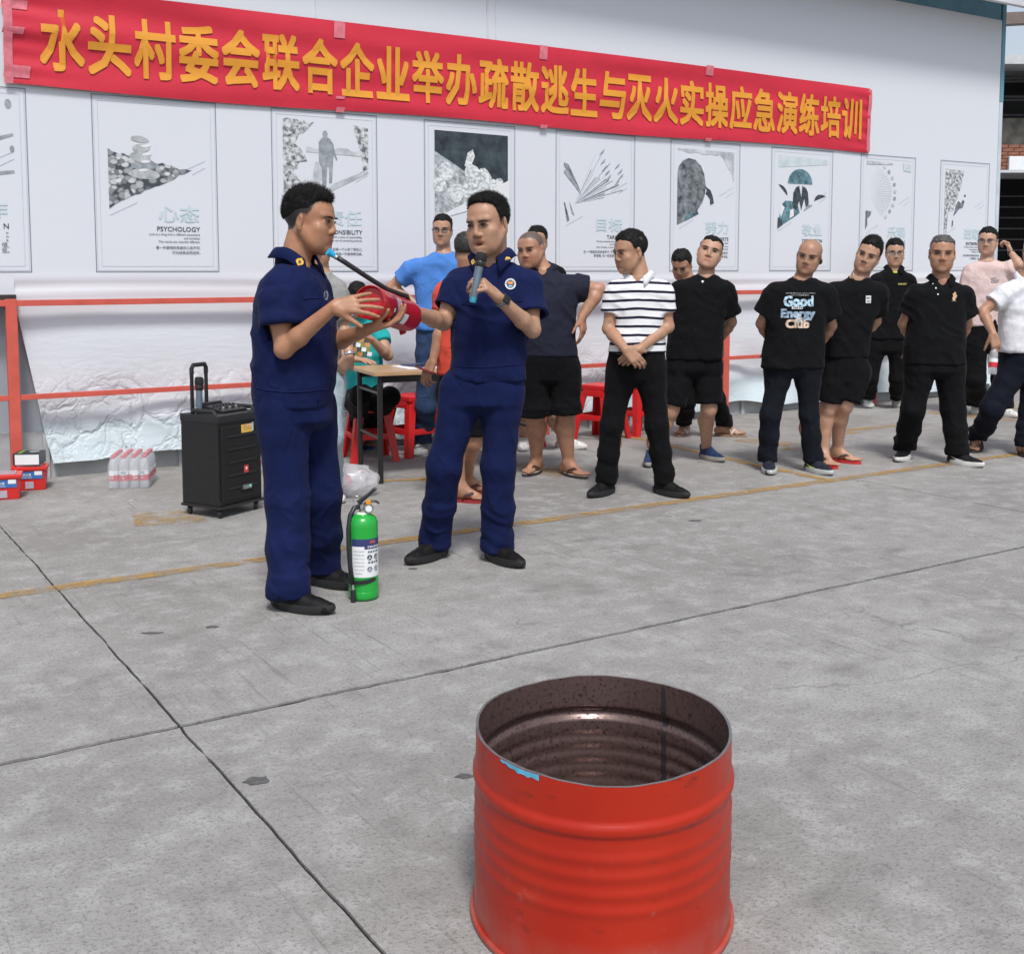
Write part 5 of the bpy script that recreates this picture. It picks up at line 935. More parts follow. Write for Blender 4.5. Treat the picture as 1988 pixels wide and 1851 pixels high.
    for (sh, el, wr, a) in AR:
        m = a.get('fat', 1.); s.cone(nb + [0, 0, -.03], sh, .042, .050, .03); s.chain([sh, sh * .45 + el * .55, el], [.050 * m, .044 * m, .038 * m], .02); s.chain([el, el * .70 + wr * .30, wr], [.037 * m, .0395 * m, .0255 * m], .015)
        if a.get('hand'): hd = a['hand']; out.setdefault('tips', []).append(hand_sdf(s, wr, hd.get('D', wr - el), hd['N'], hd['T'], hd.get('curl', (.35, .4, .45, .5)), hd.get('spread', .05), hd.get('thumb', (.5, .3)), hd.get('sc', 1.)))
    cz = np.mean([q[0] for q in LG], 0) if LG else nb
    for (hp, kn, an, ft, g, fr) in LG:
        m = g.get('fat', 1.); s.cone(cz + [0, 0, .07], hp + [0, 0, .02], .080, .072, .04); s.cone(hp + [0, 0, .02], kn, .072 * m, .056 * m, .03); cf = kn * .68 + an * .32 + .022 * np.array([-math.sin(fr), math.cos(fr), 0]); s.chain([kn, cf, an], [.054 * m, .057 * m, .036], .025)
        kc = kn + .016 * np.array([math.sin(fr), -math.cos(fr), 0]); s.cone(kc, kc - [0, 0, .03], .042 * m, .038 * m, .02)
        if g.get('bare'): bare_foot(s, ft, fr, an, ft[2] + .020 if g.get('air') else .020)
        else: dd = np.array([math.sin(fr), -math.cos(fr), 0]); s.cone(an, ft + dd * .04 + [0, 0, .050], .030, .022, .02)
    V, F = s.mesh(); me = mesh_np('body', V, F, SK); loc = (V - hc) @ HM / np.array(sc)[None]; lip = face_regions(loc); lip[np.abs(loc).max(1) > .13] = 0; at = me.attributes.new('lip', 'FLOAT', 'POINT'); at.data.foreach_set('value', lip.astype(np.float32))
    if scalp: w = (np.clip((loc[:, 2] - hairline(loc[:, 1], scalp_l) - .004 * vnoise(loc * 90)) / .014, 0, 1) * (((loc / [.0765, .094, .078] - [0, -.1277, .5128]) ** 2).sum(1) < 1.4) * (loc[:, 2] > -.07)).astype(np.float32) * scalp; at = me.attributes.new('scalp', 'FLOAT', 'POINT'); at.data.foreach_set('value', w)
    tips = np.array([t for q in out.get('tips', []) for t in q])
    bo = link('body', me, root)
    # --- face
    def hp_(name, me_, p, q=None, mirror=1, lab=None): o = link(name, me_, root); o.matrix_local = HX @ Matrix.Translation(p) @ (q or Matrix.Identity(4)); return o
    for q in (-1, 1):
        rz = Matrix.Rotation(R(-q * 12), 4, 'Z'); hp_('eye', ME_EYE, (q * .0335, .0856, .0015), rz); hp_('eyelid_line', ME_LASH, (q * .0335, .0880, .0035), rz); hp_('eyebrow', ME_BROW[q], (q * .034, .0920, .0205 + brow_dz), rz)
    for q in (-1, 1): hp_('nostril', ME_NOST, (q * .0078, .0965, -.0410))
    if not mouth: hp_('mouth_line', ME_LINE, (0, .0878, -.0655))
    if mouth: hp_('mouth', ME_MOUTH, (0, .0800, -.0715))
    if hair: hp_('hair', hair_mesh(hair[0], hair[5] if len(hair) > 5 else seed % 5, hair[1], hair[2], hair[3], 6500 if h < .006 else 3200, hair[4]), (0, 0, 0))
    if glasses:
        fm, lm_ = glasses; gl = hp_('glasses', fm, (0, 0, 0)); le = link('lens', lm_, gl)
    # --- shirt
    if shirt:
        c = shirt['mat']; hs = shirt.get('h', .0098); k0 = shirt.get('ease', .0); pts = [nb] + [p for a in AR for p in a[:2]]; slo = np.minimum(np.min(pts, 0) - .16, [min(q[1] - q[3] for q in S_), min(q[2] - q[4] for q in S_), S_[0][0]]) ; slo[2] = min(slo[2], min(q[0] for q in S_)); shi = np.maximum(np.max(pts, 0) + .16, [max(q[1] + q[3] for q in S_), max(q[2] + q[4] for q in S_), 0])
        t = SDF(slo - .03, shi + .03, hs); t.loft(S_, .03, p=2.4)
        for (sh, el, wr, a) in AR: t.cone(nb + [0, 0, -.062], sh + [0, 0, .004], .056 * shirt.get('trap', 1.), .056, .05)
        for (sh, el, wr, a) in AR:
            fe = a.get('slv', .8); 
            if fe is None: continue
            end = sh + (el - sh) * fe if fe <= 1 else el + (wr - el) * (fe - 1); r0, r1 = a.get('sr', sleeve_r); d = unit(end - sh); t.cone(sh, sh + d * .03, r0 * .86, r0, .05)
            t.cyl(sh + d * .03, end, r0, r1, .035); t.cyl(end - d * .03, end + d * .06, r1 - .018, r1 - .016, .004, 'sub') if h < .006 else None
        t.cone(skb, nb + [0, 0, .05], .055 * g1, .058 * g1, .004, 'sub') if shirt.get('hole', True) else None
        if shirt.get('crew') is not None: a_ = R(shirt['crew']); Fv = np.array([math.sin(a_), -math.cos(a_), 0]); t.cone(nb + Fv * .03 + [0, 0, .06], nb + Fv * .055 + [0, 0, .014], .056 * g1, .042 * g1, .004, 'sub')
        if shirt.get('vee') is not None: a_ = R(shirt['vee']); Fv = np.array([math.sin(a_), -math.cos(a_), 0]); t.cone(nb + Fv * .06 + [0, 0, .03], nb + Fv * .12 + [0, 0, -.075], .040, .006, .004, 'sub')
        V, F = t.mesh(); me = mesh_np('shirt', V, F, c); zb = min(q[0] for q in S_); amp = shirt.get('amp', foldamp); displace(me, folds(seed, amp, 8, 15)); so = link('shirt', me, root); out['shirt'] = so
        out['bvh'] = BVHTree.FromPolygons([v.co.copy() for v in me.vertices], [tuple(p.vertices) for p in me.polygons])
    # --- trousers
    if pants_c is not None and LG:
        lgp = []; t_lo = np.minimum(np.min([np.min(g[:3], 0) for g in LG], 0) - .15, lo + 0); t = SDF(t_lo, np.max([np.max(g[:3], 0) for g in LG], 0) + [.2, .2, .25], .0085 if h < .006 else .0105); Qs = [(L(0, y)[2], *(lambda a, b: ((a + b) / 2, (b - a) / 2))(L(xl, y)[0], L(xr, y)[0]), b_) for (y, xl, xr, b_) in pants['hip']]; Qs = sorted(Qs); zl = Qs[0]; t.loft([(zl[0] - .045, zl[1], trunk_dy, zl[2] * .70, zl[3] * .55), (zl[0] - .015, zl[1], trunk_dy, zl[2] * .95, zl[3] * .88)] + [(z, cx, trunk_dy, a, b_) for (z, cx, a, b_) in Qs], .05, p=2.3)
        for (hp, kn, an, ft, g, fr) in LG:
            r0, r1, r2 = g.get('pr', pants['r']); t.cone(cz + [0, 0, .07], hp + [0, 0, .02], .097, .089, .03); t.cone(hp + [0, 0, .02], hp + (kn - hp) * .25, r0, r0 * .98, .03); e = g.get('pe', pants.get('end', 2.)); 
            if e <= 1: end = hp + (kn - hp) * e; t.cone(hp, hp + (kn - hp) * .5, r0, (r0 + r2) / 2, .03); t.cyl(hp + (kn - hp) * .3, end, (r0 * .6 + r2 * .4), r2, .03); d = unit(kn - hp); None
            elif e < 1.6:
                end = kn + (an - kn) * (e - 1); t.cone(hp, kn * .35 + hp * .65, r0, r1, .03); t.cyl(kn * .3 + hp * .7, kn * .93 + hp * .07, r1, r1, .03); t.cyl(kn * .85 + hp * .15, end, r1, r2, .02)
            else: end = kn + (an - kn) * (e - 1) * 1.0; fwd = np.array([math.sin(fr), -math.cos(fr), 0]); end = end + fwd * .012; t.cone(hp, kn, r0, r1, .030); t.chain([kn, kn * .5 + end * .5, end + [0, 0, r2 * .3]], [r1, (r1 + r2) / 2, r2], .03); t.cyl(end + [0, 0, .08], end - [0, 0, .012], r2, r2 * 1.04, .02); t.cyl(end, end - [0, 0, .06], r2 - .012, r2 - .004, .004, 'sub')
        if LG: t.cut(lambda X, Y, Z: Z - 99 + 0 * X * Y) if False else None
        V, F = t.mesh(); me = mesh_np('trousers', V, F, pants_c); an_z = np.mean([g[2][2] for g in LG]); kz = np.mean([g[1][2] for g in LG])
        def bunch(p):
            q = p * 1.; st = np.clip((an_z + .26 - q[:, 2]) / .22, 0, 1) * (1 if pants.get('end', 2.) > 1.6 else 0) + .22 * np.exp(-((q[:, 2] - kz) / .10) ** 2); w = vnoise(np.stack([q[:, 0] * 6 + seed, q[:, 1] * 6, q[:, 2] * 3], 1)); w3 = vnoise(np.stack([q[:, 0] * 10 + 3, q[:, 1] * 10 + seed, q[:, 2] * 13 + 5], 1)); return st * (.0065 * (1 - 2.4 * np.abs(vnoise(np.stack([q[:, 0] * 7 + seed, q[:, 1] * 7, q[:, 2] * 22 + q[:, 0] * 9 + w * 1.6], 1)))) + .005 * w3)
        displace(me, folds(seed + 9, pants.get('amp', .006), 9, 7, bunch)); out['trousers'] = link('trousers', me, root)
    # --- shoes
    for i, (hp, kn, an, ft, g, fr) in enumerate(LG):
        if not g.get('shoe'): continue
        flip = -1 if i == 0 else 1; fo = empty('sandal' if g.get('bare') else 'shoe', tuple(ft)); fo.parent = root; fo.rotation_euler = (g.get('tilt', 0.), 0, fr + PI); k_ = g.get('ss', 1.0); fo.scale = (k_ * flip, k_, k_)
        for nm, m_ in shoe(g['shoe']): link(nm, m_, fo)
    out.update(O=O, HX=HX, nb=nb, AR=AR, LG=LG, hc=hc, S=S_, HM=HM, g1=g1); return out
# ------------------------------------------------------------------ garment details laid on the cloth
def collar(o, m, w=1., hgt=.040, drop=.055, yaw=0., openness=26., rx=.066, ry=.062, lift=.0, tilt=.0):
    """folded shirt collar round the neck, open at the throat"""
    nb = o['nb']; P = []; n = 40; a = R(yaw); F = np.array([math.sin(a), -math.cos(a), 0]); Rr = np.array([math.cos(a), math.sin(a), 0]); g = o['g1']; V = []
    for i in range(n + 1):
        th = R(openness) + (2 * PI - 2 * R(openness)) * i / n; fr = math.cos(th); sd = math.sin(th); tip = max(0, fr) ** 3; z0 = .002 - .030 * max(0, fr) ** 2 + lift
        d = F * (fr * ry) + Rr * (sd * rx); b = nb + d * g * 1.04 + [0, 0, z0 - .035]; top = nb + d * g * (.98 + .10 * max(0, fr)) + [0, 0, z0 + hgt * (1 - .55 * tip)]; mid = nb + d * g * (1.12 + .12 * tip) + [0, 0, z0 + hgt * (.82 - .6 * tip)]; low = nb + d * g * (1.42 + .26 * tip) + [0, 0, z0 - .006 - drop * tip + .012 * (1 - tip)]
        V += [b, top, mid, low]
    Fq = [(4 * i + j, 4 * i + 4 + j, 4 * i + 5 + j, 4 * i + 1 + j) for i in range(n) for j in range(3)]
    ob = MB().add(V, Fq).build('collar', m, o['root'], True); md = ob.modifiers.new('thickness', 'SOLIDIFY'); md.thickness = .0035; md.offset = 0; o['collar'] = ob; return ob
def neckband(o, m, yaw=0., rx=.064, ry=.060, drop=.030, r=.007, lift=0.):
    nb = o['nb']; a = R(yaw); F = np.array([math.sin(a), -math.cos(a), 0]); Rr = np.array([math.cos(a), math.sin(a), 0]); g = o['g1']; P = []
    for i in range(33): th = 2 * PI * i / 32; fr = math.cos(th); P.append(nb + (F * fr * ry * (1.15 if fr > 0 else 1) + Rr * math.sin(th) * rx) * g + [0, 0, lift + .004 - drop * max(0, fr) + .006 * max(0, -fr)])
    return MB().tube(P, r, 8, False).build('neckband', m, o['root'], True)
def stick(o, V, F, mats, name, origin, U, W, dirv, off=.003, parent=None):
    """lays a flat print on the shirt: V (x, z) in the plane spanned by U, W at origin, pushed along dirv until it meets the cloth"""
    U, W, dv = Vector(U), Vector(W), Vector(dirv).normalized(); P = []; ok = 0; last = None
    for a in V:
        p = Vector(origin) + U * float(a[0]) + W * float(a[1]); h = o['bvh'].ray_cast(p - dv * .5, dv)
        if h[0] is not None: q = h[0] - dv * off; last = (h[0] - p).dot(dv)
        else: q = p + dv * ((last or 0) - off)
        P.append(q)
    return MB().add(P, F).build(name, mats, parent or o['root'], 'flat')
def strip(o, m, name, pts, w, off=.0035):
    """narrow strip following the cloth through sighted points"""
    L = o['L']; V = []; F = []; Q = []
    for (a, b) in zip(pts, pts[1:]):
        for i in range(10): t = i / 10; Q.append((a[0] + (b[0] - a[0]) * t, a[1] + (b[1] - a[1]) * t))
    Q.append(pts[-1]); o_ = Vector((0, 0, 0)); O = o['O']; cl = np.array([(_c - O) @ _rt, (_c - O) @ HF, CAMH]); C0 = Vector(cl); P = []
    for q in Q:
        d = (Vector(L(*q)) - C0).normalized(); h = o['bvh'].ray_cast(C0, d)
        if h[0] is not None: P.append((h[0] - d * off, d))
    if len(P) < 3: return None
    for i, (p, d) in enumerate(P):
        t = (P[min(i + 1, len(P) - 1)][0] - P[max(i - 1, 0)][0]).normalized(); s_ = t.cross(d).normalized() * (w / 2); V += [p - s_, p + s_]
    F = [(2 * i, 2 * i + 1, 2 * i + 3, 2 * i + 2) for i in range(len(P) - 1)]; ob = MB().add(V, F).build(name, m, o['root'], True); md = ob.modifiers.new('thickness', 'SOLIDIFY'); md.thickness = .002; return ob
def disc_geo(r, n=20, ry=None): return [(0, 0)] + [(r * math.cos(2 * PI * k / n), (ry or r) * math.sin(2 * PI * k / n)) for k in range(n)], [(0, k + 1, (k + 1) % n + 1) for k in range(n)]
def at_cloth(o, x, y):
    O = o['O']; C0 = Vector(np.array([(_c - O) @ _rt, (_c - O) @ HF, CAMH])); d = (Vector(o['L'](x, y)) - C0).normalized(); h = o['bvh'].ray_cast(C0, d); return (h[0], d) if h[0] is not None else (Vector(o['L'](x, y)), d)
def sticker(o, x, y, V, F, m, name, off=.003):
    p, d = at_cloth(o, x, y); U = Vector((1, 0, 0)); W = Vector((0, 0, 1)); return stick(o, V, F, m, name, p, U, W, d, off)
def watch(o, i, m=None, t=.10):
    sh, el, wr, a = o['AR'][i]; d = unit(wr - el); p = el + (wr - el) * (1 - t); up = unit(np.cross(d, [0, 1, 0])); e = empty('wrist_watch', tuple(p)); e.parent = o['root']; e.rotation_euler = Vector(d).to_track_quat('Z', 'Y').to_euler(); r = .031 * a.get('fat', 1.)
    MB().lathe([(r, -.010), (r + .002, -.008), (r + .002, .008), (r, .010)], 24).build('strap', m or mat('watch_strap', (.16, .17, .19), .6, .1), e, True)
    return e
# ================================================================== THE TWO FIREFIGHTERS
M_NAVY = cloth('uniform_navy', (.0054, .0104, .057), .85, .18); M_NAVD = cloth('uniform_navy_inner', (.008, .012, .07), .8, .1); M_GOLD = mat('gold_thread', (.72, .42, .05), .5, .15, 60)
gl_thin = glasses_mesh(1.12, .0013); gl_blk = glasses_mesh(.95, .0019)
# the speaker
B = person((905, 1090), 'firefighter in navy uniform speaking into a microphone', (949, 437, 114, -31, -5, -4, -.03, .97), (956, 505), [
    dict(sh=(893, 540, .03), el=(861, 626, -.05), wr=(797, 603, -.34), slv=.66, sr=(.068, .080), hand=dict(N=(.2, -.3, -.9), T=(.0, -.9, .4), curl=((.5, .3, .2), (.5, .4, .3), (.6, .4, .3), (.6, .5, .3)), thumb=(.2, .2))),
    dict(sh=(1022, 541, .02), el=(1034, 640, -.10), wr=(966, 576, -.27), slv=.70, sr=(.068, .086), hand=dict(D=(-.62, -.45, .60), N=(-.50, .35, -.6), T=(-.25, -.1, .95), curl=((.75, 1.0, .5), (.85, 1.0, .5), (.9, 1.0, .5), (.95, 1.0, .5)), spread=.05, thumb=(.75, .5), sc=1.03))],
    [dict(hip=(897, 762, 0), knee=(862, 905, -.02), foot=(848, 1080), yaw=-38, shoe='boot', ss=1.04), dict(hip=(975, 762, 0), knee=(968, 905, -.02), foot=(962, 1086), yaw=38, shoe='boot', ss=1.04)],
    [(506, 915, 998, .085), (530, 873, 1036, .105), (575, 868, 1034, .125), (640, 876, 1028, .128), (690, 874, 1022, .128), (737, 868, 1021, .132)], dict(hip=[(705, 878, 1014, .118), (745, 866, 1014, .132), (782, 862, 1012, .130)], r=(.096, .080, .073), end=2.06, amp=.0045),
    skin_c=(.43, .245, .16), hair=('recede', .004, .002, .018, 0.), shirt=dict(mat=M_NAVY, h=.007, amp=.010, vee=-12), pants_c=M_NAVY, mouth=1, h=.005, group='two firefighters', brow_dz=-.002)
collar(B, M_NAVY, hgt=.045, drop=.065, yaw=-12, openness=24, rx=.070, ry=.066, lift=.012)
neckband(B, M_NAVD, -12, .058, .058, .052, .009)
strip(B, M_NAVD, 'placket', [(953, 552), (947, 610), (940, 700), (936, 735)], .006); strip(B, M_NAVD, 'waistband_seam', [(874, 708), (905, 712), (950, 712), (1000, 708), (1019, 705)], .005, .003); strip(B, M_NAVD, 'pocket_seam', [(985, 585), (1015, 584)], .004); strip(B, M_NAVD, 'pocket_seam', [(895, 590), (925, 592)], .004)
v, f = disc_geo(.0255, 28); sticker(B, 991, 551, v, f, M_WHT, 'chest_emblem', .004); v, f = disc_geo(.018, 24); sticker(B, 991, 551, v, f, mat('emblem_navy', (.03, .05, .12), .5), 'chest_emblem', .0055)
v, f = [(-.015, .002), (-.006, .012), (0, .006), (.006, .012), (.015, .002), (.006, -.004), (-.006, -.004)], [(0, 1, 2, 3, 4, 5, 6)]; sticker(B, 991, 550, v, f, mat('emblem_orange', (.80, .28, .06), .5), 'chest_emblem', .007)
v, f = [(-.012, -.006), (.012, -.006), (.006, -.014), (-.006, -.014)], [(0, 1, 2, 3)]; sticker(B, 991, 551, v, f, mat('emblem_blue', (.25, .5, .7), .5), 'chest_emblem', .007)
for k in range(8):
    v, f = text_geo('消', h=.006); v = v[:, :2]; a = R(170 - 160 * k / 7); sticker(B, 991 + 8.6 * math.cos(a), 551 - 8.6 * math.sin(a), v - np.array([.003, .003]), f, M_INK, 'chest_emblem', .0058)
wt = watch(B, 1); 
MB().box((0, 0, 0), (.012, .034, .038)).build('watch_case', M_BLKM, wt, bevel=.004).location = (.034, .004, 0)
# the one with the extinguisher
A = person((590, 1160), 'tall firefighter in navy uniform tilting a red extinguisher', (600, 431, 121, 78, -4, 2, .0), (572, 507), [
    dict(sh=(541, 552, -.14), el=(551, 678, -.20), wr=(648, 596, -.26), slv=.60, sr=(.072, .088), hand=dict(D=(.90, -.05, .12), N=(.18, .80, -.30), T=(.1, -.25, -1.), curl=((.28, .25, .15), (.22, .2, .15), (.22, .2, .12), (.25, .2, .1)), spread=.16, thumb=(.25, .1), sc=1.0)),
    dict(sh=(600, 545, .16), el=(640, 668, .10), wr=(716, 638, -.12), slv=.62, sr=(.070, .080), hand=dict(D=(.88, .05, .22), N=(-.15, -.10, .95), T=(-.2, -.95, .1), curl=((.3, .5, .3), (.35, .5, .3), (.4, .5, .4), (.45, .5, .4)), spread=.05, thumb=(.9, .3), sc=1.0))],
    [dict(hip=(549, 795, -.06), knee=(558, 968, -.08), foot=(556, 1180), yaw=64, shoe='black', ss=1.06), dict(hip=(604, 795, .10), knee=(623, 960, .12), foot=(620, 1132), yaw=62, shoe='black', ss=1.06)],
    [(508, 535, 616, .13), (530, 508, 634, .175), (590, 493, 643, .19), (650, 491, 652, .185), (710, 492, 650, .18), (785, 497, 641, .175)], dict(hip=[(750, 501, 637, .155), (785, 500, 642, .165), (812, 502, 646, .155)], r=(.104, .090, .084), end=2.04, amp=.0045),
    skin_c=(.40, .20, .115), hair=('fade', .014, .002, .024, 0., 11), scalp=1., scalp_l='short', shirt=dict(mat=M_NAVY, h=.007, amp=.010, vee=62), pants_c=M_NAVY, h=.005, group='two firefighters')
collar(A, M_NAVY, hgt=.050, drop=.070, yaw=62, openness=24, rx=.072, ry=.070, lift=.006)
strip(A, M_NAVD, 'placket', [(632, 560), (625, 620), (619, 700), (617, 782)], .006); strip(A, M_NAVD, 'waistband_seam', [(497, 752), (520, 757), (560, 761), (600, 759), (639, 754)], .005, .003); strip(A, M_NAVD, 'pocket_seam', [(588, 580), (622, 578)], .004)
v, f = disc_geo(.009, 20, .020); sticker(A, 633, 573, v, f, mat('emblem_grey', (.38, .40, .46), .5), 'chest_emblem', .004); v, f = disc_geo(.006, 16, .014); sticker(A, 633, 573, v, f, MATS['emblem_navy'], 'chest_emblem', .0055)
# gold rank marks on the collars
def rank(o, x, y, w, hgt, ang=0.):
    cb = o['collar'].data; bv = BVHTree.FromPolygons([v.co.copy() for v in cb.vertices], [tuple(p.vertices) for p in cb.polygons]); s2 = dict(o); s2['bvh'] = bv
    P = [(-w, -.2 * hgt), (-w * .9, hgt * .4), (0, hgt), (w * .9, hgt * .4), (w, -.2 * hgt), (0, -hgt)]; ca, sa = math.cos(ang), math.sin(ang); P = [(a * ca - b * sa, a * sa + b * ca) for a, b in P]; p, d = at_cloth(s2, x, y); stick(s2, P, [(0, 1, 2, 3, 4, 5)], M_GOLD, 'rank_badge', p, (1, 0, 0), (0, 0, 1), d, .005)
    v, f = disc_geo(w * .35, 10); stick(s2, v, f, M_INK, 'rank_badge', p, (1, 0, 0), (0, 0, 1), d, .007)
rank(A, 582, 508, .017, .018, -.5); rank(B, 986, 504, .014, .016, .5); rank(B, 918, 508, .008, .015, -.2)
# microphone in the speaker's fist
Lb = B['L']; O = B['O']; tw = lambda o, p: o['O'] * np.array([1, 1, 0]) + _rt * p[0] + HF * p[1] + np.array([0, 0, p[2]])
microphone(tw(B, Lb(919, 578, -.335)), tw(B, Lb(936, 490, -.30)), 'grey wireless microphone held to the mouth of the speaking firefighter', True)
# the red extinguisher held between the two
La = A['L']; p0 = tw(A, La(716, 586, -.19)); p1 = tw(A, La(786, 612, .12)); ax = unit(p1 - p0)
re = empty('fire_extinguisher', tuple(p0), 0, 'red fire extinguisher held tilted between the two firefighters', 'extinguisher'); re.rotation_euler = Vector(ax).to_track_quat('Z', 'Y').to_euler()
M_ER = mat('extinguisher_red', (.50, .012, .020), .22, .08, 8, spec=.6); r = .070; h = .40
MB().lathe([(0, .030), (r * .55, .022), (r * .86, .020), (r * .93, .012), (r * .955, .0), (r, .0), (r * 1.005, .006), (r, .05), (r * .985, .053), (r * .985, h * .86), (r * .9, h * .94), (r * .6, h * .99), (.02, h), (0, h)], 44).build('cylinder', M_ER, re, 40)
MB().lathe([(.016, h - .002), (.016, h + .03), (.020, h + .034), (.018, h + .05), (0, h + .05)], 16).build('valve', M_CHROME, re, 40)
inv = re.matrix_basis.inverted(); W2 = lambda x, y, dy: inv @ Vector(tw(A, La(x, y, dy)))
def red_label(a0, a1, z0, z1, m, off): wrap_label(re, r * .985, z0, z1, a0, a1, 'label', m, off)
cam_l = inv @ Vector((0, 0, CAMH)); ac = math.atan2(cam_l.y, cam_l.x)
red_label(ac - 1.1, ac + 1.1, .115, .125, MATS['label_navy'], .0008); red_label(ac - .1, ac + .6, .20, .24, M_WHT, .0008); red_label(ac - .9, ac + .9, .185, .198, MATS['label_navy'], .0008)
for k in range(5): red_label(ac - 1.0 + .1 * (k % 2), ac + .4 + .2 * (k % 3), .132 + .009 * k, .135 + .009 * k, M_WHT, .001)
red_label(ac - .2, ac + .05, .100, .112, M_WHT, .001); red_label(ac + .5, ac + .72, .100, .112, M_WHT, .001)
hp = [W2(784, 620, .16), W2(800, 600, .14), W2(790, 575, .10), W2(752, 562, .02), W2(712, 537, -.05), W2(668, 508, -.08), W2(652, 498, -.09)]
MB().tube(hp, .0105, 10).build('hose', MATS['rubber_black'], re, True); MB().tube([W2(655, 500, -.09), W2(650, 497, -.09)], .011, 10).build('hose_ferrule', M_CHROME, re, 40)
MB().tube([W2(651, 497.5, -.09), W2(641, 491, -.095), W2(637, 488, -.10)], [.010, .0155, .0165], 14).build('nozzle', mat('nozzle_blue', (.03, .42, .75), .4), re, 40)
MB().tube([W2(770, 612, .19), W2(778, 632, .17), W2(783, 648, .16)], [.012, .014, .016], 8, sq=.5).build('squeeze_lever', mat('lever_red', (.60, .015, .02), .3), re, 40)
# ================================================================== THE CROWD
K_BLK = cloth('black', (.0045, .0048, .006), .9, .15); K_BLK2 = cloth('black_trousers', (.0035, .0036, .0045), .85, .2); K_JEAN = cloth('dark_jeans', (.006, .0075, .013), .85, .4); K_NVY = cloth('navy_polo', (.018, .020, .036), .85, .12); K_WHITE = cloth('white_polo', (.72, .73, .77), .8, .05); K_PINK = cloth('pink_tee', (.64, .49, .47), .85, .06); K_BLUE = cloth('blue_tee', (.075, .22, .60), .85, .10); K_ORNG = cloth('orange_red_shirt', (.60, .075, .045), .8, .1); K_GREY = cloth('grey_tee', (.30, .30, .29), .9, .12); K_TEAL = cloth('teal_shirt', (.02, .36, .36), .85, .12); K_PALE = cloth('pale_jeans', (.36, .44, .48), .85, .2); K_DNIM = cloth('denim', (.030, .055, .12), .85, .25); K_STR = striped(); K_NPNT = cloth('navy_trousers', (.005, .0065, .014), .85, .15)
BACK = dict(D=(.0, .1, -1), N=(0, 1, 0), T=(-1, 0, 0)); BH = dict(h=.0074)
def arm(sh, el, wr, **k): d = dict(sh=sh, el=el, wr=wr, hand=k.pop('hand', BACK)); d.update(k); return d
def leg(hip, knee, foot, yaw, shoe_, **k): d = dict(hip=hip, knee=knee, foot=foot, yaw=yaw, shoe=shoe_); d.update(k); return d
T1, T2, T3 = (.42, .235, .15), (.47, .275, .185), (.36, .185, .11)
# striped polo
P9 = person((1232, 958), 'man in black and white striped polo with hands crossed in front', (1225, 489, 80, -62, -8, 0), (1241, 537), [
    arm((1196, 560), (1181, 638, -.02), (1214, 678, -.21), slv=.60, sr=(.062, .070), hand=dict(D=(.72, -.12, -.66), N=(0, .9, -.3), T=(.4, -.2, .8), curl=(.5, .55, .6, .65), spread=.0, thumb=(.3, .2))), arm((1284, 560), (1297, 634, -.02), (1243, 676, -.17), slv=.60, sr=(.062, .070), hand=dict(D=(-.75, -.05, -.6), N=(0, .95, -.2), T=(-.4, -.2, .8), curl=(.6, .6, .6, .6), spread=.0))],
    [leg((1208, 722), (1187, 825, -.02), (1179, 957), -38, 'black'), leg((1262, 722), (1276, 825, -.02), (1286, 958), 40, 'black', ss=1.04)],
    [(535, 1215, 1268, .08), (550, 1184, 1298, .10), (590, 1189, 1291, .12), (630, 1192, 1287, .125), (660, 1184, 1290, .13), (683, 1180, 1292, .13)], dict(hip=[(675, 1184, 1289, .115), (700, 1180, 1292, .12), (733, 1184, 1288, .10)], r=(.090, .069, .062), end=2.0), skin_c=T1, hair=('short', .008, .0018, .008, 0., 3), shirt=dict(mat=K_STR, amp=.007, vee=-14), pants_c=K_BLK2, **BH)
collar(P9, K_WHITE, hgt=.036, drop=.05, yaw=-14, openness=22, lift=.004)
strip(P9, mat('belt', (.012, .012, .013), .4), 'belt', [(1181, 690), (1235, 694), (1290, 690)], .03)
# navy polo, hand on hip
P7 = person((1072, 925), 'heavy man in navy polo and black shorts with one hand on his hip', (1031, 484, 69, -28, -8, -4, -.02, 1.06), (1056, 523), [
    arm((1010, 550), (985, 620, .05), (1000, 690, -.05), slv=.6, sr=(.085, .085)), arm((1112, 552, .02), (1163, 562, .02), (1130, 615, -.06), slv=.58, sr=(.082, .088), fat=1.2, hand=dict(D=(.10, -.1, -1), N=(-.8, .5, 0), T=(-.5, -.8, 0), curl=(.35, .4, .5, .5)))],
    [leg((1035, 720), (1038, 800, -.02), (1041, 917), -28, 'flip_black', bare=1, fat=1.2), leg((1096, 720), (1099, 796, -.02), (1104, 922), 38, 'flip_black', bare=1, fat=1.2)],
    [(519, 1030, 1085, .09), (538, 1002, 1122, .12), (580, 998, 1120, .15), (620, 1000, 1117, .165), (660, 1000, 1118, .165), (690, 1000, 1121, .155)], dict(hip=[(670, 1004, 1118, .15), (700, 1003, 1121, .15), (735, 1006, 1122, .13)], r=(.104, .104, .108), end=1.06), skin_c=(.43, .225, .145), hair=None, scalp_l='short', scalp=.9, scalp_c=(.095, .08, .075), shirt=dict(mat=K_NVY, vee=-10), pants_c=K_BLK, jaw=1.08, **BH)
collar(P7, K_NVY, hgt=.036, drop=.045, yaw=-10, openness=22, lift=.004)
v, f = text_geo('ANN', h=.011, bold=.03); v = v[:, :2]; sticker(P7, 1118, 749, v, f, M_WHT, 'print') if False else None
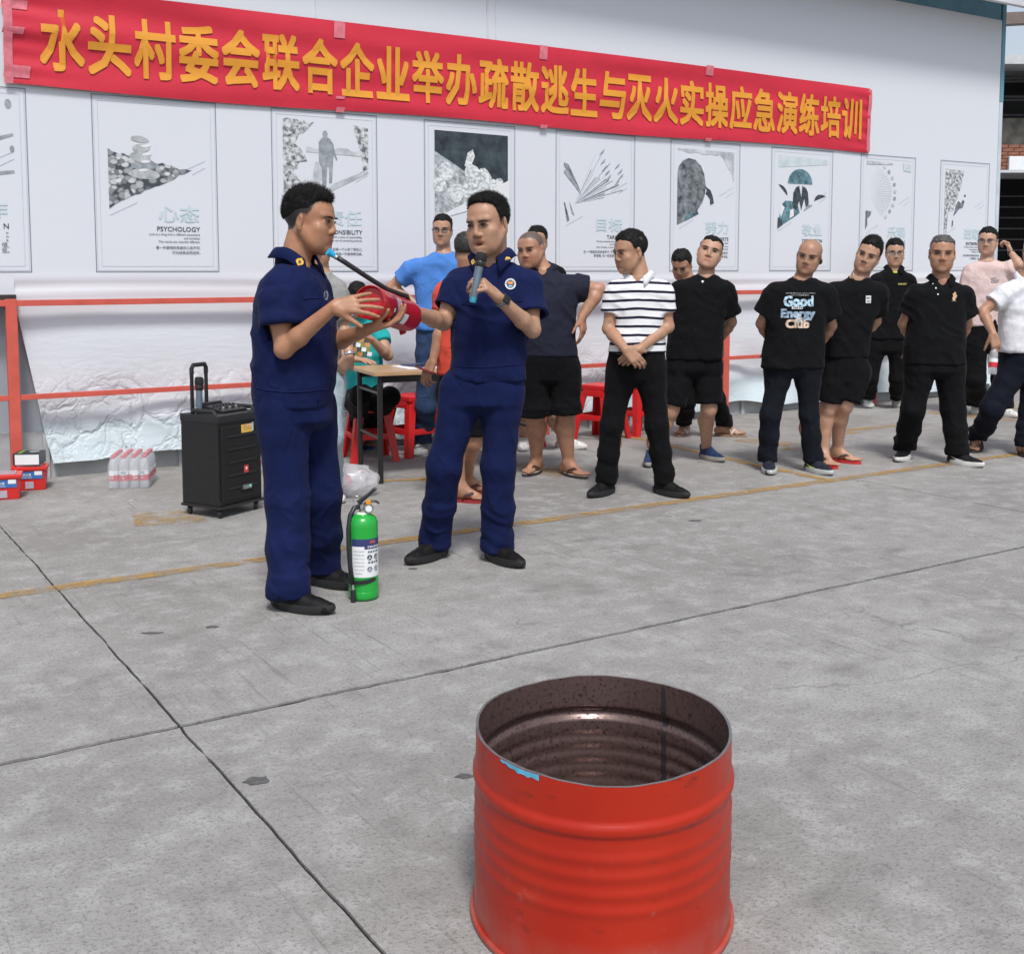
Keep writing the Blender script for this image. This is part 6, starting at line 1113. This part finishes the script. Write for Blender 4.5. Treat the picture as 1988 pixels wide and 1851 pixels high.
# behind him
P8 = person((1050, 878), 'dark haired person in white sneakers hidden behind the navy polo man', (1043, 470, 58, -12, 0, 0), (1046, 506), [
    arm((1015, 530), (1012, 600), (1020, 655, -.05)), arm((1080, 530), (1086, 600), (1074, 655, -.05))], [leg((1030, 700), (1021, 790), (1017, 869), -5, 'white'), leg((1068, 700), (1074, 800), (1094, 868), 55, 'white')],
    [(503, 1026, 1068, .085), (520, 1010, 1086, .11), (600, 1010, 1086, .12), (680, 1010, 1088, .12)], dict(hip=[(665, 1012, 1086, .11), (700, 1012, 1086, .11)], r=(.09, .085, .085), end=.92), skin_c=T1, hair=('full', .010, .003, .010, 0., 4), shirt=dict(mat=K_BLK), pants_c=K_BLK, h=.0085)
# black tee, tilted head
P11 = person((1340, 900), 'man in black tee and shorts with blue shoes tilting his head back', (1378, 491, 66, -10, 10, 15, 0, 1.05), (1370, 535), [
    arm((1320, 558), (1306, 625, .06), (1330, 665, .17), slv=.75, sr=(.066, .080)), arm((1408, 560), (1420, 625, .06), (1396, 662, .17), slv=.76, sr=(.068, .084))],
    [leg((1322, 715), (1303, 795, -.02), (1264, 899), -15, 'blue'), leg((1374, 715), (1376, 792, -.02), (1371, 890), 28, 'blue')],
    [(530, 1343, 1396, .085), (547, 1310, 1420, .11), (590, 1302, 1414, .13), (640, 1297, 1403, .135), (697, 1295, 1401, .14)], dict(hip=[(680, 1297, 1400, .13), (715, 1293, 1402, .13), (722, 1294, 1402, .12)], r=(.094, .095, .098), end=.88), skin_c=T2, hair=('short', -.002, .0012, .004, .0, 12), scalp_l='short', scalp=1., scalp_c=(.05, .045, .043), shirt=dict(mat=K_BLK, crew=-8), pants_c=K_BLK, jaw=1.05, **BH)
neckband(P11, K_BLK, -8); v, f = [(-.010, .003), (-.004, .010), (.004, .010), (.010, .003), (.003, -.002), (0, -.010), (-.003, -.002)], [(0, 1, 2, 3, 4, 5, 6)]; sticker(P11, 1364, 547, v, f, M_WHT, 'print')
# behind him, head bowed
P10 = person((1365, 852), 'black haired person in sandals bowing behind the tilted head man', (1324, 514, 56, -25, -28, 0), (1338, 545), [
    arm((1308, 568), (1303, 630), (1325, 670, -.1)), arm((1372, 568), (1380, 630), (1360, 670, -.1))], [leg((1328, 715), (1333, 780), (1329, 842), -25, 'sandal', bare=1), leg((1364, 715), (1390, 775), (1404, 846), 72, 'sandal', bare=1)],
    [(542, 1320, 1356, .08), (558, 1304, 1376, .10), (650, 1303, 1378, .11), (705, 1300, 1382, .12)], dict(hip=[(690, 1304, 1380, .11), (720, 1304, 1380, .11)], r=(.088, .072, .066), end=1.92), skin_c=T1, hair=('full', .012, .006, .006, 0., 1), shirt=dict(mat=K_BLK), pants_c=K_BLK2, h=.0085)
# printed tee, bald
P12 = person((1535, 915), 'bald man in black printed tee with hands behind his back', (1571, 498, 67, -24, -5, 11, -.02, 1.02), (1557, 540), [
    arm((1508, 562), (1478, 628, .06), (1500, 668, .17), slv=.70, sr=(.072, .092)), arm((1602, 565), (1614, 632, .06), (1590, 672, .17), slv=.70, sr=(.072, .092))],
    [leg((1513, 716), (1496, 805, -.01), (1491, 913), -10, 'nike'), leg((1567, 716), (1570, 805, -.01), (1576, 914), 24, 'nike', ss=1.03)],
    [(537, 1533, 1584, .085), (554, 1494, 1618, .11), (600, 1489, 1606, .125), (650, 1486, 1599, .13), (714, 1478, 1598, .14)], dict(hip=[(690, 1486, 1594, .12), (705, 1484, 1596, .12), (718, 1486, 1595, .115)], r=(.088, .067, .061), end=2.0), skin_c=(.40, .225, .15), hair=None, scalp=.12, shirt=dict(mat=K_BLK, amp=.008, crew=-10), pants_c=K_JEAN, **BH)
neckband(P12, K_BLK, -10)
def tee(o, s, x, y, w, h_, m, bold=.045): v, f = text_geo(s, w=w, h=h_, bold=bold, align='CENTER'); sticker(o, x, y, v[:, :2], f, m, 'lettering', .0045)
M_TB = mat('print_sky', (.42, .60, .72), .5, .6, 40); M_TG = mat('print_steel', (.30, .40, .52), .5, .6, 40); M_TO = mat('print_sand_orange', (.62, .48, .38), .5, .6, 40); M_TW = mat('print_silver', (.55, .56, .55), .5, .6, 40)
tee(P12, 'Good', 1550, 595, .205, .075, M_TB); tee(P12, 'Energy', 1549, 622, .235, .080, M_TG); tee(P12, '&', 1552, 625, .05, .05, M_TW); tee(P12, 'Club', 1548, 637, .165, .062, M_TO); tee(P12, 'GOOD ENERGY COLLECTION', 1554, 570, .20, .007, M_TW, 0); tee(P12, 'HAVE A NICE DAY', 1554, 574, .12, .007, M_TW, 0); tee(P12, 'KOZO', 1548, 600, .075, .020, M_WHT, .03)
MB().ell((0, 0, 0), (.010, .016, .020)).build('earpiece', M_BLKM, P12['root'], True).matrix_local = P12['HX'] @ Matrix.Translation((-.083, .004, -.018))
# leaning, red flip-flops
P13 = person((1622, 902), 'leaning man in black tee and shorts with red flip-flops', (1686, 496, 68, -26, -2, 20, -.02, .96), (1667, 539), [
    arm((1618, 562), (1604, 630, .05), (1622, 680, .15), slv=.74, sr=(.068, .084)), arm((1703, 562), (1700, 624, .10), (1672, 652, .18), slv=.72, sr=(.068, .084))],
    [leg((1620, 725), (1607, 790, -.01), (1597, 902), 12, 'flip_red', bare=1), leg((1662, 725), (1640, 785, -.01), (1625, 895), 45, 'flip_red', bare=1)],
    [(536, 1645, 1690, .08), (554, 1606, 1718, .11), (600, 1603, 1704, .125), (650, 1600, 1690, .13), (693, 1598, 1685, .13)], dict(hip=[(675, 1602, 1682, .12), (710, 1600, 1684, .12), (738, 1599, 1684, .11)], r=(.096, .096, .100), end=.86), skin_c=T2, hair=('full', .022, .003, .012, 0., 7), shirt=dict(mat=K_BLK, crew=-12), pants_c=K_BLK, **BH)
neckband(P13, K_BLK, -12); v, f = [(-.018, -.026), (.018, -.026), (.018, .026), (-.018, .026)], [(0, 1, 2, 3)]; sticker(P13, 1686, 581, v, f, M_WHT, 'patch', .005); v, f = text_geo('NEW', w=.028, h=.014, bold=.03, align='CENTER'); sticker(P13, 1686, 580, v[:, :2], f, M_INK, 'patch_print', .008); v, f = text_geo('WAVE', w=.028, h=.010, bold=.03, align='CENTER'); sticker(P13, 1686, 586, v[:, :2], f, M_INK, 'patch_print', .008)
MB().tube([P13['nb'] + np.array([-.052 + .001 * k, -.045 - .002 * k, .035 - .013 * k]) for k in range(6)], .003, 6).build('necklace', M_TO, P13['root'], True)
# green collar, glasses
P14 = person((1712, 795), 'young man with glasses in black polo with bright green collar lining', (1737, 491, 51, -10, -3, 0), (1735, 523), [
    arm((1702, 541), (1693, 590, .04), (1702, 635, .15), slv=.78, sr=(.066, .078)), arm((1764, 542), (1770, 590, .04), (1755, 635, .15), slv=.78, sr=(.066, .078))],
    [leg((1700, 672), (1690, 735, -.01), (1685, 788), -15, 'white'), leg((1743, 672), (1741, 735, -.01), (1741, 789), 16, 'white')],
    [(520, 1715, 1755, .08), (534, 1694, 1772, .105), (570, 1690, 1768, .12), (610, 1684, 1764, .125), (657, 1681, 1762, .13)], dict(hip=[(640, 1684, 1760, .12), (670, 1682, 1760, .12), (680, 1682, 1760, .115)], r=(.092, .076, .068), end=1.98), skin_c=T2, hair=('full', .014, .004, .010, 0., 8), shirt=dict(mat=K_BLK, vee=-8), pants_c=K_BLK2, glasses=gl_thin, h=.0085)
collar(P14, K_BLK, hgt=.040, drop=.045, yaw=-8, openness=24, lift=.006); neckband(P14, mat('cloth_lime', (.45, .72, .03), .7, .05), -8, .060, .058, .045, .009, .010)
v, f = text_geo('HENRY', w=.085, h=.018, bold=.03, align='CENTER'); sticker(P14, 1752, 553, v[:, :2], f, mat('thread_yellow', (.55, .50, .12), .6), 'chest_print', .005)
# grey haired black polo
P15 = person((1808, 898), 'grey haired man in black polo and wide black trousers, hands behind him', (1829, 492, 70, -17, -3, 2, -.02, 1.02), (1826, 544), [
    arm((1782, 566), (1754, 628, .05), (1775, 670, .17), slv=.70, sr=(.070, .090)), arm((1871, 568), (1877, 628, .05), (1862, 668, .17), slv=.68, sr=(.070, .090))],
    [leg((1787, 716), (1772, 795, -.01), (1757, 890), -36, 'blackwhite'), leg((1843, 716), (1850, 795, -.01), (1855, 900), 36, 'blackwhite', ss=1.04)],
    [(541, 1802, 1852, .085), (558, 1770, 1882, .115), (600, 1766, 1871, .13), (650, 1758, 1872, .14), (706, 1755, 1873, .145)], dict(hip=[(685, 1758, 1870, .13), (702, 1756, 1873, .13), (720, 1757, 1872, .13)], r=(.100, .084, .075), end=2.0), skin_c=(.41, .22, .14), hair=('short', .0, .0014, .004, .28, 13), scalp_l='short', scalp=.95, scalp_c=(.14, .13, .125), shirt=dict(mat=K_BLK, vee=-8), pants_c=K_BLK2, **BH)
collar(P15, K_BLK, hgt=.040, drop=.050, yaw=-8, openness=24, lift=.006)
for (x, y) in ((1811, 550), (1817, 559), (1821, 571)): v, f = disc_geo(.0055, 10); sticker(P15, x, y, v, f, M_WHT, 'button', .005)
v, f = [(-.010, -.028), (.004, -.028), (.008, -.012), (.016, -.004), (.018, .012), (.008, .020), (.012, .030), (.002, .036), (-.006, .026), (-.014, .020), (-.008, .006), (-.014, -.010)], [tuple(range(12))]; sticker(P15, 1853, 576, v, f, mat('thread_gold', (.62, .40, .22), .6), 'chest_embroidery', .005)
v, f = text_geo('USPA', w=.034, h=.008, bold=.02, align='CENTER'); sticker(P15, 1852, 585, v[:, :2], f, MATS['thread_gold'], 'chest_embroidery', .005)
# pink tee
P16 = person((1912, 810), 'man with glasses in pale pink tee scratching his head', (1918, 469, 51, -32, 0, 2, 0, 1.05), (1915, 505), [
    arm((1885, 524), (1874, 578), (1880, 620, -.05), slv=.72, sr=(.066, .080)), arm((1955, 522, -.02), (1979, 514, -.13), (1962, 489, .0), slv=.62, sr=(.066, .074), hand=dict(D=(-.30, .15, .95), N=(-.9, .1, -.3), T=(-.2, -.9, .2), curl=(1.0, 1.1, 1.2, 1.2), sc=.95))],
    [leg((1894, 670), (1893, 735, -.01), (1893, 801), -8, 'white', ss=1.05), leg((1942, 670), (1945, 735, -.01), (1947, 806), 12, 'white', ss=1.05)],
    [(503, 1893, 1938, .085), (517, 1874, 1962, .105), (560, 1876, 1961, .12), (632, 1872, 1960, .125)], dict(hip=[(615, 1876, 1957, .12), (650, 1875, 1960, .12), (676, 1875, 1961, .11)], r=(.100, .098, .086), end=1.98), skin_c=(.50, .31, .22), hair=('full', .014, .003, .006, 0., 5), shirt=dict(mat=K_PINK, crew=-15), pants_c=K_BLK2, glasses=gl_thin, h=.0085)
neckband(P16, K_PINK, -15); watch(P16, 1, M_BLKM, .06)
for k, s_ in enumerate(('LGO', 'TENNIS', 'MARKET')): v, f = text_geo(s_, w=.075 if k else .05, h=.014, bold=.02); sticker(P16, 1924, 541 + 4 * k, v[:, :2], f, M_GREY, 'chest_print', .005)
# white polo, cut by the frame
P17 = person((1935, 882), 'man in white polo holding a water bottle at the right picture edge', (2010, 488, 66, -35, 0, 0), (1994, 538), [
    arm((1955, 563, -.04), (1908, 604, -.06), (1928, 648, -.22), slv=.60, sr=(.068, .078), hand=dict(D=(.22, -.15, -.95), N=(-.1, .8, -.1), T=(-.9, .1, -.2), curl=(.55, .6, .6, .6), thumb=(.6, .3))), arm((2036, 563), (2058, 640), (2050, 700, -.05), slv=.6)],
    [leg((1966, 720), (1925, 795, -.05), (1897, 873), -32, 'sandal_brown', bare=1), leg((2010, 720), (2000, 800), (1987, 884), 5, 'sandal_brown', bare=1)],
    [(536, 1968, 2020, .09), (552, 1946, 2048, .11), (600, 1943, 2040, .13), (640, 1942, 2036, .14), (682, 1939, 2036, .14)], dict(hip=[(665, 1943, 2034, .13), (700, 1942, 2036, .13), (725, 1944, 2034, .11)], r=(.100, .082, .066), end=1.96), skin_c=T1, hair=('full', .010, .003, .008, 0., 2), shirt=dict(mat=K_WHITE, amp=.010, vee=-25), pants_c=K_NPNT, h=.0085)
collar(P17, K_WHITE, hgt=.038, drop=.045, yaw=-25, openness=22, lift=.004)
Lw = P17['L']; wb = bottle(None, tuple(tw(P17, Lw(1926, 727, -.25))), 'half full water bottle with red label held by the man in white polo'); wb.rotation_euler = (R(-3), R(9), 0)
# blue tee, hand on hip
P4 = person((822, 885), 'man with black glasses in blue tee standing by the table', (859, 447, 59, -6, -3, 2, 0, .97), (861, 491), [
    arm((803, 517), (758, 557, .05), (812, 592, -.03), slv=.58, sr=(.064, .074), hand=dict(D=(.8, .1, -.35), N=(.3, .8, -.3), T=(.3, -.3, .9), curl=(.3, .4, .4, .4))), arm((914, 517), (942, 570, .05), (905, 600, -.02), slv=.58, sr=(.064, .074))],
    [leg((833, 690), (826, 790, -.01), (821, 878), -14, 'grey'), leg((889, 690), (900, 790), (918, 871), 35, 'grey')],
    [(487, 838, 888, .085), (503, 800, 920, .11), (550, 803, 915, .125), (600, 807, 910, .13), (640, 806, 912, .13)], dict(hip=[(620, 809, 909, .12), (660, 808, 912, .12), (688, 810, 912, .115)], r=(.090, .076, .070), end=1.98), skin_c=(.44, .255, .17), hair=('full', .008, .003, .005, 0., 6), shirt=dict(mat=K_BLUE, crew=0), pants_c=K_DNIM, glasses=gl_blk, **BH)
neckband(P4, K_BLUE, 0)
# orange shirt, seen from behind
P5 = person((897, 972), 'person in orange red shirt seen from behind, half hidden by the speaker', (908, 490, 74, 158, -8, 0), (906, 536), [
    arm((866, 562), (858, 632, -.03), (841, 700, -.08), slv=.55, sr=(.066, .080), hand=dict(D=(-.45, -.1, -.9), N=(.6, .7, -.3), T=(-.6, -.5, .3), curl=(.5, .6, .7, .7))), arm((946, 562), (960, 630), (950, 690, -.05), slv=.55)],
    [leg((880, 760), (889, 860), (893, 973), 74, 'flip_dred', bare=1), leg((924, 760), (918, 855), (906, 956), 68, 'flip_dred', bare=1)],
    [(533, 882, 930, .085), (550, 858, 952, .11), (600, 852, 950, .12), (660, 852, 945, .13), (725, 850, 945, .13)], dict(hip=[(705, 854, 942, .12), (740, 853, 945, .12), (765, 853, 945, .11)], r=(.10, .092, .09), end=.88), skin_c=T3, hair=('short', .004, .002, .005, .10, 4), scalp=.4, shirt=dict(mat=K_ORNG), pants_c=K_BLK, **BH)
ph = empty('red_phone', tuple(tw(P5, P5['L'](828, 719, -.12))), -YAW, 'dark red phone in the hand over the table edge', 'phone'); MB().box((0, 0, 0), (.075, .14, .009), rotm(R(12), R(14), R(50))).build('case', mat('phone_red', (.14, .012, .015), .35), ph, bevel=.003)
# grey tee behind the tall firefighter
P2 = person((640, 978), 'person in grey tee and pale jeans hidden behind the tall firefighter', (619, 478, 72, 8, -10, 0), (622, 528), [
    arm((590, 556), (575, 630), (590, 690, -.1), slv=.8), arm((653, 556), (667, 632, -.02), (679, 690, -.12), slv=.84, sr=(.064, .076), hand=dict(D=(-.55, .25, -.8), N=(-.3, .9, 0), T=(.5, -.3, -.5), curl=(.4, .5, .5, .5)))],
    [leg((604, 745), (602, 850), (612, 960), -10, 'white'), leg((638, 742), (640, 850, -.08), (641, 966), 30, 'white')],
    [(525, 600, 643, .08), (544, 580, 664, .11), (600, 575, 663, .12), (650, 575, 662, .125), (705, 576, 662, .125)], dict(hip=[(690, 580, 664, .12), (730, 580, 670, .12), (760, 582, 668, .11)], r=(.092, .076, .068), end=1.95), skin_c=T2, hair=('short', .008, .002, .008, 0., 3), shirt=dict(mat=K_GREY, crew=5), pants_c=K_PALE, h=.0085)
neckband(P2, K_GREY, 5); watch(P2, 1, M_CHROME, .04)
# seated in teal
P3 = person((700, 890), 'seated black haired person in teal printed shirt behind the table', (694, 579, 58, 5, -30, 0, -.12), (702, 617), [
    arm((676, 645), (668, 690, -.15), (690, 697, -.36), slv=.45, hand=dict(D=(.7, -.6, 0), N=(0, 0, -1), T=(.5, .5, 0), curl=(.2, .2, .2, .2))), arm((735, 645), (753, 690, -.14), (722, 660, -.30), slv=.42, sr=(.062, .070), hand=dict(D=(-.7, -.2, .6), N=(-.5, -.3, -.6), T=(-.2, -.9, 0), curl=(.5, .6, .6, .6)))],
    [leg((690, 780, -.05), (699, 768, -.42), (694, 872), 0, 'flip_blue', bare=1), leg((722, 780, -.05), (757, 770, -.30), (710, 866), 20, 'flip_blue', bare=1)],
    [(614, 682, 722, .08), (632, 668, 744, .11), (680, 674, 741, .12), (760, 672, 742, .13), (790, 672, 745, .13)], dict(hip=[(765, 674, 743, .13), (788, 674, 745, .14)], r=(.085, .070, .058), end=1.86), skin_c=T2, hair=('full', .012, .008, .012, 0., 5), shirt=dict(mat=K_TEAL), pants_c=K_BLK2, h=.0085)
for k in range(16): v, f = [(-.018, -.014), (.016, -.018), (.02, .012), (-.012, .018)], [(0, 1, 2, 3)]; sticker(P3, 684 + (k % 4) * 9 + (k // 4) * 2, 660 + (k // 4) * 9, v, f, (M_WHT, M_INK, mat('patch_orange', (.62, .28, .08), .6), mat('patch_olive', (.22, .24, .06), .6))[(k * 7 + k // 4) % 4], 'shirt_print', .004)
